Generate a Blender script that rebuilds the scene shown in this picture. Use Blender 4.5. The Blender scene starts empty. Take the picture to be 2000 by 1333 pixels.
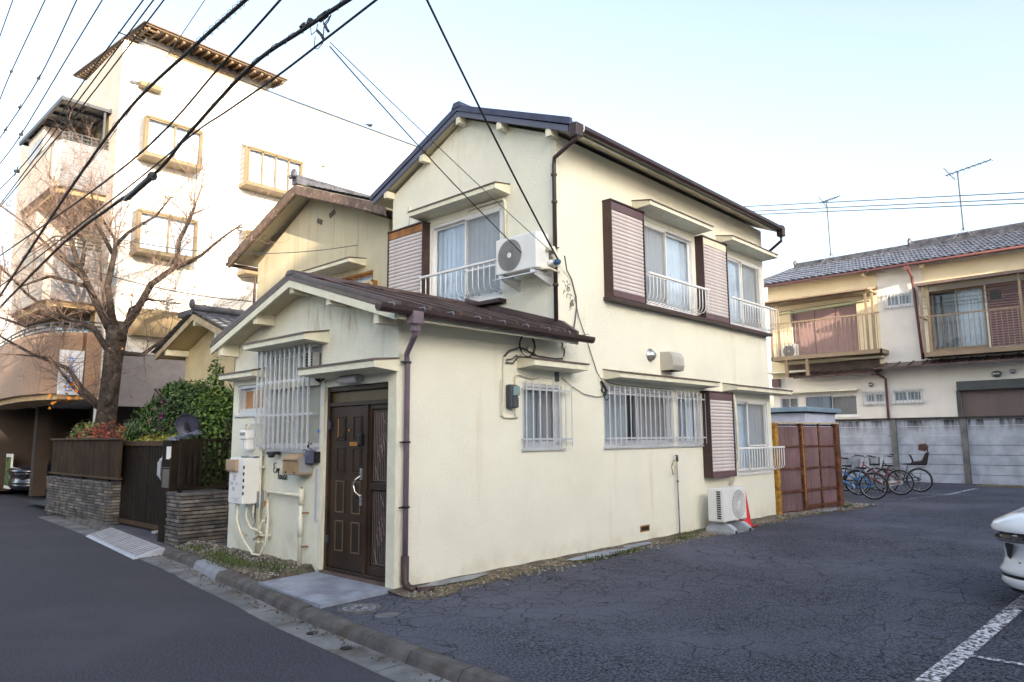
import bpy, math, random
from mathutils import Vector, Matrix, Euler
R = math.radians
random.seed(7)
scn = bpy.context.scene
COL = scn.collection

# ------------------------------------------------------------------ camera
cam_d = bpy.data.cameras.new("camera")
cam = bpy.data.objects.new("camera", cam_d)
COL.objects.link(cam)
cam_d.sensor_width = 36.0
cam_d.lens = 25.23
cam_d.clip_start = 0.05
cam_d.clip_end = 2000
_yaw, _pit, _rol = R(43.1545), R(7.689), R(-0.3926)
_f = Vector((math.cos(_pit)*math.cos(_yaw), math.cos(_pit)*math.sin(_yaw), math.sin(_pit)))
_r = Vector((math.sin(_yaw), -math.cos(_yaw), 0)); _u = _r.cross(_f)
_rt = _r*math.cos(_rol) + _u*math.sin(_rol); _up = -_r*math.sin(_rol) + _u*math.cos(_rol)
cam.matrix_world = Matrix(((_rt.x, _up.x, -_f.x, -4.860), (_rt.y, _up.y, -_f.y, -6.273), (_rt.z, _up.z, -_f.z, 1.6), (0, 0, 0, 1)))
scn.camera = cam

# ------------------------------------------------------------------ sky, sun, exposure
SUN_EL, SUN_AZ = 15.0, -108.0
world = bpy.data.worlds.new("World"); scn.world = world; world.use_nodes = True
nt = world.node_tree
sky = nt.nodes.new("ShaderNodeTexSky"); sky.sky_type = 'NISHITA'; sky.sun_disc = False
sky.sun_elevation = R(SUN_EL); sky.sun_rotation = R(90 - SUN_AZ); sky.air_density = 1.0; sky.dust_density = 3.2; sky.ozone_density = 1.0
bg = nt.nodes["Background"]; bg.inputs["Strength"].default_value = 0.15
hs = nt.nodes.new('ShaderNodeHueSaturation'); hs.inputs['Saturation'].default_value = .72
nt.links.new(sky.outputs[0], hs.inputs['Color']); nt.links.new(hs.outputs[0], bg.inputs[0])
sun_d = bpy.data.lights.new("sun", 'SUN'); sun = bpy.data.objects.new("sun", sun_d); COL.objects.link(sun)
sun_d.energy = 3.0; sun_d.angle = R(0.5); sun_d.color = (1.0, 0.82, 0.60)
_sd = Vector((math.cos(R(SUN_EL))*math.cos(R(SUN_AZ)), math.cos(R(SUN_EL))*math.sin(R(SUN_AZ)), math.sin(R(SUN_EL))))
sun.rotation_euler = _sd.to_track_quat('Z', 'Y').to_euler(); sun.location = (0, -30, 30)
scn.view_settings.view_transform = 'Standard'; scn.view_settings.look = 'None'
scn.view_settings.gamma = 1.0; scn.view_settings.use_curve_mapping = False
scn.view_settings.exposure = 1.86
scn.render.engine = 'CYCLES'

# ------------------------------------------------------------------ helpers
class Fr:
    """a wall frame: u along the wall, z up, d outwards"""
    def __init__(s, kind, c): s.kind = kind; s.c = c
    def p(s, u, z, d=0.0):
        return (u, s.c - d, z) if s.kind == 'y' else (s.c - d, u, z)

class MB:
    def __init__(s): s.v = []; s.f = []; s.ch = []
    def add(s, vs, fs):
        n = len(s.v); s.ch.append((n, n+len(vs), len(s.f), len(s.f)+len(fs))); s.v += [tuple(v) for v in vs]; s.f += [tuple(i+n for i in f) for f in fs]; return s
    def box(s, x0, x1, y0, y1, z0, z1):
        if x0 > x1: x0, x1 = x1, x0
        if y0 > y1: y0, y1 = y1, y0
        if z0 > z1: z0, z1 = z1, z0
        return s.add([(x0,y0,z0),(x1,y0,z0),(x1,y1,z0),(x0,y1,z0),(x0,y0,z1),(x1,y0,z1),(x1,y1,z1),(x0,y1,z1)],
                     [(0,3,2,1),(4,5,6,7),(0,1,5,4),(1,2,6,5),(2,3,7,6),(3,0,4,7)])
    def fbox(s, fr, u0, u1, z0, z1, d0, d1):
        a = fr.p(u0, z0, d0); b = fr.p(u1, z1, d1)
        return s.box(a[0], b[0], a[1], b[1], a[2], b[2])
    def obox(s, c, size, rot):
        m = Euler(rot).to_matrix(); h = [k/2 for k in size]; vs = []
        for z in (-1, 1):
            for x, y in ((-1,-1),(1,-1),(1,1),(-1,1)):
                vs.append(Vector(c) + m @ Vector((x*h[0], y*h[1], z*h[2])))
        return s.add(vs, [(0,3,2,1),(4,5,6,7),(0,1,5,4),(1,2,6,5),(2,3,7,6),(3,0,4,7)])
    def poly(s, pts): return s.add(pts, [tuple(range(len(pts)))])
    def prism(s, pts, vec):
        n = len(pts); v2 = [tuple(a+b for a, b in zip(p, vec)) for p in pts]
        fs = [tuple(range(n))[::-1], tuple(range(n, 2*n))] + [(i, (i+1) % n, n+(i+1) % n, n+i) for i in range(n)]
        return s.add(list(pts)+v2, fs)
    def tube(s, pts, r, n=6, cap=True, rs=None):
        pts = [Vector(p) for p in pts]; rings = []
        if len(pts) < 2: return s
        t0 = (pts[1]-pts[0]).normalized()
        a = Vector((0,0,1)) if abs(t0.z) < .9 else Vector((1,0,0))
        nrm = t0.cross(a).normalized()
        for i, p in enumerate(pts):
            t = (pts[min(i+1, len(pts)-1)] - pts[max(i-1, 0)])
            t = t.normalized() if t.length > 1e-9 else t0
            nrm = (nrm - t*nrm.dot(t))
            nrm = nrm.normalized() if nrm.length > 1e-6 else t.orthogonal().normalized()
            b = t.cross(nrm); rr = rs[i] if rs else r
            rings.append([p + (nrm*math.cos(2*math.pi*k/n) + b*math.sin(2*math.pi*k/n))*rr for k in range(n)])
        vs = [v for rg in rings for v in rg]; fs = []
        for i in range(len(pts)-1):
            for k in range(n):
                fs.append((i*n+k, i*n+(k+1) % n, (i+1)*n+(k+1) % n, (i+1)*n+k))
        if cap: fs.append(tuple(range(n))[::-1]); fs.append(tuple((len(pts)-1)*n+k for k in range(n)))
        return s.add(vs, fs)
    def cyl(s, p0, p1, r, n=12, r1=None): return s.tube([p0, p1], r, n, True, [r, r if r1 is None else r1])
    def lathe(s, c, prof, axis='z', n=16):
        vs = []; m = len(prof)
        for k in range(n):
            a = 2*math.pi*k/n
            for (r, h) in prof:
                q = (r*math.cos(a), r*math.sin(a), h)
                if axis == '-y': q = (q[0], -q[2], q[1])
                if axis == '-x': q = (-q[2], q[0], q[1])
                vs.append(tuple(a_+b_ for a_, b_ in zip(c, q)))
        fs = [(k*m+j, k*m+j+1, ((k+1) % n)*m+j+1, ((k+1) % n)*m+j) for k in range(n) for j in range(m-1)]
        return s.add(vs, fs)
    def torus(s, c, Rr, r, axis='z', n=28, m=6):
        vs = []
        for i in range(n):
            a = 2*math.pi*i/n
            for j in range(m):
                b = 2*math.pi*j/m; q = ((Rr+r*math.cos(b))*math.cos(a), (Rr+r*math.cos(b))*math.sin(a), r*math.sin(b))
                if axis == 'y': q = (q[0], q[2], q[1])
                if axis == 'x': q = (q[2], q[0], q[1])
                vs.append(tuple(x_+y_ for x_, y_ in zip(c, q)))
        fs = [(i*m+j, ((i+1) % n)*m+j, ((i+1) % n)*m+(j+1) % m, i*m+(j+1) % m) for i in range(n) for j in range(m)]
        return s.add(vs, fs)
    def wavy(s, fr, u0, u1, z0, z1, d, amp, pitch, ph=0):
        n = max(8, int((u1-u0)/pitch*6)); vs = []
        for i in range(n+1):
            u = u0+(u1-u0)*i/n
            w = amp*math.sin(2*math.pi*u/pitch+ph) + amp*.6*math.sin(2*math.pi*u/pitch*.37+1+ph)
            vs += [fr.p(u, z0, d+w), fr.p(u, z1, d+w*.6)]
        return s.add(vs, [(2*i, 2*i+2, 2*i+3, 2*i+1) for i in range(n)])
    def ellip(s, c, rx, ry, rz, n=14, m=8):
        return s.add([(c[0]+rx*math.sin(math.pi*j/m)*math.cos(2*math.pi*i/n), c[1]+ry*math.sin(math.pi*j/m)*math.sin(2*math.pi*i/n), c[2]+rz*math.cos(math.pi*j/m)) for i in range(n) for j in range(m+1)],
                     [(i*(m+1)+j, i*(m+1)+j+1, ((i+1) % n)*(m+1)+j+1, ((i+1) % n)*(m+1)+j) for i in range(n) for j in range(m)])
    def mesh(s, name, mat, smooth=False):
        me = bpy.data.meshes.new(name); me.from_pydata(s.v, [], s.f); me.materials.append(mat)
        if smooth:
            me.polygons.foreach_set('use_smooth', [True]*len(me.polygons))
        me.update(); return me

def rootof(o):
    while o.parent: o = o.parent
    return o
def clusters(mb, tol=.02):
    """groups of primitives that touch one another; separate pieces become separate objects"""
    C = mb.ch
    if not (2 <= len(C) <= 260) or C[-1][1] != len(mb.v): return None
    bb = []
    for a, b, _, _ in C:
        vs = mb.v[a:b]; bb.append(([min(v[k] for v in vs)-tol/2 for k in range(3)], [max(v[k] for v in vs)+tol/2 for k in range(3)]))
    q = list(range(len(C)))
    def h(a):
        while q[a] != a: q[a] = q[q[a]]; a = q[a]
        return a
    for i in range(len(C)):
        for j in range(i):
            if all(bb[i][0][k] <= bb[j][1][k] and bb[j][0][k] <= bb[i][1][k] for k in range(3)): q[h(i)] = h(j)
    g = {}
    for i in range(len(C)): g.setdefault(h(i), []).append(i)
    if not (2 <= len(g) <= 40): return None
    out = []
    for idx in g.values():
        m = MB()
        for i in idx:
            a, b, c, d = C[i]; m.add(mb.v[a:b], [tuple(k-a for k in f) for f in mb.f[c:d]])
        out.append(m)
    return out
def add(name, mb, mat, parent=None, smooth=False, bevel=0, label=None, kind=None):
    if parent is not None and kind is None and mb.ch:
        cl = clusters(mb)
        if cl:
            os_ = [add1(name, m_, mat, parent, smooth, bevel, label, kind) for m_ in cl]
            return os_[0]
    return add1(name, mb, mat, parent, smooth, bevel, label, kind)
def add1(name, mb, mat, parent=None, smooth=False, bevel=0, label=None, kind=None):
    """link ONE mesh object built in world coordinates, as a part of `parent` (or top-level)"""
    if parent is not None:
        L = rootof(parent)['base'] if 'base' in rootof(parent) else (0, 0, 0)
        m2 = MB(); m2.v = [(v[0]-L[0], v[1]-L[1], v[2]-L[2]) for v in mb.v]; m2.f = mb.f; mb = m2
    o = bpy.data.objects.new(name, mb.mesh(name, mat, smooth)); COL.objects.link(o)
    if parent is not None: o.parent = parent
    if bevel:
        b = o.modifiers.new('bevel', 'BEVEL'); b.width = bevel; b.segments = 2; b.limit_method = 'ANGLE'; b.angle_limit = R(40)
    if label: o['label'] = label
    if kind: o['kind'] = kind
    return o
def piece(name, me, parent, loc, rot=(0,0,0), sc=(1,1,1)):
    L = rootof(parent)['base'] if 'base' in rootof(parent) else (0, 0, 0)
    o = bpy.data.objects.new(name, me); COL.objects.link(o); o.parent = parent
    o.location = (loc[0]-L[0], loc[1]-L[1], loc[2]-L[2]); o.rotation_euler = rot; o.scale = sc
    return o
def thing(name, label, cat, loc=(0,0,0), group=None):
    o = bpy.data.objects.new(name, None); COL.objects.link(o); o.location = loc; o['base'] = tuple(float(x) for x in loc)
    o.empty_display_size = .2
    o['label'] = label; o['category'] = cat
    if group: o['group'] = group
    return o
def single(name, mb, mat, label, cat, group=None, smooth=False, bevel=0, kind=None):
    o = add(name, mb, mat, None, smooth, bevel); o['label'] = label; o['category'] = cat
    if group: o['group'] = group
    if kind: o['kind'] = kind
    return o
def struct(name, mb, mat, smooth=False, label=None):
    o = add(name, mb, mat, None, smooth); o['kind'] = 'structure'
    if label: o['label'] = label
    return o
def stuff(name, mb, mat, label, cat, smooth=False):
    return single(name, mb, mat, label, cat, None, smooth, 0, 'stuff')

# ------------------------------------------------------------------ materials
def mat(name, col, rough=.6, metal=0, var=.08, vs=3.0, bump=.0, bs=60, col2=None, c2s=1.0, c2t=(.55, .75), streak=None, spec=.4, cloud=0, extra=None, coat=0):
    m = bpy.data.materials.new(name); m.use_nodes = True; n = m.node_tree.nodes; l = m.node_tree.links
    bs_ = n['Principled BSDF']; bs_.inputs['Roughness'].default_value = rough; bs_.inputs['Metallic'].default_value = metal
    bs_.inputs['Specular IOR Level'].default_value = spec
    if coat: bs_.inputs['Coat Weight'].default_value = coat; bs_.inputs['Coat Roughness'].default_value = .05
    tc = n.new('ShaderNodeTexCoord'); cur = None
    def noise(scale, detail=5, rough_=.6, mp=None):
        q = n.new('ShaderNodeTexNoise'); q.inputs['Scale'].default_value = scale; q.inputs['Detail'].default_value = detail; q.inputs['Roughness'].default_value = rough_
        if mp:
            k = n.new('ShaderNodeMapping'); k.inputs['Scale'].default_value = mp; l.new(tc.outputs['Object'], k.inputs[0]); l.new(k.outputs[0], q.inputs[0])
        else: l.new(tc.outputs['Object'], q.inputs[0])
        return q.outputs[0]
    def ramp(src, a, b):
        q = n.new('ShaderNodeMapRange'); q.inputs[1].default_value = a; q.inputs[2].default_value = b; q.interpolation_type = 'SMOOTHSTEP'; l.new(src, q.inputs[0]); return q.outputs[0]
    def mixc(f, a, b):
        q = n.new('ShaderNodeMix'); q.data_type = 'RGBA'
        if isinstance(f, float): q.inputs[0].default_value = f
        else: l.new(f, q.inputs[0])
        for i, c in ((6, a), (7, b)):
            if isinstance(c, tuple): q.inputs[i].default_value = (*c, 1)
            else: l.new(c, q.inputs[i])
        return q.outputs[2]
    lo = tuple(max(0, c*(1-var*1.6)) for c in col); hi = tuple(min(1, c*(1+var)) for c in col)
    cur = mixc(ramp(noise(vs, 6), .3, .7), lo, hi)
    if col2: cur = mixc(ramp(noise(c2s, 7, .65), *c2t), cur, col2)
    if streak:   # (colour, amount thresholds, horizontal scale)
        cur = mixc(ramp(noise(1.0, 6, .6, (streak[2], streak[2], streak[2]*.08)), *streak[1]), cur, streak[0])
    if extra: cur = extra(n, l, tc, cur, mixc, ramp, noise)
    l.new(cur, bs_.inputs['Base Color'])
    if bump:
        b = n.new('ShaderNodeBump'); b.inputs['Strength'].default_value = bump; b.inputs['Distance'].default_value = .02
        l.new(noise(bs, 4, .7), b.inputs['Height']); l.new(b.outputs[0], bs_.inputs['Normal'])
    return m
def glass(name, tint=(.9, .95, 1), refl=.12, see=.9):
    m = bpy.data.materials.new(name); m.use_nodes = True; n = m.node_tree.nodes; l = m.node_tree.links
    out = n['Material Output']; n.remove(n['Principled BSDF'])
    tr = n.new('ShaderNodeBsdfTransparent'); tr.inputs[0].default_value = (*[c*see for c in tint], 1)
    gl = n.new('ShaderNodeBsdfGlossy'); gl.inputs['Roughness'].default_value = .02
    tc = n.new('ShaderNodeTexCoord'); no = n.new('ShaderNodeTexNoise'); no.inputs['Scale'].default_value = 1.3; l.new(tc.outputs['Object'], no.inputs[0])
    bu = n.new('ShaderNodeBump'); bu.inputs['Strength'].default_value = .12; bu.inputs['Distance'].default_value = .05; l.new(no.outputs[0], bu.inputs['Height']); l.new(bu.outputs[0], gl.inputs['Normal'])
    fr = n.new('ShaderNodeLayerWeight'); fr.inputs['Blend'].default_value = .5
    pw = n.new('ShaderNodeMath'); pw.operation = 'POWER'; pw.inputs[1].default_value = 4; l.new(fr.outputs['Facing'], pw.inputs[0])
    ad = n.new('ShaderNodeMath'); ad.operation = 'MULTIPLY_ADD'; ad.use_clamp = True; ad.inputs[1].default_value = .55; ad.inputs[2].default_value = .05+refl; l.new(pw.outputs[0], ad.inputs[0])
    mx = n.new('ShaderNodeMixShader'); l.new(ad.outputs[0], mx.inputs[0]); l.new(tr.outputs[0], mx.inputs[1]); l.new(gl.outputs[0], mx.inputs[2]); l.new(mx.outputs[0], out.inputs[0])
    return m
def mesh_mat(name, col, alpha):
    m = bpy.data.materials.new(name); m.use_nodes = True; n = m.node_tree.nodes; l = m.node_tree.links
    out = n['Material Output']; p = n['Principled BSDF']; p.inputs['Base Color'].default_value = (*col, 1); p.inputs['Roughness'].default_value = .7
    tr = n.new('ShaderNodeBsdfTransparent'); mx = n.new('ShaderNodeMixShader'); mx.inputs[0].default_value = alpha
    l.new(tr.outputs[0], mx.inputs[1]); l.new(p.outputs[0], mx.inputs[2]); l.new(mx.outputs[0], out.inputs[0]); return m

# rusty run-off stains below the verge of the low gable, and damp at the foot of the walls
def stucco_marks(n, l, tc, cur, mixc, ramp, noise):
    sx = n.new('ShaderNodeSeparateXYZ'); l.new(tc.outputs['Object'], sx.inputs[0])
    def mr(src, a, b):
        q = n.new('ShaderNodeMapRange'); q.inputs[1].default_value = a; q.inputs[2].default_value = b; q.interpolation_type = 'SMOOTHSTEP'; l.new(src, q.inputs[0]); return q.outputs[0]
    def mul(*s):
        c = s[0]
        for k in s[1:]:
            q = n.new('ShaderNodeMath'); q.operation = 'MULTIPLY'
            for i, e in ((0, c), (1, k)):
                if isinstance(e, float): q.inputs[i].default_value = e
                else: l.new(e, q.inputs[i])
            c = q.outputs[0]
        return c
    st = ramp(noise(1.0, 6, .65, (9, 9, 2.2)), .42, .72)
    big = ramp(noise(1.6, 4), .35, .6)
    a = mul(st, big, mr(sx.outputs[2], 2.55, 3.1), mr(sx.outputs[0], -4.3, -4.7), mr(sx.outputs[1], .9, -.7), .75)
    cur = mixc(a, cur, (.34, .20, .075))
    # band of dirt right under the upper eaves
    b2 = mul(ramp(noise(1.0, 6, .65, (5, 5, 2.5)), .4, .8), mr(sx.outputs[2], 5.6, 6.6), .35)
    cur = mixc(b2, cur, (.55, .42, .24))
    ft = mul(ramp(noise(4.0, 6), .35, .7), mr(sx.outputs[2], .32, .0), .35)
    cur = mixc(ft, cur, (.42, .34, .2))
    fr_ = mul(ramp(noise(2.3, 5), .5, .7), mr(sx.outputs[0], -4.5, -4.8), mr(sx.outputs[2], 1.4, .1), .35)
    cur = mixc(fr_, cur, (.45, .37, .22))
    return cur

M = {}
M['stucco'] = mat('cream_stucco', (.82, .81, .69), .88, var=.025, vs=1.4, bump=.55, bs=55, col2=(.77, .75, .61), c2s=.8, c2t=(.5, .8), streak=((.66, .60, .44), (.56, .85), 4), extra=stucco_marks)
M['trim'] = mat('cream_paint', (.74, .71, .56), .6, var=.06, vs=4, bump=.05, col2=(.5, .46, .3), c2s=6, c2t=(.62, .85))
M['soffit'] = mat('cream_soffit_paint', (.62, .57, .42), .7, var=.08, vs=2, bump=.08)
M['brown'] = mat('dark_brown_metal', (.055, .03, .028), .45, var=.15, vs=5, bump=.04)
M['brownroof'] = mat('brown_metal_roof', (.085, .055, .05), .38, var=.25, vs=2.5, bump=.08, bs=15, col2=(.17, .13, .12), c2s=3, c2t=(.55, .8))
M['flash'] = mat('brown_flashing', (.13, .095, .08), .5, var=.2, vs=5)
M['blueroof'] = mat('dark_slate_blue_metal', (.055, .06, .11), .35, var=.15, vs=4)
M['maroon'] = mat('brown_gutter_plastic', (.048, .030, .031), .35, var=.15, vs=4)
M['pipeviolet'] = mat('faded_brown_pipe', (.20, .15, .19), .4, var=.2, vs=1.5)
M['slat'] = mat('pale_pink_shutter', (.61, .555, .55), .4, var=.06, vs=3, bump=.03)
M['slatframe'] = mat('mauve_brown_metal', (.13, .075, .085), .4, var=.1, vs=3)
M['rustwood'] = mat('weathered_orange_board', (.36, .16, .05), .7, var=.25, vs=4)
M['alu'] = mat('aluminium', (.62, .64, .68), .35, .35, var=.06, vs=4)
M['white'] = mat('white_paint', (.8, .8, .8), .4, var=.03, vs=4)
M['whitep'] = mat('white_plastic', (.78, .79, .78), .35, var=.03, vs=3)
M['offwhite'] = mat('ivory_plastic', (.70, .68, .55), .45, var=.06, vs=5)
M['curtain'] = mat('white_curtain', (.86, .87, .88), .9, var=.05, vs=2)
M['curtaing'] = mat('grey_curtain', (.52, .52, .50), .9, var=.08, vs=2)
M['curtaint'] = mat('taupe_curtain', (.42, .36, .33), .9, var=.1, vs=2)
M['glass'] = glass('window_glass', refl=.0, see=.95)
M['frost'] = mat('frosted_glass', (.36, .37, .32), .25, var=.08, vs=2, bump=.1, bs=150)
M['orangeglass'] = mat('amber_frosted_glass', (.45, .22, .07), .25, var=.2, vs=2)
M['screen'] = mesh_mat('insect_screen', (.38, .38, .37), .38)
M['dark'] = mat('dark_interior', (.02, .02, .02), .9)
M['door'] = mat('dark_bronze_door', (.036, .021, .013), .42, var=.3, vs=1.5, bump=.03, bs=40)
M['doorp'] = mat('dark_bronze_panel', (.026, .017, .012), .42, var=.2, vs=1.5)
M['doorlite'] = mat('bronze_bead', (.16, .11, .07), .35, .3)
M['silver'] = mat('silver_metal', (.55, .55, .53), .25, .8)
M['brass'] = mat('copper_plate', (.55, .24, .06), .35, .6)
M['black'] = mat('black_plastic', (.015, .015, .017), .45)
M['dkgrey'] = mat('dark_grey_metal', (.06, .07, .085), .4)
M['grey'] = mat('mid_grey', (.30, .31, .32), .6, var=.1)
M['copperbox'] = mat('tan_mailbox_metal', (.52, .34, .20), .32, .45, var=.12, vs=4)
M['steel'] = mat('stainless_steel', (.35, .37, .40), .3, .8)
M['asphalt'] = mat('road_asphalt', (.070, .070, .088), .92, spec=.2, var=.35, vs=60, bump=.5, bs=220, col2=(.078, .078, .094), c2s=.4, c2t=(.45, .7))
M['concrete'] = mat('grey_concrete', (.26, .27, .28), .85, var=.18, vs=3, bump=.3, bs=80, col2=(.15, .14, .13), c2s=2.5, c2t=(.5, .8))
M['kerb'] = mat('kerb_concrete', (.115, .108, .108), .9, var=.25, vs=4, bump=.5, bs=70, col2=(.07, .055, .045), c2s=3, c2t=(.45, .75))
M['kerbnew'] = mat('newer_kerb_concrete', (.27, .29, .33), .85, var=.1, vs=6, bump=.3, bs=70)
M['gutter'] = mat('gutter_concrete', (.17, .175, .185), .9, var=.25, vs=2.5, bump=.4, bs=90, col2=(.08, .065, .05), c2s=2, c2t=(.5, .75))
M['slab'] = mat('porch_concrete', (.30, .33, .40), .6, var=.2, vs=2.2, bump=.25, bs=60, col2=(.16, .16, .20), c2s=1.7, c2t=(.45, .7))
M['soil'] = mat('gravelly_soil', (.12, .10, .075), .95, var=.35, vs=14, bump=1, bs=40, col2=(.26, .23, .18), c2s=9, c2t=(.5, .7))
M['sand'] = mat('sandy_dirt', (.20, .165, .12), .95, var=.4, vs=18, bump=1, bs=45, col2=(.09, .07, .055), c2s=4, c2t=(.4, .65))
M['pebble'] = mat('pebbles', (.28, .26, .24), .9, var=.5, vs=25)
M['straw'] = mat('dry_grass', (.36, .29, .13), .9, var=.4, vs=12)
M['weed'] = mat('green_weed', (.075, .11, .025), .8, var=.4, vs=12)
M['wire'] = mat('black_cable', (.02, .02, .024), .6)
M['wirelit'] = mat('grey_cable', (.10, .10, .11), .6)
M['wirewhite'] = mat('cream_cable', (.45, .43, .32), .6)
M['bark'] = mat('cherry_bark', (.042, .032, .028), .95, var=.4, vs=10, bump=1, bs=30, col2=(.105, .085, .075), c2s=6, c2t=(.5, .75))
M['twig'] = mat('reddish_twigs', (.21, .15, .125), .8, var=.35, vs=3)
M['cut'] = mat('cut_wood', (.40, .26, .14), .8)
M['rust'] = mat('rusty_steel', (.14, .055, .03), .85, var=.35, vs=8, bump=.3, bs=60, col2=(.30, .13, .04), c2s=5, c2t=(.5, .75))
M['rusty'] = mat('yellow_rusted_post', (.42, .22, .035), .8, var=.3, vs=12, bump=.3, bs=60, col2=(.15, .07, .02), c2s=9, c2t=(.55, .75))
M['corr'] = mat('mauve_corrugated_sheet', (.20, .12, .13), .5, var=.15, vs=1.5, streak=((.12, .07, .065), (.45, .75), 14))
M['red'] = mat('red_plastic', (.65, .015, .02), .45, var=.08)
def asphalt_cracks(n, l, tc, cur, mixc, ramp, noise):
    nz = n.new('ShaderNodeTexNoise'); nz.inputs['Scale'].default_value = 3; nz.inputs['Detail'].default_value = 4; l.new(tc.outputs['Object'], nz.inputs[0])
    mp = n.new('ShaderNodeMix'); mp.data_type = 'RGBA'; mp.inputs[0].default_value = .22; l.new(tc.outputs['Object'], mp.inputs[6]); l.new(nz.outputs[1], mp.inputs[7])
    def crack(scale, w):
        v = n.new('ShaderNodeTexVoronoi'); v.feature = 'DISTANCE_TO_EDGE'; v.inputs['Scale'].default_value = scale; l.new(mp.outputs[2], v.inputs[0])
        q = n.new('ShaderNodeMapRange'); q.inputs[1].default_value = w; q.inputs[2].default_value = 0; l.new(v.outputs[0], q.inputs[0]); return q.outputs[0]
    def mul(a, b):
        q = n.new('ShaderNodeMath'); q.operation = 'MULTIPLY'; l.new(a, q.inputs[0]); l.new(b, q.inputs[1]); return q.outputs[0]
    where = ramp(noise(.55, 3), .40, .55)
    cur = mixc(mul(crack(3.4, .024), where), cur, (.024, .025, .03))
    cur = mixc(mul(crack(9, .045), ramp(noise(.8, 4), .46, .6)), cur, (.026, .027, .032))
    sp = n.new('ShaderNodeTexVoronoi'); sp.inputs['Scale'].default_value = 70; l.new(tc.outputs['Object'], sp.inputs[0])
    q = n.new('ShaderNodeMapRange'); q.inputs[1].default_value = .32; q.inputs[2].default_value = .12; l.new(sp.outputs[0], q.inputs[0])
    w2 = n.new('ShaderNodeTexWhiteNoise'); l.new(sp.outputs['Position'], w2.inputs[0])
    q3 = n.new('ShaderNodeMapRange'); q3.inputs[1].default_value = .75; q3.inputs[2].default_value = .95; q3.inputs[4].default_value = .7; l.new(w2.outputs[0], q3.inputs[0])
    cur = mixc(mul(q.outputs[0], q3.outputs[0]), cur, (.5, .5, .5))
    return cur
M['lot'] = mat('old_parking_asphalt', (.100, .104, .138), .92, var=.6, vs=45, spec=.2, bump=1.0, bs=95, col2=(.135, .140, .182), c2s=.30, c2t=(.40, .70), extra=asphalt_cracks)
def worn(name, c, lo, hi, sc):
    m = mesh_mat(name, c, 1.0); n = m.node_tree.nodes; l = m.node_tree.links
    tc = n.new('ShaderNodeTexCoord'); q = n.new('ShaderNodeTexNoise'); q.inputs['Scale'].default_value = sc; q.inputs['Detail'].default_value = 6; q.inputs['Roughness'].default_value = .75
    l.new(tc.outputs['Object'], q.inputs[0]); r_ = n.new('ShaderNodeMapRange'); r_.inputs[1].default_value = lo; r_.inputs[2].default_value = hi; l.new(q.outputs[0], r_.inputs[0])
    mx = [k for k in n if k.type == 'MIX_SHADER'][0]; l.new(r_.outputs[0], mx.inputs[0]); return m
M['line'] = worn('worn_white_paint', (.62, .62, .66), .44, .56, 22)
M['linefaint'] = worn('faint_white_paint', (.6, .6, .62), .52, .64, 20)
# ================================================================== ground, road, kerb
KERB = [(-9, -1.62), (-6, -1.47), (-4.5, -1.38), (-2.75, -1.31), (-1.9, -1.255), (-1.0, -1.17), (.23, -1.06), (1.28, -.89), (2.7, -.72), (3.67, -.56), (5.1, -.43), (6.9, -.24), (9.0, -.06), (13.0, .22), (17.3, .42), (20.6, .75), (28, 1.3), (40, 2.2), (60, 4.5)]
def kx(y):
    for (a, b), (c, d) in zip(KERB, KERB[1:]):
        if y <= c: return b + (d-b)*(y-a)/(c-a)
    return KERB[-1][1]
RZ = -.085
m = MB(); m.poly([(-400, -400, -.14), (400, -400, -.14), (400, 400, -.14), (-400, 400, -.14)]); struct('ground', m, M['asphalt'])
m = MB()
ys = [-40+i*1.0 for i in range(0, 101)]
for a, b in zip(ys, ys[1:]):
    m.poly([(kx(a)-.18-5.6, a, RZ), (kx(a)-.16, a, RZ), (kx(b)-.16, b, RZ), (kx(b)-.18-5.6, b, RZ)])
struct('road', m, M['asphalt'])
# the lot: one slightly uneven sheet, its corner meeting the kerb
m = MB()
def lotz(x, y):
    return .012*math.sin(x*.9+y*.5)*math.sin(y*.8-.3*x) if y < -.6 and x < 22 and x > -.6 else 0
for j in range(-44, 34):
    for i in range(0, 70):
        y0, y1 = j*.5, (j+1)*.5
        def xx(k, y):
            a = kx(y)+.14; return a + (24.5-a)*k/70
        m.poly([(xx(i, y0), y0, lotz(xx(i, y0), y0)), (xx(i+1, y0), y0, lotz(xx(i+1, y0), y0)), (xx(i+1, y1), y1, lotz(xx(i+1, y1), y1)), (xx(i, y1), y1, lotz(xx(i, y1), y1))])
lot = struct('parking_lot', m, M['lot'])
m = MB(); m.poly([(24.5, -40, 0), (70, -40, 0), (70, 60, 0), (24.5, 60, 0)]); m.poly([(2.4, 17, 0), (24.5, 17, 0), (24.5, 60, 0), (2.4, 60, 0)])
struct('back_ground', m, M['sand'])
# painted lines
def strip(name, pts, w, mt, z=.014):
    m = MB()
    for a, b in zip(pts, pts[1:]):
        n_ = max(1, int(math.dist(a, b)/.5)); d = Vector((b[0]-a[0], b[1]-a[1], 0)).normalized(); p = Vector((-d.y, d.x, 0))*w/2
        for k in range(n_):
            q0 = Vector((*a, 0)).lerp(Vector((*b, 0)), k/n_); q1 = Vector((*a, 0)).lerp(Vector((*b, 0)), (k+1)/n_)
            m.poly([(v.x, v.y, lotz(v.x, v.y)+z) for v in (q0-p, q1-p, q1+p, q0+p)])
    return add(name, m, mt, lot)
strip('parking_line', [(-.6, -4.82), (9.5, -5.12)], .13, M['line'])
strip('parking_line', [(1.42, -4.95), (1.5, -9)], .055, M['line'], .018)
strip('parking_line', [(4.0, -5.02), (4.2, -9)], .055, M['line'], .018)
strip('parking_line', [(17.5, 1.6), (17.45, -1.35)], .09, M['line'])
strip('parking_line', [(17.3, -1.33), (20.4, -1.46)], .12, M['line'])
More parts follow.
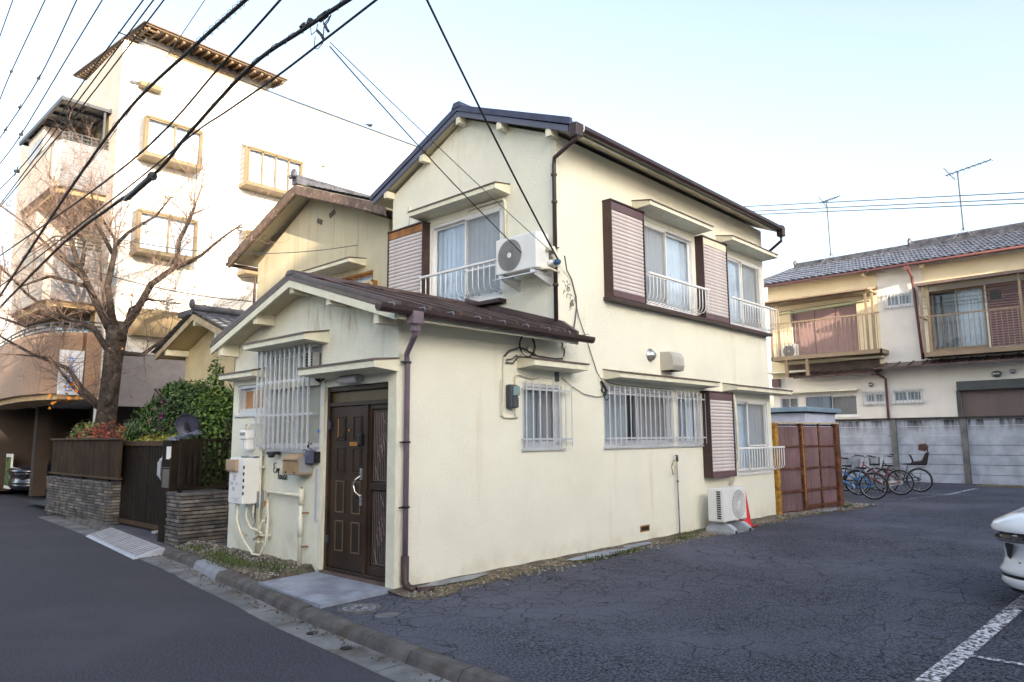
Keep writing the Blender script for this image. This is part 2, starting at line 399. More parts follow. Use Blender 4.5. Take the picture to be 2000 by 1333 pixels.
strip('parking_line', [(14.3, .6), (14.9, -.75)], .09, M['linefaint'])
strip('parking_line', [(14.9, -.9), (17.3, -1.3)], .10, M['linefaint'])
# kerb stones
kroot = thing('kerb', 'kerb', 'kerb', (0, 0, 0)); del kroot['label']; del kroot['category']; kroot['kind'] = 'structure'
y = -8.6; k = 0
while y < 13.2:
    ln = .62 if not (2.5 < y < 3.2) else .5
    a, b = y+.006, y+ln-.006
    m = MB(); pr = []
    top = -.005 if y < -.2 else .01
    for yy in (a, b):
        x = kx(yy)
        pr.append([(x-.03, yy, RZ-.02), (x, yy, top-.035), (x+.035, yy, top), (x+.145, yy, top+.004), (x+.145, yy, -.05)])
    m.add(pr[0]+pr[1], [(0,1,2,3,4), (9,8,7,6,5)] + [(i, i+5, i+6, i+1) for i in range(4)])
    o = add('kerb_stone', m, M['kerbnew'] if 2.55 < y < 3.3 else M['kerb'], kroot)
    y += ln; k += 1
# concrete gutter slabs between the kerb and the road
groot = thing('street_gutter', 'gutter', 'gutter', (0, 0, 0)); del groot['label']; del groot['category']; groot['kind'] = 'structure'
y = -7.0; k = 0
while y < 12.4:
    ln = .58
    a, b = y+.008, y+ln-.008; wd = .27 + .05*max(0, min(1, (y-0)/5))
    m = MB(); m.prism([(kx(a)-.03, a, RZ-.02), (kx(a)-.035-wd, a, RZ-.02), (kx(b)-.035-wd, b, RZ-.02), (kx(b)-.03, b, RZ-.02)], (0, 0, .028 + random.uniform(-.003, .004)))
    add('gutter_slab', m, M['gutter'], groot)
    y += ln; k += 1
m = MB()
for yy in (-.52, -1.12): m.lathe((kx(yy)-.17, yy, RZ+.0125), [(0, .004), (.045, .004), (.05, 0)], n=14)
add('grate_hole', m, M['dark'], groot)
# porch slab, garden patch, dirt along the side wall
m = MB(); m.prism([(-.79, 1.42, 0), (-.93, -.06, 0), (-.02, .0, 0), (.0, 1.5, 0)], (0, 0, .035)); struct('porch_slab', m, M['slab'])
m = MB()
N = 26
for i in range(N):
    for j in range(12):
        def g(i_, j_):
            yy = 1.5 + (4.95-1.5)*i_/N; x0 = kx(yy)+.155; x = x0+(0.03-x0)*j_/12
            return (x, yy, -.005 if i_ in (0, N) or j_ == 0 else .03+.07*j_/12+.022*math.sin(i_*1.7+j_)*math.cos(j_*2.1))
        m.poly([g(i, j), g(i, j+1), g(i+1, j+1), g(i+1, j)])
struct('garden_patch', m, M['soil'], True)
m = MB()
for i in range(300):
    x0, x1 = -.10+i*.05, -.10+(i+1)*.05
    def w(x):
        b = .36 + .06*math.sin(x*2.3)+.05*math.sin(x*5.1+1)+.025*math.sin(x*13+2)+.02*math.sin(x*29) + .14*math.exp(-(x-.15)**2*9)
        if x > 9.65: b = .45+.42*min(1, (x-9.65)/2.6)+.05*math.sin(x*5)
        if x > 12.3: b = max(.02, 0.9-(x-12.3)*.6)
        return -b
    def z(x, t): return .03*(1-t)**2 + .004*math.sin(x*9+t*5)*(1-t)
    for q in range(4):
        t0, t1 = q/4, (q+1)/4
        if x1 > 14: continue
        m.poly([(x0, w(x0)*t0, z(x0, t0)+.004), (x0, w(x0)*t1, z(x0, t1)+.004), (x1, w(x1)*t1, z(x1, t1)+.004), (x1, w(x1)*t0, z(x1, t0)+.004)])
struct('dirt_verge', m, M['sand'], True)
def patch(cx, cy, rx, ry, z0, mt, name, seed):
    rr = random.Random(seed); m = MB(); n = 22; pts = []
    for i in range(n):
        a = 2*math.pi*i/n; k_ = 1+rr.uniform(-.16, .16); pts.append((cx+rx*k_*math.cos(a), cy+ry*k_*math.sin(a), z0))
    m.v = [(cx, cy, z0+.012)]+pts; m.f = [(0, i+1, (i+1) % n+1) for i in range(n)]; return struct(name, m, mt)
patch(.75, -.11, .55, .10, .03, M['concrete'], 'mortar_patch', 1)
patch(3.3, -.28, .75, .13, .032, M['slab'], 'mortar_patch', 2)
patch(4.3, -.2, .35, .09, .034, M['slab'], 'mortar_patch', 5)
patch(11.2, -.48, .45, .10, .03, M['slab'], 'mortar_patch', 3)
patch(-.66, -.74, .19, .13, -.004, M['gutter'], 'mortar_patch', 4)
# stuff: pebbles and dry grass
def pebbles(name, label, fn, n, s0, s1, mt, seed):
    rr = random.Random(seed); m = MB()
    for _ in range(n):
        x, y, z = fn(rr); s = rr.uniform(s0, s1)
        m.obox((x, y, z+s*.2), (s, s*rr.uniform(.6, 1), s*rr.uniform(.35, .7)), (rr.uniform(-.4, .4), rr.uniform(-.4, .4), rr.uniform(0, 3)))
    return stuff(name, m, mt, label, 'gravel')
def blades(name, label, fn, n, h0, h1, mt, seed, flat=False, w=.008, cat='grass'):
    rr = random.Random(seed); m = MB()
    for _ in range(n):
        x, y, z = fn(rr); h = rr.uniform(h0, h1); a = rr.uniform(0, 6.28); ln = rr.uniform(.2, 1.2) if not flat else 3
        dx, dy = math.cos(a)*h*ln*.5, math.sin(a)*h*ln*.5; px, py = -math.sin(a)*w/2, math.cos(a)*w/2; hz = h*(.3 if flat else .8)
        m.add([(x-px, y-py, z), (x+px, y+py, z), (x+dx*.5+px*.8, y+dy*.5+py*.8, z+hz*.7), (x+dx*.5-px*.8, y+dy*.5-py*.8, z+hz*.7), (x+dx, y+dy, z+hz*(1 if not flat else .5))],
              [(0, 1, 2, 3), (3, 2, 4)])
    return stuff(name, m, mt, label, cat)
def f_garden(rr):
    yy = rr.uniform(1.55, 4.9); x0 = kx(yy)+.16; t = rr.random(); return (x0+(-x0)*t, yy, .03+.07*t)
def f_verge(rr):
    x = rr.uniform(-.1, 9.6); return (x, -abs(rr.gauss(.26, .14))-.02, .012)
def f_rear(rr):
    x = rr.uniform(9.6, 13.2); y0 = -.40*(min(1, (x-9.65)/2.6)); return (x, y0 - abs(rr.gauss(.12, .14))-.03, .02)
pebbles('gravel', 'small grey stones scattered over the soil below the gas pipes', f_garden, 900, .008, .028, M['pebble'], 1)
pebbles('gravel', 'small stones scattered in the dirt along the side wall', f_verge, 900, .008, .03, M['pebble'], 2)
pebbles('gravel', 'rubble scattered at the foot of the corrugated fence', f_rear, 500, .012, .05, M['pebble'], 3)
blades('dry_grass', 'dry straw and leaf litter in the dirt along the side wall', f_verge, 2400, .02, .06, M['straw'], 4, True)
blades('dry_grass', 'dry straw at the foot of the corrugated fence', f_rear, 1500, .02, .07, M['straw'], 5, True)
blades('dry_grass', 'strip of dry yellow grass at the foot of the concrete panel wall', lambda rr: (22.6-abs(rr.gauss(0, .45)), rr.uniform(-6, -1.2), 0), 2200, .03, .12, M['straw'], 6, True, .02)
blades('weeds', 'low green weeds in the soil patch left of the porch slab', lambda rr: (lambda c: (c[0]+rr.gauss(0, .11), c[1]+rr.gauss(0, .2), .06))(rr.choice([(-.3, 1.9), (-.45, 2.6), (-.25, 3.5), (-.4, 3.1), (-.2, 4.3), (-.25, 2.1)])), 2000, .015, .07, M['weed'], 7, cat='weeds')
blades('weeds', 'small green weeds at the foot of the side wall', lambda rr: (lambda c: (c[0]+rr.gauss(0, .2), c[1]+rr.gauss(0, .04), .02))(rr.choice([(3.0, -.42), (3.7, -.42), (5.4, -.3), (12.1, -.55), (12.3, -.5), (6.0, -.1)])), 900, .02, .07, M['weed'], 8, cat='weeds')
pebbles('leaf_litter', 'fallen leaves and grit lying in the street gutter', lambda rr: (lambda yy: (kx(yy)-.06-abs(rr.gauss(0, .07)), yy, RZ+.015))(rr.uniform(-3.2, 6)), 260, .006, .02, M['sand'], 9)
# manhole and round patch
mh = thing('manhole_cover', 'round grey concrete inspection cover set in the ground beside the porch slab', 'manhole cover', (-.69, -.35, 0))
m = MB(); m.lathe((-.69, -.35, 0), [(0, .012), (.155, .012), (.16, .006)], n=32); add('lid', m, mat('dusty_lid', (.21, .215, .23), .8, var=.25, vs=9), mh)
m = MB(); m.lathe((-.69, -.35, 0), [(.165, .006), (.17, .014), (.205, .014), (.21, .0)], n=32); add('rim', m, mat('iron_rim', (.10, .10, .105), .7, var=.3, vs=9), mh)
m = MB()
for a in range(12):
    c, s = math.cos(a*math.pi/6), math.sin(a*math.pi/6); m.obox((-.69+.11*c, -.35+.11*s, .014), (.05, .012, .004), (0, 0, a*math.pi/6))
m.obox((-.69, -.35, .014), (.06, .05, .004), (0, 0, .4)); add('pattern', m, M['dkgrey'], mh)
# step ramp
sr = thing('kerb_ramp', 'pale ribbed kerb ramp lying in the gutter in front of the brown gate', 'kerb ramp', (-.55, 6.6, RZ))
m = MB()
A = Vector((-.86, 4.92, RZ)); B = Vector((-.50, 8.25, RZ))
prof = [(0, 0), (.03, .02), (.40, .115), (.44, .11), (.44, 0)]
pts0 = [(A.x+u, A.y+u*.05, RZ+h) for u, h in prof]; pts1 = [(B.x+u, B.y+u*.05, RZ+h) for u, h in prof]
m.add(pts0+pts1, [(4,3,2,1,0), (5,6,7,8,9)]+[(i, i+1, i+6, i+5) for i in range(4)]); add('ramp_body', m, mat('ramp_pale_plastic', (.42, .45, .52), .5, var=.12, vs=3), sr, bevel=.006)
m = MB()
for i in range(22):
    t = (i+1)/23; c = A.lerp(B, t); m.obox((c.x+.22, c.y, RZ+.077), (.34, .012, .01), (0, -.25, 0))
add('rib', m, M['concrete'], sr)

# ================================================================== the cream house
FY = Fr('y', 0.0); FX = Fr('x', 0.0); FM = Fr('x', 2.78)
house = thing('house', 'two-storey pale cream stucco house with a low gabled entrance wing at the street corner', 'house', (4.8, 1.9, 0))
def wall(fr, u0, u1, z0, z1, holes, depth=.11):
    us = sorted(set([u0, u1]+[h[i] for h in holes for i in (0, 1)])); zs = sorted(set([z0, z1]+[h[i] for h in holes for i in (2, 3)])); m = MB()
    for a, b in zip(us, us[1:]):
        for c, d in zip(zs, zs[1:]):
            if any(h[0] <= a and b <= h[1] and h[2] <= c and d <= h[3] for h in holes): continue
            m.poly([fr.p(a, c), fr.p(b, c), fr.p(b, d), fr.p(a, d)])
    for h in holes:
        D = -(h[4] if len(h) > 4 else depth)
        for (a, c, b, d) in ((h[0], h[2], h[1], h[2]), (h[1], h[2], h[1], h[3]), (h[1], h[3], h[0], h[3]), (h[0], h[3], h[0], h[2])):
            m.poly([fr.p(a, c), fr.p(b, d), fr.p(b, d, D), fr.p(a, c, D)])
    return m
S_H = [(2.02, 2.83, 1.46, 2.31), (3.79, 5.74, 1.46, 2.36), (5.86, 6.68, 1.46, 2.34), (7.72, 9.5, .9, 2.31),
       (4.84, 6.66, 3.74, 5.16), (7.7, 9.5, 3.72, 5.13)]
m = wall(FY, 0, 9.6, 0, 2.95, [h for h in S_H if h[3] < 3]); m2 = wall(FY, 2.78, 9.6, 2.95, 5.93, [h for h in S_H if h[3] > 3]); m.add(m2.v, m2.f)
add('side_wall', m, M['stucco'], house)
F_H = [(.15, 1.43, .06, 2.23, .13), (1.52, 2.90, 1.46, 2.76), (2.97, 3.74, 1.95, 2.37)]
m = wall(FX, 0, 3.85, 0, 2.95, F_H)
m.poly([(0, 0, 2.95), (0, 3.85, 2.95), (0, 3.85, 2.98), (0, 1.85, 3.56), (0, 0, 3.0)]); add('front_wall', m, M['stucco'], house)
m = wall(FM, 0, 3.8, 2.9, 5.93, [(1.07, 2.76, 3.70, 5.14)]); m.poly([(2.78, 0, 5.93), (2.78, 3.8, 5.93), (2.78, 1.9, 6.78)]); add('upper_front_wall', m, M['stucco'], house)
m = MB(); m.poly([(0, 3.85, 0), (9.6, 3.85, 0), (9.6, 3.85, 2.95), (0, 3.85, 2.95)]); m.poly([(2.78, 3.8, 2.9), (9.6, 3.8, 2.9), (9.6, 3.8, 5.93), (2.78, 3.8, 5.93)])
m.poly([(9.6, 0, 0), (9.6, 3.85, 0), (9.6, 3.85, 2.9), (9.6, 0, 2.9)]); m.poly([(9.6, 0, 2.9), (9.6, 3.8, 2.9), (9.6, 3.8, 5.93), (9.6, 1.9, 6.78), (9.6, 0, 5.93)])
add('back_wall', m, M['stucco'], house)
m = MB(); m.box(.3, 9.5, .25, 3.7, 0, .01); m.box(2.9, 9.5, .1, 3.7, 2.9, 2.92); m.box(1.0, 1.02, .2, 3.7, 0, 2.9); m.box(4.0, 4.02, .25, 3.7, 0, 5.8); m.box(.2, 9.5, .9, .92, 0, 2.9); m.box(3.0, 9.5, .9, .92, 2.92, 5.8)
add('interior_partition', m, mat('dim_interior', (.25, .24, .22), .9), house)
# --- main roof
X0, X1, EY, RZ_, EZ = 2.60, 9.80, .40, 6.93, 5.97
sl = (RZ_-EZ)/(1.9+EY)
def roof_slab(x0, x1, yr, zr, ye, ze, t):
    return [(x0, yr, zr), (x0, ye, ze), (x0, ye, ze-t), (x0, yr, zr-t)]
m = MB()
for ye in (-EY, 3.8+EY): m.prism(roof_slab(X0, X1, 1.9, RZ_, ye, EZ, .055), (X1-X0, 0, 0))
add('roof', m, M['blueroof'], house); roof = bpy.context.scene.objects[-1] if False else COL.objects[len(COL.objects)-1]
m = MB()
for ye in (-EY, 3.8+EY):
    s_ = 1 if ye > 0 else -1
    m.prism([(X0-.02, 1.9, RZ_+.03), (X0-.02, ye+.02*s_, EZ+.03), (X0-.02, ye+.02*s_, EZ-.07), (X0-.02, 1.9, RZ_-.07)], (.06, 0, 0))
    m.prism([(X1-.04, 1.9, RZ_+.03), (X1-.04, ye+.02*s_, EZ+.03), (X1-.04, ye+.02*s_, EZ-.07), (X1-.04, 1.9, RZ_-.07)], (.06, 0, 0))
m.prism([(X0-.03, 1.78, RZ_-.02), (X0-.03, 1.83, RZ_+.07), (X0-.03, 1.97, RZ_+.07), (X0-.03, 2.02, RZ_-.02)], (X1-X0+.06, 0, 0)); add('verge_cap', m, M['blueroof'], house)
m = MB()
for ye in (-EY+.03, 3.8+EY-.03): m.prism([(X0, 1.9, RZ_-.07), (X0, ye, EZ-.07), (X0, ye, EZ-.16), (X0, 1.9, RZ_-.16)], (.025, 0, 0))
add('barge_board', m, mat('blue_grey_barge', (.11, .12, .17), .5), house)
m = MB()
for ye, s_ in ((-EY+.02, 1), (3.8+EY-.02, -1)): m.prism([(X0+.03, 1.9, RZ_-.09), (X0+.03, ye, EZ-.10), (X0+.03, ye, EZ-.13), (X0+.03, 1.9, RZ_-.13)], (X1-X0-.06, 0, 0))
add('soffit', m, M['soffit'], house)
m = MB(); m.box(X0+.03, X1-.02, -EY, -EY+.025, EZ-.16, EZ-.03); add('fascia', m, M['trim'], house)
for i in range(15):
    x = 2.75+i*.49; m = MB(); m.prism([(x, 1.9, RZ_+.02), (x, -EY, EZ+.02), (x, -EY, EZ-.01), (x, 1.9, RZ_-.01)], (.045, 0, 0)); add('roof_batten', m, M['blueroof'], house)
for yy in (.0, .98, 1.9, 2.82, 3.8):
    zt = RZ_-.16-abs(yy-1.9)*sl; m = MB(); m.box(X0+.01, 2.775, yy-.05, yy+.05, zt-.12, zt-.005); add('purlin_end', m, M['trim'], house, bevel=.004)
m = MB()
prof = [(-.055, .03), (-.05, -.02), (-.02, -.05), (.02, -.05), (.05, -.02), (.055, .03)]
for a, b in zip(prof, prof[1:]): m.poly([(2.7, -EY-.06+a[0], EZ-.09+a[1]), (9.62, -EY-.06+a[0], EZ-.10+a[1]), (9.62, -EY-.06+b[0], EZ-.10+b[1]), (2.7, -EY-.06+b[0], EZ-.09+b[1])])
g = add('gutter', m, M['maroon'], house); sol = g.modifiers.new('s', 'SOLIDIFY'); sol.thickness = .006
m = MB(); m.box(2.60, 2.75, -EY-.12, -EY+.02, EZ-.25, EZ-.05); m.box(9.48, 9.62, -EY-.12, -EY+.02, EZ-.26, EZ-.07); add('gutter_hopper', m, M['maroon'], house, bevel=.015)
m = MB(); m.tube([(2.755, -EY-.125, EZ-.03), (2.755, -EY-.135, EZ-.12), (2.755, -EY-.12, EZ-.16)], .011, 5); add('gutter_joint', m, M['white'], house)
m = MB(); m.tube([(2.67, -EY-.05, 5.75), (2.67, -EY-.05, 5.70), (2.72, -.02, 5.56), (2.73, .0, 5.46), (2.73, .0, 3.20)], .031, 10); add('downpipe', m, M['maroon'], house, smooth=True)
m = MB()
for z in (5.3, 4.9, 3.7): m.cyl((2.73, 0, z), (2.73, 0, z+.03), .044, 10)
add('pipe_collar', m, M['brown'], house)
m = MB(); m.tube([(9.55, -EY-.05, 5.7), (9.55, -EY-.05, 5.62), (9.66, -.10, 5.45), (9.68, .0, 5.42)], .03, 8); m.cyl((9.63, -EY-.05, EZ-.13), (9.71, -EY-.05, EZ-.13), .025, 8); add('downpipe', m, M['maroon'], house, smooth=True)
# --- low roof over the entrance wing
x0, x1, yr, zr = -.30, 2.80, 1.85, 3.66; eR, zE = -.35, 2.985; eL = 4.02
s2 = (zr-zE)/(yr-eR)
m = MB()
m.prism([(x0, yr, zr), (x0, eR, zE), (x0, eR, zE-.035), (x0, yr, zr-.035)], (x1-x0, 0, 0)); m.prism([(x0, yr, zr), (x0, eL, zE+.01), (x0, eL, zE-.025), (x0, yr, zr-.035)], (x1-x0, 0, 0))
add('lower_roof', m, M['brownroof'], house)
for i, x in enumerate([-.30, .12, .585, 1.05, 1.515, 1.98, 2.445, 2.72]):
    for s_, ye in ((1, eR-.015), (-1, eL)):
        m = MB(); zz = zr-abs(yr-ye)*s2
        m.prism([(x, yr, zr+.045), (x, ye, zz+.045), (x, ye, zz-.01), (x, yr, zr-.01)], (.05, 0, 0)); add('roof_batten', m, M['brownroof'], house, bevel=.006)
m = MB()   # finer standing ribs between the battens
for i in range(30):
    x = -.22+i*.0995
    m.prism([(x, yr, zr+.014), (x, eR, zE+.014), (x, eR, zE), (x, yr, zr)], (.018, 0, 0))
add('roof_rib', m, M['brownroof'], house, kind='stuff')
m = MB(); m.prism([(x0-.01, yr-.10, zr+.005), (x0-.01, yr-.05, zr+.06), (x0-.01, yr+.05, zr+.06), (x0-.01, yr+.10, zr+.005)], (x1-x0, 0, 0)); m.box(2.74, 2.79, -.3, 3.8, 3.02, 3.03); add('ridge_cap', m, M['brownroof'], house)
m = MB(); m.prism([(2.72, -.36, zE+.03), (2.72, 1.85, zr+.03), (2.72, 1.85, zr+.12), (2.72, -.1, zE+.21)], (.07, 0, 0)); add('wall_flashing', m, M['brownroof'], house)
m = MB()
m.prism([(x0-.012, yr, zr-.02), (x0-.012, eR, zE-.01), (x0-.012, eR, zE-.055), (x0-.012, yr, zr-.065)], (.02, 0, 0)); m.prism([(x0-.012, yr, zr-.02), (x0-.012, eL, zE-.01), (x0-.012, eL, zE-.055), (x0-.012, yr, zr-.065)], (.02, 0, 0))
add('verge_trim', m, M['flash'], house)
m = MB()
m.prism([(x0-.006, yr, zr-.065), (x0-.006, eR+.02, zE-.06), (x0-.006, eR+.02, zE-.15), (x0-.006, yr, zr-.155)], (.03, 0, 0)); m.prism([(x0-.006, yr, zr-.065), (x0-.006, eL-.02, zE-.06), (x0-.006, eL-.02, zE-.15), (x0-.006, yr, zr-.155)], (.03, 0, 0))
add('barge_board', m, M['trim'], house)
m = MB()
m.prism([(x0+.02, yr, zr-.08), (x0+.02, eR+.02, zE-.07), (x0+.02, eR+.02, zE-.10), (x0+.02, yr, zr-.11)], (x1-x0-.1, 0, 0)); m.prism([(x0+.02, yr, zr-.08), (x0+.02, eL-.02, zE-.07), (x0+.02, eL-.02, zE-.10), (x0+.02, yr, zr-.11)], (x1-x0-.1, 0, 0))
add('soffit', m, M['soffit'], house)
m = MB(); m.box(x0+.02, x1-.03, eR-.002, eR+.022, zE-.14, zE-.03); add('fascia', m, M['trim'], house)
for yy, hh in ((.05, .17), (1.0, .13), (1.85, .13), (2.78, .13), (3.78, .17)):
    zt = zr-.10-abs(yy-yr)*s2; m = MB(); m.box(x0+.03, -.003, yy-.045, yy+.045, zt-hh, zt-.0); add('purlin_end', m, M['trim'], house, bevel=.004)
m = MB(); pr = [(-.05, .03), (-.045, -.015), (-.02, -.045), (.02, -.045), (.045, -.015), (.05, .03)]
for a, b in zip(pr, pr[1:]): m.poly([(-.58, eR-.06+a[0], zE-.05+a[1]), (3.0, eR-.06+a[0], zE-.06+a[1]), (3.0, eR-.06+b[0], zE-.06+b[1]), (-.58, eR-.06+b[0], zE-.05+b[1])])
g = add('gutter', m, M['maroon'], house); g.modifiers.new('s', 'SOLIDIFY').thickness = .006
m = MB()
for i in range(9):
    x = -.42+i*.41; m.tube([(x, eR-.01, zE+.0), (x, eR-.10, zE+.0), (x, eR-.12, zE-.03), (x, eR-.08, zE-.10)], .006, 4)
add('gutter_bracket', m, M['steel'], house)
m = MB(); m.box(-.175, -.035, eR-.13, eR+.0, 2.79, 2.93); m.box(-.15, -.06, eR-.11, eR-.03, 2.71, 2.77); add('gutter_hopper', m, M['pipeviolet'], house, bevel=.012)
m = MB(); m.tube([(-.105, eR-.07, 2.75), (-.10, eR-.06, 2.68), (.07, -.06, 2.52), (.092, -.05, 2.42), (.092, -.05, .32)], .031, 10); add('downpipe', m, M['pipeviolet'], house, smooth=True)
m = MB(); m.tube([(.092, -.05, .36), (.092, -.05, .10), (.10, -.10, .04), (.11, -.2, .03)], .044, 10); m.tube([(.13, -.22, .01), (.2, -.27, .015), (.28, -.26, .01)], .05, 8); add('pipe_foot', m, M['brown'], house, smooth=True)
m = MB()
for z in (2.42, 1.55, .86):
    m.cyl((.092, -.05, z), (.092, -.05, z+.022), .045, 10); m.box(.0, .092, -.06, -.045, z+.003, z+.019)
add('pipe_clamp', m, M['black'], house)
# --- window hoods
def hood(fr, u0, u1, zt, dep, th, rise=.045, parent=house):
    m = MB(); m.prism([fr.p(u0, zt+rise, .0), fr.p(u0, zt, dep), fr.p(u0, zt-th*.75, dep), fr.p(u0, zt-th*1.15+rise*.3, .0)], tuple(b-a for a, b in zip(fr.p(u0, 0), fr.p(u1, 0)))); h = add('window_hood', m, M['trim'], parent)
    m = MB(); m.prism([fr.p(u0-.01, zt+rise+.018, .0), fr.p(u0-.01, zt+.018, dep+.014), fr.p(u0-.01, zt-.004, dep+.014), fr.p(u0-.01, zt-.004+.002, dep+.002), fr.p(u0-.01, zt+rise+.004, .0)], tuple(b-a for a, b in zip(fr.p(u0-.01, 0), fr.p(u1+.01, 0)))); add('flashing', m, M['flash'], h)
hood(FX, 2.92, 3.93, 2.525, .20, .085); hood(FX, 1.385, 2.93, 2.865, .34, .09, .06); hood(FX, -.02, 1.51, 2.435, .33, .10, .03)
hood(FY, 1.92, 3.05, 2.59, .30, .10); hood(FY, 3.8, 6.84, 2.535, .30, .09, .055); hood(FY, 7.54, 10.05, 2.52, .29, .09, .055)
hood(FY, 4.70, 6.76, 5.335, .35, .085, .065); hood(FY, 7.54, 9.56, 5.33, .35, .085, .065); hood(FM, .91, 2.95, 5.36, .32, .10, .05)
# --- windows
def window(fr, u0, u1, z0, z1, parent=house, ins=.055, fw=.045, sashes=2, curt='curtain', cu=None, screen=None, transom=None, fmat='alu', gmat='glass', sill=True, proud=.0):
    """sliding window set in an opening; the frame is the part, sashes, panes and curtains its sub-parts"""
    m = MB(); d0, d1 = -ins-.05, -ins+.045+proud
    m.fbox(fr, u0, u0+fw, z0, z1, d0, d1); m.fbox(fr, u1-fw, u1, z0, z1, d0, d1); m.fbox(fr, u0+fw, u1-fw, z1-fw, z1, d0, d1); m.fbox(fr, u0+fw, u1-fw, z0, z0+fw, d0, d1)
    w = add('window', m, M[fmat], parent)
    if sill:
        m = MB(); m.fbox(fr, u0-.03, u1+.03, z0-.03, z0-.002, -.02, .03); add('sill', m, M[fmat], w)
    a, b = u0+fw, u1-fw; n = sashes; st = (b-a)/n; sw = .035
    for i in range(n):
        dd = -ins-(0 if i % 2 == 0 else .03); s0, s1 = a+i*st-(0.012 if i else 0), a+(i+1)*st+(.012 if i < n-1 else 0)
        m = MB(); m.fbox(fr, s0, s0+sw, z0+fw, z1-fw, dd-.012, dd+.012); m.fbox(fr, s1-sw, s1, z0+fw, z1-fw, dd-.012, dd+.012)
        m.fbox(fr, s0+sw, s1-sw, z1-fw-sw, z1-fw, dd-.012, dd+.012); m.fbox(fr, s0+sw, s1-sw, z0+fw, z0+fw+sw*1.3, dd-.012, dd+.012)
        add('sash', m, M[fmat], w)
        m = MB(); m.fbox(fr, s0+sw, s1-sw, z0+fw+sw, z1-fw-sw, dd-.003, dd+.003); add('pane', m, M[gmat], w)
    for (c0, c1, cm, ph) in (cu or [(a, b, curt, 0)]):
        m = MB(); m.wavy(fr, c0, c1, z0+.03, z1-.02, -ins-.075, .012, .11, ph); add('curtain', m, M[cm], w, smooth=True)
    if screen:
        m = MB(); sa, sb = screen[0], screen[1]; dd = -ins+.03
        for q in ((sa, sa+.025, z0+fw, z1-fw), (sb-.025, sb, z0+fw, z1-fw), (sa, sb, z1-fw-.03, z1-fw), (sa, sb, z0+fw, z0+fw+.04), (sa, sb, z0+(z1-z0)*.36, z0+(z1-z0)*.36+.025)): m.fbox(fr, *q, dd-.008, dd+.01)
        add('screen_frame', m, M[fmat], w)
        m = MB(); m.poly([fr.p(sa, z0+fw, dd), fr.p(sb, z0+fw, dd), fr.p(sb, z1-fw, dd), fr.p(sa, z1-fw, dd)]); add('insect_screen', m, M['screen'], w)
    return w
window(FY, 2.02, 2.83, 1.46, 2.31, cu=[(2.06, 2.42, 'curtaing', 1), (2.42, 2.8, 'curtaint', 2)])
window(FY, 3.79, 5.74, 1.46, 2.36, cu=[(3.85, 4.6, 'curtaing', 1), (4.75, 5.7, 'curtaint', 2)])
window(FY, 5.86, 6.68, 1.46, 2.34, cu=[(5.9, 6.2, 'curtaint', 2), (6.2, 6.65, 'curtain', 1)])
window(FY, 7.72, 9.5, .9, 2.31, screen=(8.55, 9.4), fmat='white'); window(FY, 4.84, 6.66, 3.74, 5.16, screen=(4.9, 5.75), fmat='white'); window(FY, 7.7, 9.5, 3.72, 5.13, screen=(8.6, 9.44), fmat='white')
window(FM, 1.07, 2.76, 3.70, 5.14, screen=(1.12, 1.93), fmat='white')
window(FX, 2.97, 3.74, 1.95, 2.37, gmat='orangeglass', ins=.07)
w = window(FX, 1.52, 2.90, 1.46, 2.76, gmat='frost', ins=.06)
m = MB(); m.fbox(FX, 1.54, 2.88, 2.27, 2.37, -.08, .02); add('transom', m, M['trim'], w)
m = MB(); m.fbox(FX, 1.58, 1.78, 2.44, 2.68, .0, .09)
fan = thing('window_air_vent', 'small dark louvred vent box behind the bars at the upper right of the tall grille', 'vent', (-.05, 1.68, 2.44)); add('vent_body', m, M['grey'], fan, bevel=.006)
m = MB(); [m.fbox(FX, 1.60, 1.76, 2.47+i*.035, 2.49+i*.035, .09, .10) for i in range(6)]; add('louvre', m, M['black'], fan)
# --- brown sill band, shutter boxes, railings
m = MB(); m.fbox(FY, 3.85, 9.56, 3.645, 3.70, 0, .15); m.fbox(FM, 1.0, 3.74, 3.60, 3.66, 0, .15); add('sill_band', m, M['brown'], house, bevel=.004)
slat_me = {}
def shutter_box(fr, u0, u1, z0, z1, dep=.15, top='slatframe', parent=house, n=21, smat='slat', side='brown', mats=None):
    m = MB(); m.fbox(fr, u0, u1, z0, z1, 0, dep-.02); m.fbox(fr, u0-.01, u1+.01, z1, z1+.022, 0, dep+.015); b = add('shutter_box', m, M[side], parent)
    m = MB(); m.fbox(fr, u0+.02, u1-.02, z1-.13, z1-.01, dep-.02, dep); add('top_rail', m, M[top], b)
    m = MB(); m.fbox(fr, u0+.02, u1-.02, z0+.005, z0+.10, dep-.02, dep); add('bottom_rail', m, M['slatframe'], b)
    m = MB(); m.fbox(fr, u0, u0+.02, z0, z1, dep-.02, dep+.01); m.fbox(fr, u1-.02, u1, z0, z1, dep-.02, dep+.01); add('stile', m, M[side], b)
    L = u1-u0-.05; h = (z1-.13-z0-.10)/n; key = (fr.kind, round(L, 3), round(h, 4), smat)
    if key not in slat_me:
        q = MB(); pr = [(0, 0), (.012, .12*h), (.016, .45*h), (.012, .8*h), (0, .95*h)]
        f0 = Fr(fr.kind, 0); vec = tuple(b_-a_ for a_, b_ in zip(f0.p(0, 0), f0.p(L, 0))); q.prism([f0.p(0, z, d) for d, z in pr], vec); slat_me[key] = q.mesh('shutter_slat', M[smat])
    for i in range(n): piece('slat', slat_me[key], b, fr.p(u0+.025, z0+.10+i*h, dep-.02))
shutter_box(FY, 3.88, 4.80, 3.70, 5.19); shutter_box(FY, 6.72, 7.66, 3.70, 5.20, top='trim'); shutter_box(FY, 6.70, 7.61, .885, 2.38, .16); shutter_box(FM, 2.77, 3.73, 3.66, 5.19, top='rustwood', smat='slat')
bar_me = {}
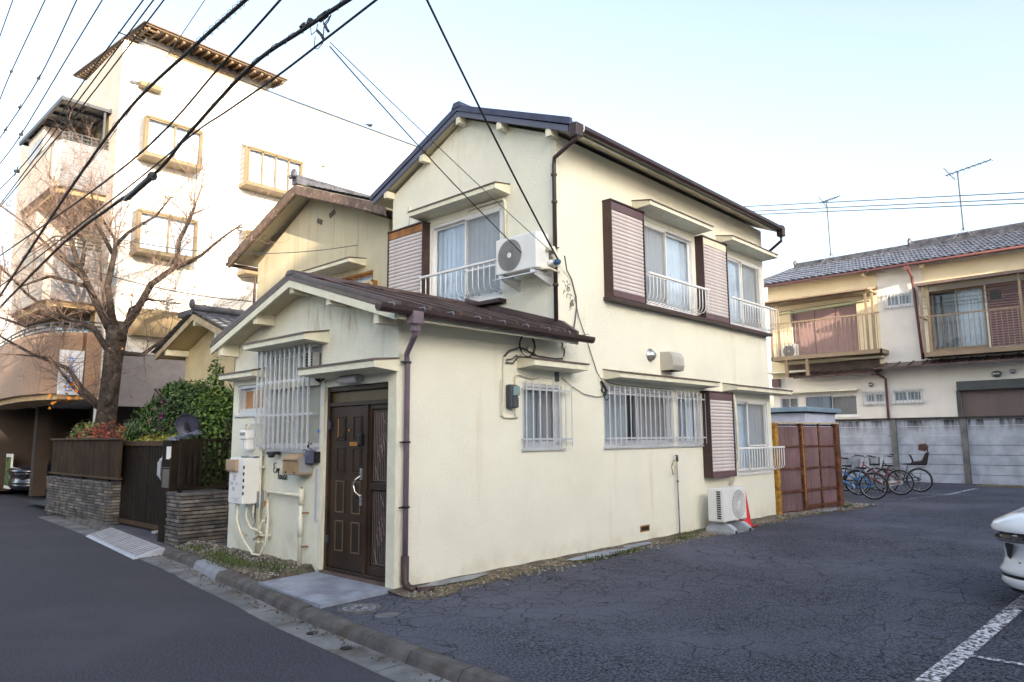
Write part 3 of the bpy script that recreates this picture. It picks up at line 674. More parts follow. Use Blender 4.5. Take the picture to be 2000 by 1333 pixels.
def rail(fr, u0, u1, zt, zb, dep, n, name='balcony_rail', r=.008, jut=.0, parent=house, topr=.022):
    m = MB(); m.fbox(fr, u0, u1, zt-.025, zt+.012, dep-.03, dep+.02); b = add(name, m, M['white'], parent, bevel=.008)
    key = (fr.kind, round(zt-zb, 3), dep)
    if key not in bar_me:
        f0 = Fr(fr.kind, 0); q = MB(); H = zt-zb; q.tube([f0.p(0, H-.02, 0), f0.p(0, H*.45, 0), f0.p(0, .10, -.004), f0.p(0, .04, -.03), f0.p(0, .0, -dep*.8)], r, 6); bar_me[key] = q.mesh('rail_bar', M['white'], True)
    for i in range(n): piece('bar', bar_me[key], b, fr.p(u0+.03+(u1-u0-.06)*i/(n-1), zb, dep))
    m = MB(); m.tube([fr.p(u0, zb+.0, dep*.2), fr.p(u1, zb+.0, dep*.2)], .007, 5); m.tube([fr.p(u0, zt-.02, 0), fr.p(u0, zt-.02, dep)], .008, 5); m.tube([fr.p(u1-.1, zb+.03, 0), fr.p(u1-.1, zb+.03, dep*.7)], .008, 5); add('rail_tie', m, M['white'], b)
rail(FY, 4.82, 6.80, 4.21, 3.76, .20, 19); rail(FY, 7.66, 9.70, 4.21, 3.76, .20, 19); rail(FY, 7.70, 9.80, 1.385, .93, .16, 19); rail(FM, 1.0, 2.78, 4.235, 3.78, .20, 15)
def grille(fr, u0, u1, z0, z1, dep, us, parent=house, r=.009, rails=(.12, .88), flat=False, rz=None):
    m = MB()
    for t in rails:
        z = z0+(z1-z0)*t; m.fbox(fr, u0, u1, z-.013, z+.013, dep-.012, dep)
        for u in (u0+.02, u1-.03): m.fbox(fr, u-.008, u+.008, z-.008, z+.008, 0, dep-.012)
    b = add('window_grille', m, M['alu'], parent)
    f0 = Fr(fr.kind, 0); q = MB()
    if flat: q.fbox(f0, -.011, .011, 0, z1-z0, -.01, .012)
    else: q.tube([f0.p(0, 0, 0), f0.p(0, z1-z0, 0)], r, 6)
    me = q.mesh('grille_bar', M['alu'])
    for u in us: piece('bar', me, b, fr.p(u, z0, dep+.008))
grille(FY, 1.98, 2.92, 1.48, 2.33, .085, [1.995+.133*i for i in range(8)])
grille(FY, 3.80, 6.80, 1.48, 2.35, .075, [3.83+.137*i for i in range(22)])
grille(FX, 1.55, 2.93, 1.48, 2.80, .11, [1.62+.1185*i for i in range(12)], flat=True, rails=(.03, .33, .66, .97))
# --- entrance
door = thing('door_frame_group', 'x', 'door', (0, .8, 0)); bpy.data.objects.remove(door)
FD = Fr('x', .085)
m = MB(); m.fbox(FD, .15, .205, .06, 2.23, -.04, .05); m.fbox(FD, 1.385, 1.43, .06, 2.23, -.04, .05); m.fbox(FD, .205, 1.385, 2.17, 2.23, -.04, .05); m.fbox(FD, .205, 1.385, 1.99, 2.04, -.04, .045); m.fbox(FD, .60, .655, .10, 1.99, -.04, .045); m.fbox(FD, .205, 1.385, .06, .10, -.04, .05)
df = add('door_frame', m, M['door'], house, bevel=.004)
m = MB(); m.fbox(FD, .205, 1.385, 2.04, 2.17, -.02, .0); add('transom_panel', m, mat('bronze_transom', (.13, .10, .05), .4), df)
m = MB(); m.fbox(FX, .15, 1.43, .03, .062, -.13, .02); add('threshold', m, M['flash'], df)
m = MB(); m.fbox(FD, .655, 1.385, .105, 1.985, -.03, .022); dl = add('front_door', m, M['door'], house, bevel=.003)
pan = [(1.15, 1.585, 1.87), (.82, 1.585, 1.87), (1.15, 1.20, 1.50), (.82, 1.20, 1.50), (1.15, .74, 1.11), (.82, .74, 1.11), (1.15, .30, .65), (.82, .30, .65)]
for (uc, z0, z1) in pan:
    w_ = .085; m = MB()
    for q in ((uc-w_, uc-w_+.014, z0, z1), (uc+w_-.014, uc+w_, z0, z1), (uc-w_+.014, uc+w_-.014, z1-.014, z1), (uc-w_+.014, uc+w_-.014, z0, z0+.014)): m.fbox(FD, *q, .022, .036)
    add('panel_moulding', m, M['doorlite'] if z0 < 1.1 else M['door'], dl, bevel=.003)
    m = MB(); m.fbox(FD, uc-w_+.03, uc+w_-.03, z0+.03, z1-.03, .022, .030); add('raised_panel', m, M['doorp'], dl, bevel=.005)
m = MB(); m.fbox(FD, 1.20, 1.215, 1.62, 1.85, .032, .036); add('painted_glint', m, M['brass'], dl)  # thin brass strip paints a highlight on the upper door panel
m = MB(); m.fbox(FD, .80, .96, 1.515, 1.565, .022, .04); add('letter_plate', m, M['brass'], dl, bevel=.004)
m = MB(); m.fbox(FD, .70, .76, 1.52, 1.66, .022, .075); add('keypad_lock', m, M['black'], dl, bevel=.015)
m = MB(); m.ellip(FD.p(.985, 1.70, .03), .008, .012, .016); add('door_viewer', m, M['brass'], dl)
m = MB(); m.fbox(FD, .70, .745, 1.13, 1.26, .022, .04); m.fbox(FD, .70, .745, .84, .97, .022, .04); m.tube([FD.p(.722, 1.18, .04), FD.p(.755, 1.14, .085), FD.p(.785, 1.07, .09), FD.p(.76, 1.0, .085), FD.p(.722, .95, .04)], .012, 8); add('handle', m, M['silver'], dl, bevel=.004)
m = MB(); m.fbox(FD, 1.36, 1.40, 1.72, 1.82, .03, .055); m.fbox(FD, 1.36, 1.40, .38, .46, .03, .055); add('hinge', m, M['dkgrey'], dl)
m = MB(); m.fbox(FD, .205, .60, .10, 1.99, -.035, -.02); sd = add('side_light', m, mat('bronze_mesh_glass', (.06, .045, .045), .35, var=.3, vs=30), house)
m = MB()
for q in ((.205, .25, .10, 1.99), (.555, .60, .10, 1.99), (.25, .555, 1.94, 1.99), (.25, .555, .10, .20), (.25, .555, 1.03, 1.11)): m.fbox(FD, *q, -.02, .02)
add('side_light_frame', m, M['door'], sd, bevel=.003)
m = MB()
for (za, zb) in ((1.12, 1.93), (.21, 1.02)):
    H = zb-za
    for i in range(9): u = .27+i*.033; m.tube([FD.p(u, za+.01, -.005), FD.p(u, zb-.01, -.005)], .004, 4)
    for k_ in (0, 1, 2):
        c = .5+(k_-1)*.07; m.tube([FD.p(.46-k_*.05, za+H*(c), .0), FD.p(.41-k_*.04, za+H*(c+.16), 0), FD.p(.36-k_*.03, za+H*(c-.02), 0), FD.p(.40-k_*.05, za+H*(c-.17), 0), FD.p(.46-k_*.05, za+H*c, 0)], .004, 4)
    m.tube([FD.p(.53, za+H*.2, 0), FD.p(.49, za+H*.2, 0), FD.p(.44, za+.02, 0)], .004, 4); m.tube([FD.p(.28, za+H*.8, 0), FD.p(.33, za+H*.8, 0), FD.p(.40, za+H*.97, 0)], .004, 4)
    for z in (za+.012, zb-.012): m.tube([FD.p(.265, z, 0), FD.p(.54, z, 0)], .005, 4)
add('ornamental_grille', m, mat('bronze_grille', (.16, .13, .12), .4, .3), sd)
m = MB(); m.fbox(FX, 0.0, .15, .0, 2.42, 0, .015); m.fbox(FX, 1.43, 1.50, .06, 2.30, 0, .012); add('corner_board', m, M['trim'], house, bevel=.004)
# conduit cover strip left of the door
m = MB(); m.fbox(FX, 1.50, 1.555, .62, 1.25, 0, .03); add('cable_cover', m, M['alu'], house, bevel=.006)
# vents
m = MB(); m.lathe((5.10, 0, 2.91), [(.0, .09), (.05, .085), (.085, .05), (.095, .0), (.105, .0), (.11, .004)], '-y', 20); add('vent_hood', m, M['silver'], house, smooth=True)
m = MB(); pr = [(0, 2.68), (.22, 2.68), (.245, 2.76), (.235, 2.90), (.18, 2.985), (0, 2.995)]; m.prism([(5.40, -d, z) for d, z in pr], (.36, 0, 0)); add('vent_hood', m, mat('satin_beige_hood', (.55, .52, .46), .35, .3), house, bevel=.008)
m = MB(); m.box(5.43, 5.73, -.2, -.02, 2.674, 2.679); add('vent_grille', m, M['dark'], house)
m = MB(); m.fbox(FY, 4.66, 4.92, .16, .255, -.02, .004); vf = add('foundation_vent', m, M['rustwood'], house)
m = MB(); m.fbox(FY, 4.69, 4.89, .18, .235, 0, .008); add('vent_opening', m, M['dark'], vf)
m = MB(); m.tube([FY.p(7.70, 2.37, .12), FY.p(7.66, 2.25, .17), FY.p(7.68, 1.9, .175), FY.p(7.69, 1.2, .175), FY.p(7.66, .82, .10), FY.p(7.58, .72, .06)], .028, 8); ad = single('pipe_duct', m, M['offwhite'], 'white insulated pipe duct running down beside the ground-floor shutter box', 'pipe', smooth=True)
# ================================================================== things fixed to the house
def ac_unit(name, label, fr, u0, u1, z0, z1, d0, d1, feet=None, fan_left=True, group=None, sidegrille=True, dark=False):
    t = thing(name, label, 'air conditioner', fr.p((u0+u1)/2, z0, (d0+d1)/2), group)
    m = MB(); m.fbox(fr, u0, u1, z0+.02, z1, d0, d1); add('casing', m, M['whitep'], t, bevel=.018)
    uc = u0+(u1-u0)*(.64 if not fan_left else .36); zc = (z0+z1)/2; Rr = (z1-z0)*.42
    if fr.kind == 'x': ax = '-x'
    else: ax = '-y'
    c = fr.p(uc, zc, d1)
    m = MB(); m.lathe(c, [(0, .001), (Rr, .001), (Rr*1.02, .004)], ax, 28); add('fan_opening', m, M['grey'] if dark else mat('painted_fan_shade', (.42, .43, .44), .6), t)  # flat disc, its grey stands in for shade behind the guard
    m = MB()
    for k in range(1, 8):
        rr = Rr*k/8; m.torus(fr.p(uc, zc, d1+.008), rr, .0035, 'x' if fr.kind == 'x' else 'y', 28, 4)
    for k in range(20):
        a = k*math.pi/10; a2 = a+.5
        m.tube([fr.p(uc+Rr*.14*math.cos(a), zc+Rr*.14*math.sin(a), d1+.009), fr.p(uc+Rr*.6*math.cos(a+.25), zc+Rr*.6*math.sin(a+.25), d1+.012), fr.p(uc+Rr*math.cos(a2), zc+Rr*math.sin(a2), d1+.006)], .0035, 4)
    add('fan_guard', m, M['grey'] if dark else M['whitep'], t)
    m = MB(); m.lathe(fr.p(uc, zc, d1+.008), [(0, .01), (Rr*.16, .008), (Rr*.18, 0)], ax, 18); add('fan_hub', m, M['whitep'], t)
    m = MB(); m.fbox(fr, u0+.02, u0+.12, z0, z0+.03, d0+.02, d1-.02); m.fbox(fr, u1-.12, u1-.02, z0, z0+.03, d0+.02, d1-.02); add('foot_rail', m, M['grey'], t)
    return t, uc
t, _ = ac_unit('air_conditioner', 'white air conditioner outdoor unit bracketed to the upper wall beside the front window', FM, .05, .83, 3.90, 4.44, .12, .40, fan_left=False, dark=True)
m = MB()
for u in (.12, .72):
    m.fbox(FM, u-.02, u+.02, 3.86, 3.90, .0, .43); m.prism([FM.p(u-.012, 3.86, .0), FM.p(u-.012, 3.86, .40), FM.p(u-.012, 3.83, .36), FM.p(u-.012, 3.72, .0)], (0, .024, 0))
m.fbox(FM, .0, .86, 3.845, 3.86, .40, .43); add('wall_bracket', m, M['alu'], t)
m = MB(); m.fbox(FM, .05, .10, 4.20, 4.24, .0, .12); m.tube([FM.p(.04, 4.20, .2), FM.p(-.03, 4.22, .12), FM.p(-.05, 4.14, .1), FM.p(-.02, 4.0, .08), FM.p(.02, 3.96, .05)], .035, 8); m.tube([FM.p(.1, 3.92, .3), FM.p(0, 3.93, .2), FM.p(-.02, 3.9, .0)], .02, 6); add('refrigerant_pipe', m, M['offwhite'], t, smooth=True)
m = MB(); m.tube([FM.p(1.78, 5.19, .03), FM.p(1.75, 5.215, .03), FM.p(1.2, 5.215, .03), FM.p(1.02, 5.20, .03), FM.p(.985, 5.12, .03), FM.p(.98, 4.5, .03)], .022, 8); add('pipe_run', m, M['offwhite'], t, smooth=True)
t, uc = ac_unit('air_conditioner', 'white air conditioner outdoor unit on grey plastic feet at the foot of the side wall', FY, 6.42, 7.24, .17, .73, .20, .50, fan_left=False)
m = MB()
for i in range(13): m.box(6.414, 6.424, -.44, -.37, .235+i*.036, .257+i*.036)
add('side_louvre', m, M['black'], t)
m = MB(); m.box(7.13, 7.17, -.503, -.498, .60, .612); m.box(7.14, 7.19, -.503, -.498, .56, .565); add('rating_mark', m, M['grey'], t)
for u in (6.50, 7.02):
    m = MB(); m.prism([(u, -.62, 0), (u, -.10, 0), (u, -.10, .07), (u, -.22, .15), (u, -.50, .15), (u, -.62, .07)], (.13, 0, 0)); add('foot_block', m, mat('grey_foot_block', (.40, .43, .48), .6, var=.1), t, bevel=.012)
    m = MB(); m.box(u+.03, u+.10, -.625, -.55, .0, .045); add('foot_notch', m, M['dark'], t)
m = MB(); m.box(6.3, 7.3, -.60, -.15, .0, .02); add('base_slab', m, M['concrete'], t)
# traffic cone
t = thing('traffic_cone', 'faded red traffic cone standing behind the ground air conditioner', 'traffic cone', (7.50, -.33, 0))
m = MB(); m.lathe((7.50, -.33, 0), [(.125, .03), (.115, .05), (.03, .68), (.022, .70), (0, .70)], n=22); add('cone_body', m, M['red'], t, smooth=True)
m = MB(); m.box(7.33, 7.67, -.50, -.16, .01, .04); add('cone_base', m, mat('dark_red_base', (.25, .02, .02), .6), t, bevel=.01)
# electric meter, conduits, coil
FYp = lambda u, z, d=.02: FY.p(u, z, d)
t = thing('electric_meter', 'dark grey electricity meter on the side wall left of the small barred window', 'electric meter', (1.77, -.05, 2.0))
m = MB(); m.fbox(FY, 1.70, 1.84, 1.97, 2.27, 0, .10); add('meter_case', m, M['dkgrey'], t, bevel=.02)
m = MB(); m.fbox(FY, 1.735, 1.845, 2.13, 2.25, .09, .125); add('meter_glass', m, mat('meter_window', (.22, .32, .33), .15), t, bevel=.012)
m = MB(); m.fbox(FY, 1.73, 1.83, 1.98, 2.11, .10, .115); add('terminal_cover', m, M['dkgrey'], t, bevel=.01)
m = MB(); m.tube([FYp(1.66, 2.62), FYp(1.645, 2.45), FYp(1.64, 2.0), FYp(1.62, 1.90), FYp(1.64, 1.86), FYp(1.70, 1.855), FYp(1.90, 1.855)], .013, 6); m.tube([FYp(1.60, 2.32), FYp(1.60, 1.88), FYp(1.64, 1.862)], .008, 5); m.tube([FYp(1.88, 1.86), FYp(1.80, 1.97)], .006, 5); m.tube([FYp(1.86, 1.86), FYp(1.85, 1.97)], .006, 5); m.tube([FYp(1.85, 2.2), FYp(1.86, 2.38), FYp(1.92, 2.41), FYp(2.18, 2.37), FYp(2.30, 2.39)], .011, 6); add('conduit', m, M['offwhite'], t, smooth=True)
t = thing('cable_coil', 'black cable coiled in a ring on the wall above the small side hood', 'cable', (2.12, -.03, 2.75))
m = MB(); m.torus((2.08, -.035, 2.80), .145, .007, 'y', 32, 5); m.torus((2.085, -.045, 2.795), .15, .005, 'y', 32, 5); add('coil', m, M['wire'], t)
m = MB(); m.tube([FYp(2.2, 2.72), FYp(2.3, 2.68), FYp(2.7, 2.67), FYp(2.85, 2.69), FYp(2.88, 2.78), FYp(2.86, 2.85), FYp(2.80, 2.96)], .010, 5); m.tube([FYp(1.66, 2.62), FYp(1.75, 2.7), FYp(1.95, 2.76), FYp(2.1, 2.74), FYp(2.25, 2.68)], .014, 5); m.tube([FYp(1.7, 2.58), FYp(1.8, 2.60), FYp(1.9, 2.66)], .010, 5); m.tube([FYp(1.7, 2.55), FYp(1.82, 2.545), FYp(1.9, 2.62)], .010, 5); add('loose_cable', m, M['wirelit'], t, smooth=True)
m = MB(); m.fbox(FY, 2.10, 2.15, 2.73, 2.79, 0, .05); m.fbox(FY, 2.83, 2.90, 2.83, 2.87, 0, .04); m.fbox(FY, 2.83, 2.88, 2.66, 2.71, 0, .03); add('cable_clip', m, M['offwhite'], t, bevel=.006)
m = MB(); m.tube([FYp(2.80, 2.42), FYp(3.0, 2.32), FYp(3.3, 2.21), FYp(3.6, 2.18), FYp(3.74, 2.19)], .006, 4); m.fbox(FY, 2.68, 2.74, 2.36, 2.50, 0, .03)
single('wall_cable', m, M['wirelit'], 'thin cable sagging along the side wall between the small and the wide barred windows', 'cable')
t = thing('cable_bundle', 'tangle of cables running down the side wall from the insulator by the brown upper downpipe', 'cable', (3.0, -.03, 3.6))
m = MB(); m.tube([(2.74, -.16, 4.10), FYp(2.92, 3.95, .05), FYp(3.06, 3.85), FYp(3.16, 3.6), FYp(3.17, 3.45), FYp(3.14, 3.3), FYp(3.05, 3.05, .04), FYp(3.0, 2.98, .3)], .010, 5); add('cable_run', m, M['wirelit'], t, smooth=True)
m = MB(); m.tube([FYp(3.17, 3.45), FYp(3.22, 3.3), FYp(3.4, 2.98), FYp(3.62, 2.55), FYp(3.78, 2.34, .05)], .007, 5); m.tube([FYp(3.76, 2.36), FYp(3.72, 2.28), FYp(3.80, 2.24)], .012, 5); add('drop_cable', m, M['wirelit'], t, smooth=True)
m = MB(); m.torus((3.80, -.05, 2.20), .06, .006, 'y', 16, 4); m.tube([FYp(3.72, 2.42), FYp(3.80, 2.28, .05), FYp(3.74, 2.2, .05)], .02, 5); m.tube([FYp(3.74, 2.46), FYp(3.85, 2.385, .1), FYp(4.2, 2.375, .08), FYp(5.7, 2.375, .07)], .006, 5); add('cable_knot', m, M['wire'], t)
rr = random.Random(3); m = MB()
for c in ((2.98, 3.72), (3.07, 3.5)):
    for _ in range(22):
        u, z = c[0]+rr.gauss(0, .04), c[1]+rr.gauss(0, .05); m.tube([FYp(u, z, .012), FYp(u+rr.gauss(0, .03), z+rr.gauss(0, .03), .02)], .004, 3)
add('dead_ivy_root', m, M['wire'], t, kind='stuff')
t = thing('cable_insulator', 'white and blue insulators holding the service drop beside the upper air conditioner', 'insulator', (2.72, -.1, 4.15))
m = MB(); m.ellip((2.66, .02, 4.02), .05, .05, .045); m.ellip((2.70, -.02, 4.12), .05, .05, .03); add('porcelain_knob', m, M['whitep'], t, smooth=True)
m = MB(); m.lathe((2.68, -.08, 4.02), [(.0, -.05), (.04, -.04), (.045, .02), (.02, .05), (0, .05)], '-y', 12); add('blue_knob', m, mat('blue_glaze', (.03, .09, .2), .2), t, smooth=True)
m = MB(); m.tube([(2.75, .02, 3.98), (2.62, -.06, 4.02)], .012, 6); m.tube([(2.76, .15, 4.22), (2.72, -.08, 4.235)], .012, 5); add('insulator_arm', m, M['steel'], t)
m = MB(); m.fbox(FM, 3.28, 3.34, 5.52, 5.62, 0, .04); t = thing('aerial_socket', 'small weatherproof socket box with a hanging lead high on the left of the upper gable', 'socket box', FM.p(3.31, 5.55)); add('box', m, M['offwhite'], t, bevel=.01)
m = MB(); m.tube([FM.p(3.31, 5.52, .02), FM.p(3.30, 5.40, .02), FM.p(3.32, 5.18, .03), FM.p(3.38, 5.30-.25, .02), FM.p(3.50, 4.99+.25, .01)][:3]+[FM.p(3.36, 5.10+.12, .02), FM.p(3.46, 5.22, .02)], .005, 4); add('lead', m, M['wirelit'], t)
# standpipe tap
t = thing('standpipe', 'thin standpipe with a tap and a small hose loop against the side wall', 'standpipe', (5.72, -.06, 0))
m = MB(); m.tube([(5.74, -.05, .0), (5.72, -.05, 1.22)], .012, 8); add('pipe', m, M['concrete'], t, smooth=True)
m = MB(); m.tube([(5.72, -.05, 1.2), (5.72, -.05, 1.27), (5.70, -.08, 1.29), (5.67, -.10, 1.26), (5.67, -.10, 1.2)], .013, 8); m.box(5.69, 5.75, -.06, -.04, 1.29, 1.305); m.cyl((5.73, -.05, .86), (5.73, -.05, .89), .02, 8); add('tap', m, M['dkgrey'], t, smooth=True)
m = MB(); m.tube([(5.67, -.1, 1.2), (5.58, -.08, 1.22), (5.52, -.07, 1.12), (5.56, -.07, .99), (5.62, -.07, 1.02), (5.63, -.07, 1.14)], .008, 6); add('hose', m, M['straw'], t, smooth=True)
# --- front: gas heater, meter, pipes
t = thing('water_heater', 'white gas water heater on the front wall with hoses hanging below it', 'water heater', (-.17, 3.05, .75))
m = MB(); m.box(-.30, -.06, 2.86, 3.26, .76, 1.36); add('heater_case', m, M['whitep'], t, bevel=.012)
m = MB(); m.box(-.345, -.30, 3.0, 3.28, 1.20, 1.34); m.box(-.335, -.30, 2.995, 3.27, 1.18, 1.20); add('exhaust_outlet', m, mat('tan_exhaust', (.42, .30, .20), .5), t, bevel=.006)
m = MB()
for i in range(5): m.box(-.303, -.285, 2.852, 2.862, 1.22-i*.085, 1.26-i*.085)
m.box(-.302, -.300, 2.93, 3.16, .83, .833); m.box(-.302, -.3, 2.95, 3.1, .80, .803); add('slot', m, M['black'], t)
m = MB()
for (a, b, c, d) in ((3.05, 3.14, 1.06, 1.14), (3.12, 3.2, 1.0, 1.05), (3.07, 3.15, .93, .98), (3.0, 3.06, 1.0, 1.04)): m.box(-.3025, -.3, a, b, c, d)
add('label_sticker', m, mat('grey_sticker', (.5, .52, .56), .5), t)
m = MB(); m.box(-.10, 0, 2.84, 2.86, .70, .92); m.box(-.16, -.02, 2.86, 3.0, 1.36, 1.38); m.box(-.28, -.2, 2.92, 2.98, 1.35, 1.385); add('bracket', m, M['steel'], t, bevel=.003)
for pts, r_ in (([(-.2, 3.2, .76), (-.2, 3.2, .62), (-.16, 3.17, .42), (-.1, 3.1, .32)], .017), ([(-.24, 3.08, .76), (-.25, 3.09, .55), (-.2, 3.0, .30), (-.15, 2.8, .12), (-.12, 2.66, .12), (-.10, 2.56, .30), (-.08, 2.57, .62), (-.07, 2.63, .82), (-.07, 2.64, .88)], .018),
                ([(-.16, 3.0, .76), (-.16, 3.0, .56), (-.13, 2.93, .44), (-.1, 2.82, .42), (-.07, 2.72, .38)], .018), ([(-.12, 2.9, .74), (-.12, 2.9, .56)], .014), ([(-.1, 2.9, .30), (-.08, 2.8, .36), (-.07, 2.66, .36), (-.05, 2.55, .37)], .016), ([(-.08, 2.78, .36), (-.09, 2.76, .46), (-.08, 2.7, .54), (-.06, 2.60, .55)], .019)):
    m = MB(); m.tube(pts, r_, 8); add('hose', m, M['offwhite'], t, smooth=True)
m = MB(); m.tube([(-.1, 2.88, .76), (-.1, 2.87, .5), (-.12, 2.92, .42)], .005, 4); m.torus((-.1, 2.93, .60), .045, .004, 'x', 16, 4); add('lead', m, M['black'], t)
m = MB(); m.box(-.09, -.05, 2.62, 2.66, .86, .93); m.cyl((-.07, 2.84, .36), (-.07, 2.75, .34), .026, 8); m.cyl((-.07, 2.62, .52), (-.07, 2.60, .6), .024, 8); add('valve', m, M['rustwood'], t, bevel=.004)
t = thing('gas_meter', 'small white gas meter on the front wall above the water heater', 'gas meter', (-.08, 3.2, 1.46))
m = MB(); m.box(-.17, -.03, 3.09, 3.29, 1.60, 1.73); m.box(-.15, -.03, 3.10, 3.28, 1.46, 1.61); add('meter_body', m, M['whitep'], t, bevel=.02)
m = MB(); m.box(-.172, -.165, 3.12, 3.26, 1.655, 1.70); m.box(-.155, -.145, 3.185, 3.19, 1.48, 1.6); add('dial_window', m, M['grey'], t)
m = MB(); m.cyl((-.10, 3.30, 1.68), (-.10, 3.33, 1.68), .02, 8); add('cap', m, M['black'], t)
m = MB(); m.tube([(-.10, 3.24, 1.73), (-.10, 3.24, 1.80), (-.10, 3.20, 1.81), (-.10, 3.16, 1.81), (-.10, 3.14, 1.80), (-.10, 3.14, 1.73)], .014, 6); add('union', m, M['offwhite'], t, smooth=True)
t = thing('gas_pipe', 'pair of cream gas pipes running down the front wall beside the white meter', 'pipe', (-.06, 2.9, 0))
m = MB(); m.tube([(-.08, 3.2, 1.81), (-.07, 2.9, 1.81), (-.06, 2.86, 1.79), (-.06, 2.85, .05)], .019, 8); add('pipe', m, M['offwhite'], t, smooth=True)
m = MB(); m.tube([(-.05, 2.92, 1.74), (-.05, 2.92, .05)], .016, 8); add('pipe', m, M['offwhite'], t, smooth=True)
m = MB()
for z in (1.22, .25): m.box(-.085, 0, 2.82, 2.95, z, z+.03)
m.tube([(-.05, 2.92, 1.24), (-.06, 3.0, 1.24), (-.06, 3.02, 1.2)], .015, 6); add('pipe_strap', m, M['offwhite'], t)
t = thing('standpipe', 'cream bent pipe standing free of the front wall below the mailbox', 'standpipe', (-.08, 1.77, 0))
m = MB(); m.tube([(-.08, 1.775, .06), (-.08, 1.775, .96)], .024, 10); m.cyl((-.08, 1.775, .42), (-.08, 1.775, .66), .030, 10); m.cyl((-.08, 1.775, .80), (-.08, 1.775, 1.0), .032, 10); add('riser', m, M['offwhite'], t, smooth=True)
m = MB(); m.tube([(-.08, 1.79, .915), (-.08, 2.58, .925), (-.08, 2.63, .91), (-.08, 2.635, .80)], .02, 10); add('cross_pipe', m, M['offwhite'], t, smooth=True)
m = MB(); m.box(-.08, -.01, 1.70, 1.75, .70, .715); m.box(-.08, -.01, 1.70, 1.75, .30, .315); m.cyl((-.08, 2.635, .80), (-.08, 2.635, .74), .03, 8); m.cyl((-.08, 1.775, 1.0), (-.08, 1.775, 1.02), .012, 6); add('fitting', m, M['rustwood'], t)
# mailbox, doorbell, lamp, letters
t = thing('mailbox', 'copper-tan mailbox under the tall grille left of the entrance', 'mailbox', (-.12, 1.80, 1.17))
m = MB(); m.prism([(-.01, 1.66, 1.17), (-.22, 1.66, 1.17), (-.22, 1.66, 1.37), (-.15, 1.66, 1.415), (-.01, 1.66, 1.415)], (0, .34, 0)); add('box', m, M['copperbox'], t, bevel=.004)
m = MB(); m.box(-.20, -.02, 1.655, 1.66, 1.19, 1.39); add('side_panel', m, M['grey'], t)
m = MB(); m.box(-.226, -.22, 1.665, 1.995, 1.335, 1.345); add('flap_gap', m, M['black'], t)
for u in (1.72, 1.92):
    m = MB(); m.lathe((-.22, u, 1.20), [(0, .004), (.012, .004), (.013, 0)], '-x', 12); add('lock_hole', m, M['black'], t)
m = MB(); m.box(-.232, -.22, 1.68, 1.70, 1.175, 1.19); m.tube([(-.225, 1.73, 1.18), (-.235, 1.80, 1.172), (-.225, 1.93, 1.175)], .006, 5); add('latch', m, M['steel'], t)
t = thing('door_intercom', 'blue-grey intercom box on the front wall between the mailbox and the door', 'intercom', (-.05, 1.5, 1.3))
m = MB(); m.box(-.12, -.02, 1.56, 1.66, 1.31, 1.47); m.box(-.13, -.12, 1.585, 1.635, 1.36, 1.41); add('speaker', m, mat('slate_plastic', (.11, .12, .19), .4), t, bevel=.006)
m = MB(); m.box(-.06, -.01, 1.48, 1.56, 1.32, 1.45); m.tube([(-.05, 1.6, 1.47), (-.05, 1.7, 1.50), (-.06, 1.8, 1.46)], .006, 4); add('junction_box', m, M['black'], t, bevel=.005)
m = MB(); m.lathe((-.025, 1.52, 1.70), [(0, .004), (.022, .004), (.024, 0)], '-x', 14); single('door_sticker', m, mat('blue_sticker', (.04, .14, .5), .4), 'small round blue sticker on the wall left of the entrance door', 'sticker')
t = thing('spotlight', 'black sensor light clipped under the left end of the tall grille', 'light', (-.1, 2.5, 1.40))
m = MB(); m.box(-.15, -.04, 2.38, 2.55, 1.405, 1.445); m.ellip((-.12, 2.47, 1.39), .045, .05, .028); add('lamp_head', m, M['black'], t, bevel=.008)
t = thing('porch_lamp', 'grey cylindrical porch lamp under the hood above the entrance door', 'lamp', (-.08, .83, 2.29))
m = MB(); m.cyl((-.07, .64, 2.285), (-.07, 1.0, 2.285), .048, 16); add('lamp_shade', m, mat('milky_lamp', (.50, .48, .50), .35), t, smooth=False)
m = MB(); m.cyl((-.07, .625, 2.285), (-.07, .64, 2.285), .053, 16); m.box(-.06, 0, .7, .95, 2.27, 2.34); add('lamp_mount', m, M['grey'], t)
m = MB(); m.tube([(-.10, 1.5, 2.335), (-.06, 1.46, 2.30), (-.05, 1.38, 2.335), (-.06, 1.42, 2.36), (-.07, 1.5, 2.31)], .014, 5); m.tube([(-.09, 1.63, 1.56), (-.12, 1.6, 1.51), (-.09, 1.56, 1.55)], .01, 4)
single('wire_tangle', m, M['wire'], 'short tangle of black wire twisted round the right end of the tall grille', 'wire')
nm = thing('house_name_lettering', 'thin black script lettering on the front wall left of the copper mailbox', 'lettering', (-.01, 2.4, 1.2))
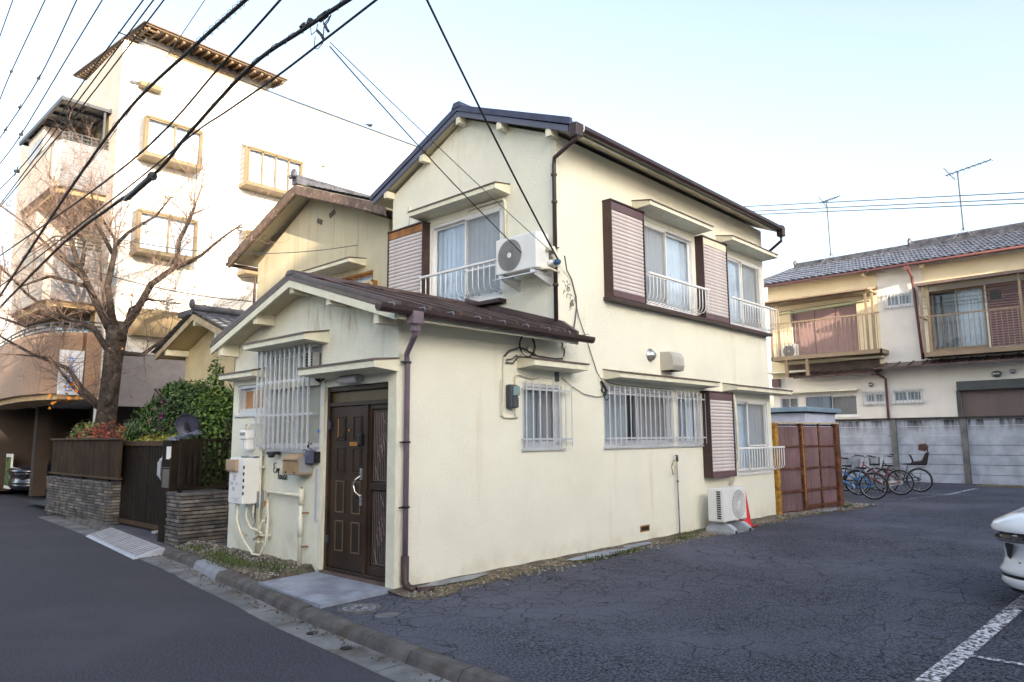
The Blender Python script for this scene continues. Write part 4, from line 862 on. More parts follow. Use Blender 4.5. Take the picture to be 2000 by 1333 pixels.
def stroke(word, ox, oz, s, part):
    G = {'E': [[(.55,.95),(.35,1.0),(.15,.85),(.12,.65),(.3,.52),(.45,.54)], [(.3,.52),(.12,.42),(.08,.2),(.2,.02),(.42,.0),(.6,.12)]],
         'v': [[(0,.42),(.12,.02),(.3,.44)]], 'e': [[(0,.2),(.3,.25),(.26,.42),(.1,.42),(0,.2),(.1,.02),(.34,.06)]],
         'h': [[(.02,1.0),(.0,0)], [(0,.3),(.14,.44),(.26,.36),(.26,.0)]], 'o': [[(.15,.42),(0,.22),(.12,.02),(.28,.2),(.15,.42)]],
         'u': [[(0,.42),(.02,.08),(.16,.0),(.26,.12),(.28,.42)], [(.28,.2),(.32,.0)]], 's': [[(.28,.38),(.12,.44),(.04,.3),(.24,.16),(.18,.0),(0,.04)]]}
    W = {'E': .62, 'v': .34, 'e': .36, 'h': .34, 'o': .34, 'u': .36, 's': .32}; u = 0; m = MB()
    for ch in word:
        for st in G[ch]:
            m.tube([(-.018, ox-(u+a)*s, oz+b*s) for a, b in st], .0058, 5)
        u += W[ch]
    add(part, m, M['black'], nm)
stroke('Eve', 2.60, 1.17, .13, 'word_eve'); stroke('house', 2.46, 1.09, .13, 'word_house')
# ================================================================== tiles
def tile_mesh(w, l, mt, name, amp=.028, th=.018, nseg=8):
    m = MB(); top = []
    for j in range(2):
        for i in range(nseg+1):
            t = i/nseg; x = t*w*1.04; z = amp*(math.cos(t*2*math.pi)*.5+.5)*(1 if t < .5 else .75) - .004
            top.append((x, j*l*1.12, z + (.020 if j == 0 else 0)))
    n = nseg+1; m.add(top, [(i, i+1, n+i+1, n+i) for i in range(nseg)])
    m.add([top[i] for i in range(n)]+[(top[i][0], top[i][1], top[i][2]-th-.006) for i in range(n)], [(i+1, i, n+i, n+i+1) for i in range(nseg)])
    return m
M['kawara'] = mat('blue_grey_clay_tile', (.115, .13, .175), .28, var=.3, vs=3.5, bump=.06, spec=.6)
M['kawarad'] = mat('dark_ridge_tile', (.075, .08, .10), .4, var=.3, vs=5)
def tiled_slope(parent, O, U, D, nu, nd, w, l, mt, individual, name='roof_tile'):
    """O eave corner, U along the eave, D up the slope (unit vectors)"""
    U = Vector(U).normalized(); D = Vector(D).normalized(); N = U.cross(D)
    if N.z < 0: N = -N
    base = tile_mesh(w, l, mt, name); rot = Matrix((U, D, N)).transposed()
    if individual:
        me = base.mesh(name, mt, True)
        for i in range(nu):
            for j in range(nd): o = piece(name, me, parent, Vector(O)+U*(i*w)+D*(j*l)); o.rotation_euler = rot.to_euler()
    else:
        m = MB()
        for i in range(nu):
            for j in range(nd):
                P = Vector(O)+U*(i*w)+D*(j*l); m.add([P+rot @ Vector(v) for v in base.v], base.f)
        add(name, m, mt, parent, True, kind='stuff')
    return
# ================================================================== neighbour: cream gabled house
M['ncream'] = mat('warm_cream_stucco', (.60, .55, .40), .85, var=.05, vs=1, bump=.3, bs=80, streak=((.40, .28, .14), (.52, .8), 5))
M['nwarm'] = mat('ochre_plaster', (.60, .49, .30), .85, var=.08, vs=2, bump=.2)
NX = 3.6; FN = Fr('x', NX)
nb = thing('house', 'cream gabled house with brown tiled roof half hidden behind the corner house', 'house', (6, 7.8, 0))
yl, yr_ = 10.35, 5.0; yc = 7.85; ez = 5.95; rz = 7.15
m = wall(FN, yr_, yl, 0, ez, [(5.5, 7.1, 3.7, 5.0)]); m.poly([(NX, yr_, ez), (NX, yl, ez), (NX, yc, rz-.02), ]); add('front_wall', m, M['ncream'], nb)
m = MB(); m.poly([(NX, yr_, 0), (NX+7, yr_, 0), (NX+7, yr_, ez), (NX, yr_, ez)]); m.poly([(NX, yl, 0), (NX+7, yl, 0), (NX+7, yl, ez), (NX, yl, ez)]); m.poly([(NX+7, yr_, 0), (NX+7, yl, 0), (NX+7, yl, ez), (NX+7, yc, rz), (NX+7, yr_, ez)]); add('side_wall', m, M['ncream'], nb)
ns = (rz+.05-ez)/(yl-yc+.9)
oh = .62
m = MB(); m.prism([(NX-.45, yc, rz+.12), (NX-.45, yl+oh, rz+.12-ns*(yl+oh-yc)), (NX-.45, yl+oh, rz+.02-ns*(yl+oh-yc)), (NX-.45, yc, rz+.02)], (7.8, 0, 0)); m.prism([(NX-.45, yc, rz+.12), (NX-.45, yr_-.5, rz+.12-ns*(yc-yr_+.5)), (NX-.45, yr_-.5, rz+.02-ns*(yc-yr_+.5)), (NX-.45, yc, rz+.02)], (7.8, 0, 0)); add('roof_deck', m, M['ncream'], nb)
M['nbarge'] = mat('peeling_brown_barge', (.15, .105, .085), .7, var=.2, vs=6, col2=(.42, .32, .28), c2s=8, c2t=(.55, .68))
m = MB()
for s_, ye in ((1, yl+oh), (-1, yr_-.5)):
    ze = rz+.08-ns*abs(ye-yc); m.prism([(NX-.50, yc, rz+.10), (NX-.50, ye, ze+.02), (NX-.50, ye, ze-.17), (NX-.50, yc, rz-.10)], (.05, 0, 0))
    m.prism([(NX-.50, yc, rz-.10), (NX-.50, ye, ze-.17), (NX-.48, ye, ze-.20), (NX-.48, yc, rz-.13)], (.05, 0, 0))
add('barge_board', m, M['nbarge'], nb)
D1 = Vector((0, -1, ns)).normalized(); D2 = Vector((0, 1, ns)).normalized()
tiled_slope(nb, (NX-.50, yr_-.55, rz+.135-ns*(yc-yr_+.55)), (1, 0, 0), D2, 27, 13, .28, .245, M['kawara'], False)
tiled_slope(nb, (NX-.50+7.6, yl+oh+.05, rz+.135-ns*(yl+oh+.05-yc)), (-1, 0, 0), D1, 27, 13, .28, .245, M['kawara'], False)
m = MB(); m.box(NX-.5, NX+7.2, yc-.10, yc+.10, rz+.12, rz+.26); m.cyl((NX-.52, yc, rz+.29), (NX+7.2, yc, rz+.29), .075, 10); add('ridge', m, M['kawarad'], nb)
m = MB(); m.ellip((NX-.52, yc, rz+.36), .05, .12, .12); m.ellip((NX-.54, yc-.09, rz+.30), .05, .05, .05); m.ellip((NX-.54, yc+.09, rz+.30), .05, .05, .05); add('ridge_end_tile', m, M['kawarad'], nb, smooth=True)
for i in range(9):
    m = MB(); m.cyl((NX+.2+i*.62, yc-.45, rz-.02), (NX+.2+i*.62, yc-.45, rz+.10), .02, 6); add('snow_guard', m, M['dkgrey'], nb)
m = MB(); m.box(NX+1.6, NX+1.95, 7.1, 7.4, rz-.2, rz+.55); add('roof_vent', m, M['whitep'], nb)
m = MB(); m.tube([(NX-.5, yl+oh+.06, rz-.02-ns*(yl+oh-yc)), (NX+7, yl+oh+.06, rz-.04-ns*(yl+oh-yc))], .05, 8); m.tube([(NX-.1, yl+oh, 5.7), (NX-.02, yl+.1, 5.6), (NX-.02, yl+.06, 3)], .035, 8); add('gutter', m, M['maroon'], nb)
m = MB()
for (a, b, rr_) in ((7.55, 6.45, .45), (7.05, 6.52, -.35)): m.obox((NX-.005, a, b), (.02, .22, .11), (rr_, 0, 0))
add('gable_vent', m, M['flash'], nb)
hood(FN, 5.75, 7.5, 5.22, .42, .10, .05, nb)
window(FN, 5.5, 7.1, 3.7, 5.0, nb, fmat='rustwood')
m = MB(); m.fbox(FN, 5.35, 6.15, 3.6, 4.75, .0, .12); lb = add('louvre_shutter', m, M['rustwood'], nb)
for i in range(16):
    for u in (5.38, 5.78):
        q = MB(); q.fbox(FN, u, u+.34, 3.66+i*.066, 3.70+i*.066, .12, .14); add('slat', q, mat('lv', (.16, .13, .16), .6) if 'lv' not in bpy.data.materials else bpy.data.materials['lv'], lb)
m = MB(); m.fbox(FN, 5.35, 5.38, 3.6, 4.75, .12, .17); m.fbox(FN, 5.73, 5.77, 3.6, 4.75, .12, .15); m.fbox(FN, 6.12, 6.15, 3.6, 4.75, .12, .15); m.fbox(FN, 5.35, 6.15, 4.70, 4.75, .12, .15); add('shutter_frame', m, M['nwarm'], lb)
# entrance wing with its own little tiled gable
ew = thing('entrance_wing', 'small ochre entrance wing with a grey tiled gable behind the garden shrubs', 'house', (2.6, 9, 0))
EX = 2.05; FE = Fr('x', EX); ea, eb, ec, eez, erz = 7.55, 10.35, 9.055, 3.55, 4.45
ec = 9.05; s3 = .36
m = MB(); m.poly([(EX, 7.9, 0), (EX, 10.6, 0), (EX, 10.6, 3.6), (EX, 9.05, 4.15), (EX, 7.9, 3.75)]); m.poly([(EX, 7.9, 0), (EX+1.6, 7.9, 0), (EX+1.6, 7.9, 3.55), (EX, 7.9, 3.55)]); m.poly([(EX, 10.6, 0), (EX+1.6, 10.6, 0), (EX+1.6, 10.6, 3.7), (EX, 10.6, 3.7)]); add('wall', m, M['nwarm'], ew)
m = MB(); m.box(EX-.012, EX-.001, 7.9, 8.12, 0, 3.3); add('corner_post', m, M['brown'], ew)
s3 = .36; rzz = 4.27
m = MB()
m.prism([(EX-.5, 9.05, rzz), (EX-.5, 7.45, rzz-s3*1.6), (EX-.5, 7.45, rzz-s3*1.6-.1), (EX-.5, 9.05, rzz-.1)], (2.1, 0, 0)); m.prism([(EX-.5, 9.05, rzz), (EX-.5, 11.0, rzz-s3*1.95), (EX-.5, 11.0, rzz-s3*1.95-.1), (EX-.5, 9.05, rzz-.1)], (2.1, 0, 0)); add('roof_deck', m, M['nwarm'], ew)
m = MB(); m.prism([(EX-.54, 9.05, rzz-.0), (EX-.54, 7.45, rzz-s3*1.6), (EX-.54, 7.45, rzz-s3*1.6-.13), (EX-.54, 9.05, rzz-.13)], (.05, 0, 0)); m.prism([(EX-.54, 9.05, rzz-.0), (EX-.54, 11.0, rzz-s3*1.95), (EX-.54, 11.0, rzz-s3*1.95-.13), (EX-.54, 9.05, rzz-.13)], (.05, 0, 0)); add('barge_board', m, mat('weathered_cream_board', (.45, .36, .24), .7, var=.2, vs=6), ew)
tiled_slope(ew, (EX-.55, 7.40, rzz+.03-s3*1.65), (1, 0, 0), Vector((0, 1, s3)), 8, 8, .27, .25, M['kawara'], True)
tiled_slope(ew, (EX-.55+2.1, 11.05, rzz+.03-s3*2.0), (-1, 0, 0), Vector((0, -1, s3)), 8, 8, .27, .25, M['kawara'], True)
for yy in (8.0, 10.5, 9.05):
    m = MB(); m.box(EX-.5, EX, yy-.05, yy+.05, rzz-.24-s3*abs(yy-9.05), rzz-.11-s3*abs(yy-9.05)); add('purlin_end', m, M['trim'], ew)
m = MB(); m.box(EX-.55, EX+1.5, 9.82, 9.058, rzz, rzz+.12); m.cyl((EX-.56, 9.05, rzz+.15), (EX+1.5, 9.05, rzz+.15), .07, 10); m.ellip((EX-.57, 9.05, rzz+.22), .05, .10, .11)
for i in range(7): m.ellip((EX-.3+i*.28, 9.05, rzz+.21), .03, .03, .03, 8, 5)
add('ridge', m, M['kawarad'], ew)

# ================================================================== big white building on the left
M['bwhite'] = mat('white_rendered_wall', (.78, .77, .74), .8, var=.03, vs=1, bump=.15, bs=50)
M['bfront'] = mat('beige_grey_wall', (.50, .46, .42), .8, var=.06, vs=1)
M['btan'] = mat('tan_balcony_tile', (.36, .235, .165), .6, var=.12, vs=20, bump=.3, bs=40)
M['bsoff'] = mat('buff_soffit', (.50, .36, .20), .8, var=.08)
M['bgold'] = mat('champagne_aluminium', (.20, .155, .09), .5, 0, var=.06)
def tile_lines(n, l, tc, cur, mixc, ramp, noise):
    b = n.new('ShaderNodeTexBrick'); b.inputs['Scale'].default_value = 1; b.inputs['Brick Width'].default_value = .23; b.inputs['Row Height'].default_value = .075; b.inputs['Mortar Size'].default_value = .008; b.inputs['Color1'].default_value = (.13, .14, .17, 1); b.inputs['Color2'].default_value = (.19, .195, .22, 1); b.inputs['Mortar'].default_value = (.24, .24, .25, 1)
    mp = n.new('ShaderNodeMapping'); mp.inputs['Rotation'].default_value = (R(90), 0, 0); l.new(tc.outputs['Object'], mp.inputs[0]); l.new(mp.outputs[0], b.inputs[0]); return b.outputs[0]
M['btile'] = mat('shade_toned_wall_tile', (.36, .37, .40), .5, extra=tile_lines)  # tile darkened and blued so its colour stands in for shade
BX, BY = 1.1, 13.3; FB = Fr('y', BY); FBX = Fr('x', BX)
bb = thing('apartment_building', 'tall white four-storey building with tan curved balconies at the left of the street', 'building', (6, 18, 0))
m = MB(); m.box(BX, 22, BY, 23.5, 2.72, 12.05); m.box(BX+2.4, 22, BY, 19.3, 0, 2.72); m.box(7, 22, 19.3, 23.5, 0, 2.72); m.box(BX, BX+.35, BY, BY+.35, 0, 2.72); add('wall', m, M['bwhite'], bb)
m = MB(); m.box(BX-.012, BX-.001, BY, 23.5, 2.72, 12.05); add('front_shade_facing', m, M['bfront'], bb)  # thin grey sheet puts the sunless front's shade into its colour
m = MB(); m.box(BX-.03, 22, BY-.03, BY+.12, 12.05, 12.11); add('parapet_cap', m, mat('buff_cap', (.5, .42, .30), .6), bb)
m = MB(); m.box(1.75, 5.35, 13.6, 18.6, 12.05, 12.58); m.prism([(1.75, 13.6, 12.58), (1.75, 18.6, 12.58), (1.75, 18.6, 13.2)], (3.6, 0, 0)); add('penthouse_wall', m, M['bwhite'], bb)
m = MB(); m.prism([(1.47, 12.9, 12.54), (5.55, 12.9, 12.46), (5.55, 19.1, 13.26), (1.47, 19.1, 13.34)], (0, 0, .045)); m.prism([(1.43, 12.86, 12.585), (5.6, 12.86, 12.505), (5.6, 19.15, 13.305), (1.43, 19.15, 13.385)], (0, 0, .03)); add('penthouse_roof', m, mat('brown_penthouse_roof', (.12, .08, .05), .6), bb)
q = MB(); q.box(0, .06, 0, .70, -.07, 0); rme = q.mesh('rafter', mat('rafter_brown', (.19, .13, .08), .7))
for i in range(18): piece('rafter', rme, bb, (1.55+i*.23, 12.94, 12.535-.0045*i), (R(7), 0, 0))
q = MB(); q.box(0, .30, 0, .06, -.07, 0); rme2 = q.mesh('rafter', bpy.data.materials['rafter_brown'])
for i in range(24): piece('rafter', rme2, bb, (1.49, 13.0+i*.25, 12.548+i*.0323))
m = MB(); m.box(2.35, 4.4, 13.5, 13.59, 12.08, 12.40); add('penthouse_window', m, M['bgold'], bb)
m = MB(); m.tube([(1.50, BY-.0, 11.05), (1.30, BY-.09, 11.05), (1.22, BY-.09, 11.0), (1.22, BY-.09, 0)], .07, 10); add('downpipe', m, mat('pale_blue_pipe', (.42, .47, .55), .4), bb, smooth=True)
m = MB(); m.box(1.50, 2.05, BY-.25, BY, 10.92, 11.04); add('wall_canopy', m, M['bgold'], bb)
for (x, z) in ((4.45, 10.20), (7.1, 10.30), (4.45, 7.62)):
    m = MB(); m.lathe((x, BY-.05, z), [(0, .13), (.07, .11), (.10, .04), (.10, 0)], '-y', 14); add('vent_hood', m, M['silver'], bb, smooth=True)
def bay(x0, x1, z0, z1, divs, d=.5):
    m = MB(); m.fbox(FB, x0, x1, z1-.06, z1, 0, d); m.fbox(FB, x0-.02, x1+.02, z0-.02, z0+.06, 0, d+.03); m.fbox(FB, x0, x0+.05, z0+.06, z1-.06, 0, d-.05); m.fbox(FB, x1-.05, x1, z0+.06, z1-.06, 0, d)
    w = add('bay_window', m, M['bgold'], bb)
    m = MB(); m.fbox(FB, x0-.006, x0-.001, z0+.0, z1-.0, 0, .28); add('bay_cheek_shade', m, M['btile'], w)  # blue-grey side sheet carries the cheek's shade in its colour
    m = MB(); n = divs
    for i in range(n+1):
        u = x0+.05+(x1-x0-.1)*i/n; m.fbox(FB, u-.02, u+.02, z0+.06, z1-.06, d-.07, d-.02)
    m.fbox(FB, x0+.05, x1-.05, z1-.10, z1-.06, d-.06, d-.02); m.fbox(FB, x0+.05, x1-.05, z0+.06, z0+.10, d-.06, d-.02); m.fbox(FB, x0+.05, x1-.05, z0+(z1-z0)*.5-.01, z0+(z1-z0)*.5+.01, d-.05, d-.03); add('mullion', m, M['bgold'], w)
    for i in range(n):
        u0, u1 = x0+.07+(x1-x0-.1)*i/n, x0+.03+(x1-x0-.1)*(i+1)/n; m = MB(); m.fbox(FB, u0, u1, z0+.08, z1-.08, d-.055, d-.05); add('pane', m, M['glass'], w)
    m = MB(); m.wavy(FB, x0+.06, x1-.06, z0+.07, z1-.07, d-.14, .015, .14); add('curtain', m, M['curtain'], w)
    m = MB(); m.fbox(FB, x0+.05, x0+.055, z0+.06, z1-.06, .28, d-.05); add('side_pane', m, M['glass'], w)
bay(1.62, 3.1, 8.96, 10.05, 2); bay(4.40, 6.18, 8.90, 10.05, 4); bay(1.58, 3.09, 6.38, 7.50, 2); bay(4.48, 6.2, 6.3, 7.55, 4)
m = MB(); m.box(1.12, 3.2, BY-.16, BY-.02, 2.45, 3.80); add('grey_side_screen', m, mat('grey_screen_panel', (.24, .23, .26), .7, var=.08), bb)
m = MB(); m.box(1.12, 3.2, BY-.20, BY-.0, 3.80, 3.93); add('screen_cap', m, M['white'], bb)
m = MB(); m.box(1.65, 2.9, BY-.35, BY, 4.25, 4.95); add('lower_bay', m, M['bgold'], bb); m = MB(); m.box(1.65, 1.648, BY-.35, BY, 4.25, 4.95)
# balconies projecting over the street
def balcony(z0, z1, wallm, curved, rail_=True, cheek=True):
    YA, YB = 13.9, 17.6
    pts = [(BX, YA), (.12, YA), (.0, YA+.1), (.0, YB-.6), (.2, YB), (BX, YB+.2)] if not curved else [(BX, 13.45), (.75, 13.45), (.42, 13.75), (.15, 14.3), (0, 15.1), (-.03, 16.0), (.02, 17.6), (.15, 19), (.3, 21.5), (BX, 21.5)]
    m = MB()
    for (a, b), (c, d) in zip(pts, pts[1:]):
        dx, dy = c-a, d-b; L = math.hypot(dx, dy); nx, ny = dy/L*.12, -dx/L*.12
        m.prism([(a, b, z0), (c, d, z0), (c, d, z1), (a, b, z1)], (-nx, -ny, 0))
    w = add('balcony_wall', m, wallm, bb)
    m = MB(); m.prism([(x, y, z0-.14) for x, y in pts], (0, 0, .13)); add('balcony_floor', m, M['bsoff'], bb)
    if cheek: m = MB(); m.box(.0, BX, YA-.135, YA-.123, z0, z1); add('tiled_cheek', m, M['btile'], w)
    m = MB(); m.prism([(BX+.02, 13.95, z1+.0), (BX+.02, 17.5, z1), (BX+.02, 17.5, z1+1.05), (BX+.02, 13.95, z1+1.05)], (-.05, 0, 0)); add('balcony_glazing', m, M['bgold'], bb)
    for y in (14.3, 15.4, 16.5):
        m = MB(); m.box(BX-.04, BX-.035, y, y+.85, z1-.3, z1+.95); add('pane', m, M['glass'], bb)
    if rail_:
        m = MB()
        for zz in (.08, .18, .28): m.tube([(BX, pts[1][1]-.0, z1+zz)]+[(x+.05, y, z1+zz) for x, y in pts[1:-1]], .02, 6)
        for (x, y) in pts[1:-1]: m.cyl((x+.05, y, z1), (x+.05, y, z1+.28), .02, 6)
        for i in range(4): m.cyl((BX-.2-i*.22, pts[1][1], z1), (BX-.2-i*.22, pts[1][1], z1+.28), .015, 6)
        add('balcony_rail', m, M['dkgrey'], w)
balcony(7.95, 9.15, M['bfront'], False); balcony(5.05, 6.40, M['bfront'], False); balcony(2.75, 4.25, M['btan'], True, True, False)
# upper fins between the floors at the front
m = MB(); m.box(.05, BX, 15.9, 17.4, 6.4, 8.0); m.box(.05, BX, 15.9, 17.4, 9.1, 10.2); add('front_pier', m, M['bfront'], bb)
m = MB(); m.box(.03, .06, 15.95, 17.3, 9.2, 9.9); add('pane', m, M['glass'], bb)
# pergola over the top balcony
pg = thing('balcony_pergola', 'dark translucent canopy over the top balcony of the white building', 'canopy', (.5, 16, 10.2))
m = MB()
for y in [13.85+i*.58 for i in range(8)]: m.box(-.05, BX, y-.03, y+.03, 10.22, 10.30)
m.box(-.08, -.02, 13.8, 18.0, 10.2, 10.31); m.box(BX-.06, BX-.02, 13.8, 18.0, 10.25, 10.33); m.box(.5, .55, 13.8, 18.0, 10.24, 10.3)
for y in (13.9, 17.9): m.box(.92, .97, y-.03, y+.03, 9.1, 10.22)
add('frame', m, M['dkgrey'], pg)
for i in range(7):
    m = MB(); m.box(-.02, BX-.06, 13.88+i*.58, 14.40+i*.58, 10.285, 10.295); add('canopy_panel', m, mat('smoked_panel', (.12, .14, .17), .3) if i == 0 else bpy.data.materials['smoked_panel'], pg)
# ground floor recess
FG = Fr('x', BX+1.6)
m = MB(); m.box(BX+1.6, BX+1.7, 14, 19.3, 0, 2.7); add('recess_wall', m, mat('brown_recess_wall', (.045, .032, .025), .8), bb)
for y, w_, mt in ((15.2, 1.0, 'glass'), (17.0, .8, 'door')):
    m = MB(); m.fbox(FG, y, y+w_, 0, 2.2, 0, .04); e = add('entrance_door', m, M['brown'], bb); m = MB(); m.fbox(FG, y+.08, y+w_-.08, .1, 2.1, .04, .05); add('pane', m, M[mt], e)
m = MB(); m.tube([(BX+1.45, 17.7, .9), (BX+1.42, 17.7, 1.0), (BX+1.42, 17.7, 1.4), (BX+1.45, 17.7, 1.5)], .02, 6); add('door_pull', m, M['silver'], bb)
for y in (18.6, 22.6):
    m = MB(); m.box(BX, BX+.35, y, y+.3, 0, 2.7); add('pillar', m, bpy.data.materials['brown_recess_wall'], bb)
# vertical sign on the balcony
sg = thing('vertical_sign', 'white vertical signboard with blue characters on the tan curved balcony', 'sign', (.2, 13.7, 3))
FS = Fr('y', 13.40)
m = MB(); m.fbox(FS, .20, .72, 2.70, 3.78, 0, .07); add('sign_panel', m, mat('sign_white', (.70, .74, .84), .4), sg, bevel=.006)
m = MB()
def gl(u, z, s, segs):
    for (a, b, c, d) in segs: m.tube([FS.p(u+a*s, z+b*s, .074), FS.p(u+c*s, z+d*s, .074)], .012, 4)
kan = [(0,.9,1,.9),(.1,.6,.9,.6),(.5,1,.5,0),(0,.3,1,.3),(.15,0,.15,.6),(.85,0,.85,.6)]
kan2 = [(.1,1,.1,0),(.9,1,.9,0),(.1,1,.9,1),(.1,.5,.9,.5),(.1,0,.9,0),(.5,1,.5,0)]
kan3 = [(0,.8,1,.8),(.5,1,.1,.3),(.5,.8,.9,.2),(.2,.4,.8,.4),(.5,.4,.5,0)]
gl(.37, 3.45, .17, kan3); gl(.36, 3.22, .18, kan); gl(.35, 3.0, .17, kan2); gl(.35, 2.80, .17, kan2); add('lettering', m, mat('sign_blue', (.08, .26, .70), .4), sg)
# neighbour further up the street
far = thing('building', 'grey office building beyond the white building at the far left', 'building', (1.5, 26, 0))
m = MB(); m.box(.6, 12, 22.2, 33, 0, 7.4); add('wall', m, mat('cool_grey_wall', (.42, .43, .47), .7), far)
m = MB(); m.box(.57, 12, 22.13, 22.2, 0, 2.7); add('dark_lower_wall', m, bpy.data.materials['brown_recess_wall'], far)
m = MB(); m.box(.52, .6, 22.2, 22.8, 0, 7.45); m.box(.55, .6, 22.9, 33, 4.6, 4.7); m.box(.2, .6, 22.9, 33, 2.7, 3.9); add('pilaster', m, M['brown'], far)
for i in range(4):
    for z in (1.0, 5.0):
        m = MB(); m.box(.57, .6, 23.2+i*2.3, 24.8+i*2.3, z, z+1.2); f_ = add('window', m, M['white'], far); m = MB(); m.box(.56, .57, 23.28+i*2.3, 24.72+i*2.3, z+.08, z+1.12); add('pane', m, M['glass'], f_)
# ================================================================== unseen block added across the car park to shade house and lot
oc = thing('added_shade_block', 'unseen apartment block added beyond the car park to shade the scene', 'building', (-12, -44, 0))
m = MB(); m.box(-25, 0.5, -50, -38, 0, 18.8); add('wall', m, mat('oc_wall', (.72, .70, .64), .85, var=.05), oc)
m = MB()
for z in range(5):
    m.box(-24.5, 0, -38, -37.2, 2.9+z*2.9, 3.05+z*2.9)
add('walkway_slab', m, M['concrete'], oc)
q = MB(); q.box(0, 1.7, 0, .06, 0, 1.3); wme = q.mesh('window', M['alu']); q = MB(); q.box(.06, 1.64, .06, .07, .06, 1.24); pme = q.mesh('pane', M['glass'])
for z in range(5):
    for i in range(7):
        w = piece('window', wme, oc, (-24+i*3.4, -38.0, .9+z*2.9+.3)); p_ = bpy.data.objects.new('pane', pme); COL.objects.link(p_); p_.parent = w

# ================================================================== unseen houses added across the street to dim and warm the front
for i, (y0, y1, h, c, lb) in enumerate(((-16, -6.5, 6.6, (.62, .54, .42), 'added unseen tan low house across the street behind the camera'), (-5.6, 3.6, 7.4, (.62, .53, .40), 'added unseen brown low house across the street facing the entrance door'), (4.6, 13.5, 6.8, (.58, .53, .45), 'added unseen grey-brown house across the street facing the garden gate'), (14.5, 26, 8.6, (.62, .58, .5), 'added unseen beige low house across the street facing the white building'))):
    t = thing('added_house_across_street', lb, 'house', (-12, (y0+y1)/2, 0)); m = MB(); m.box(-18, -11.1, y0, y1, 0, h*.5); add('wall', m, mat('across_wall_%d' % i, c, .85), t)
    yc_ = (y0+y1)/2; m = MB(); m.prism([(-10.6, y0-.3, h*.5), (-14.5, y0-.3, h*.5+.8), (-18.4, y0-.3, h*.5)], (0, y1-y0+.6, 0)); add('roof', m, M['kawarad'], t)
    for z in (.9,):
        for k in range(3):
            w = piece('window', wme, t, (-11.1, y0+1.0+k*2.8, z)); w.rotation_euler = (0, 0, R(-90)); w.location.y += 1.7; p_ = bpy.data.objects.new('pane', pme); COL.objects.link(p_); p_.parent = w
    m = MB(); m.box(-6.95, -6.8, y0, y1, -.1, 1.3); add('garden_wall', m, M['concrete'], t)

for i, (x0, x1, h, lb) in enumerate(((-2, 6.5, 5.2, 'added unseen low house at the far side of the car park facing the cream house'), (7.5, 12.8, 7.8, 'added unseen taller house at the far side of the car park facing the concrete wall'), (13.4, 26, 11.2, 'added unseen three-storey building at the far side of the car park opposite the bicycles'), (27, 41, 5.6, 'added unseen low house beyond the far right corner of the car park'), (-24, -11, 5.4, 'added unseen low house across the street far behind the camera'))):
    t = thing('added_shade_house', lb, 'house', ((x0+x1)/2, -18, 0)); m = MB(); m.box(x0, x1, -22, -13, 0, h-1.2); add('wall', m, mat('low_wall_%d' % i, (.62, .57, .48), .85), t)  # unseen houses added and sized to shade the lot and row house
    m = MB(); m.prism([(x0-.4, -12.6, h-1.2), (x0-.4, -17.5, h+.4), (x0-.4, -22.4, h-1.2)], (x1-x0+.8, 0, 0)); add('roof', m, M['kawarad'], t)
    for z in (.9, 3.3):
        for k in range(int((x1-x0-1.5)//3.1)+1 if x1-x0 > 4 else 1): w = piece('window', wme, t, (x0+1.2+k*3.1, -13.0, z)); p_ = bpy.data.objects.new('pane', pme); COL.objects.link(p_); p_.parent = w
# ================================================================== concrete panel wall at the back of the car park
M['panel'] = mat('weathered_panel_concrete', (.44, .47, .54), .85, var=.15, vs=2, bump=.3, bs=40, col2=(.20, .20, .20), c2s=1.6, c2t=(.62, .95))
def top_streaks(n, l, tc, cur, mixc, ramp, noise):
    sx = n.new('ShaderNodeSeparateXYZ'); l.new(tc.outputs['Object'], sx.inputs[0])
    q = n.new('ShaderNodeMapRange'); q.inputs[1].default_value = 1.55; q.inputs[2].default_value = 2.15; q.interpolation_type = 'SMOOTHSTEP'; l.new(sx.outputs[2], q.inputs[0])
    k = n.new('ShaderNodeMath'); k.operation = 'MULTIPLY'; l.new(q.outputs[0], k.inputs[0]); l.new(ramp(noise(1.0, 6, .65, (5, 5, .7)), .42, .62), k.inputs[1])
    return mixc(k.outputs[0], cur, (.03, .03, .033))
M['paneltop'] = mat('streaked_panel_concrete', (.44, .47, .54), .85, var=.12, vs=2, bump=.3, bs=40, extra=top_streaks)
pw = thing('panel_wall', 'long grey precast concrete panel wall at the back of the car park', 'wall', (22.8, 0, 0))
posts = [5.5, 3.4, 1.33, -.80, -2.93, -5.06, -7.2]
zs = [.30, .62, .94, 1.26, 1.58, 1.90]
rr = random.Random(5)
for a, b in zip(posts, posts[1:]):
    for i, z in enumerate([0]+zs):
        z1 = (zs+[2.12])[i]; m = MB(); dx = rr.uniform(-.006, .006); m.box(22.84+dx, 22.90, b+.04, a-.04, z+.006, z1-.006); add('panel', m, M['paneltop'] if i >= 5 else M['panel'], pw, bevel=.006)
for y in posts:
    m = MB(); m.prism([(22.72, y-.09, 0), (22.95, y-.09, 0), (22.95, y+.09, 0), (22.72, y+.09, 0)], (0, 0, 2.12)); add('post', m, mat('pw_post', (.17, .17, .17), .9, var=.2, vs=3) if 'pw_post' not in bpy.data.materials else bpy.data.materials['pw_post'], pw, bevel=.012)
m = MB(); m.box(22.76, 22.98, -7.3, 5.6, 2.12, 2.20); add('coping', m, mat('dark_coping', (.045, .042, .04), .9, var=.3), pw, bevel=.01)
m = MB(); m.box(22.9, 24.6, -8, 8, 0, 1.3); struct('raised_ground', m, M['sand'])
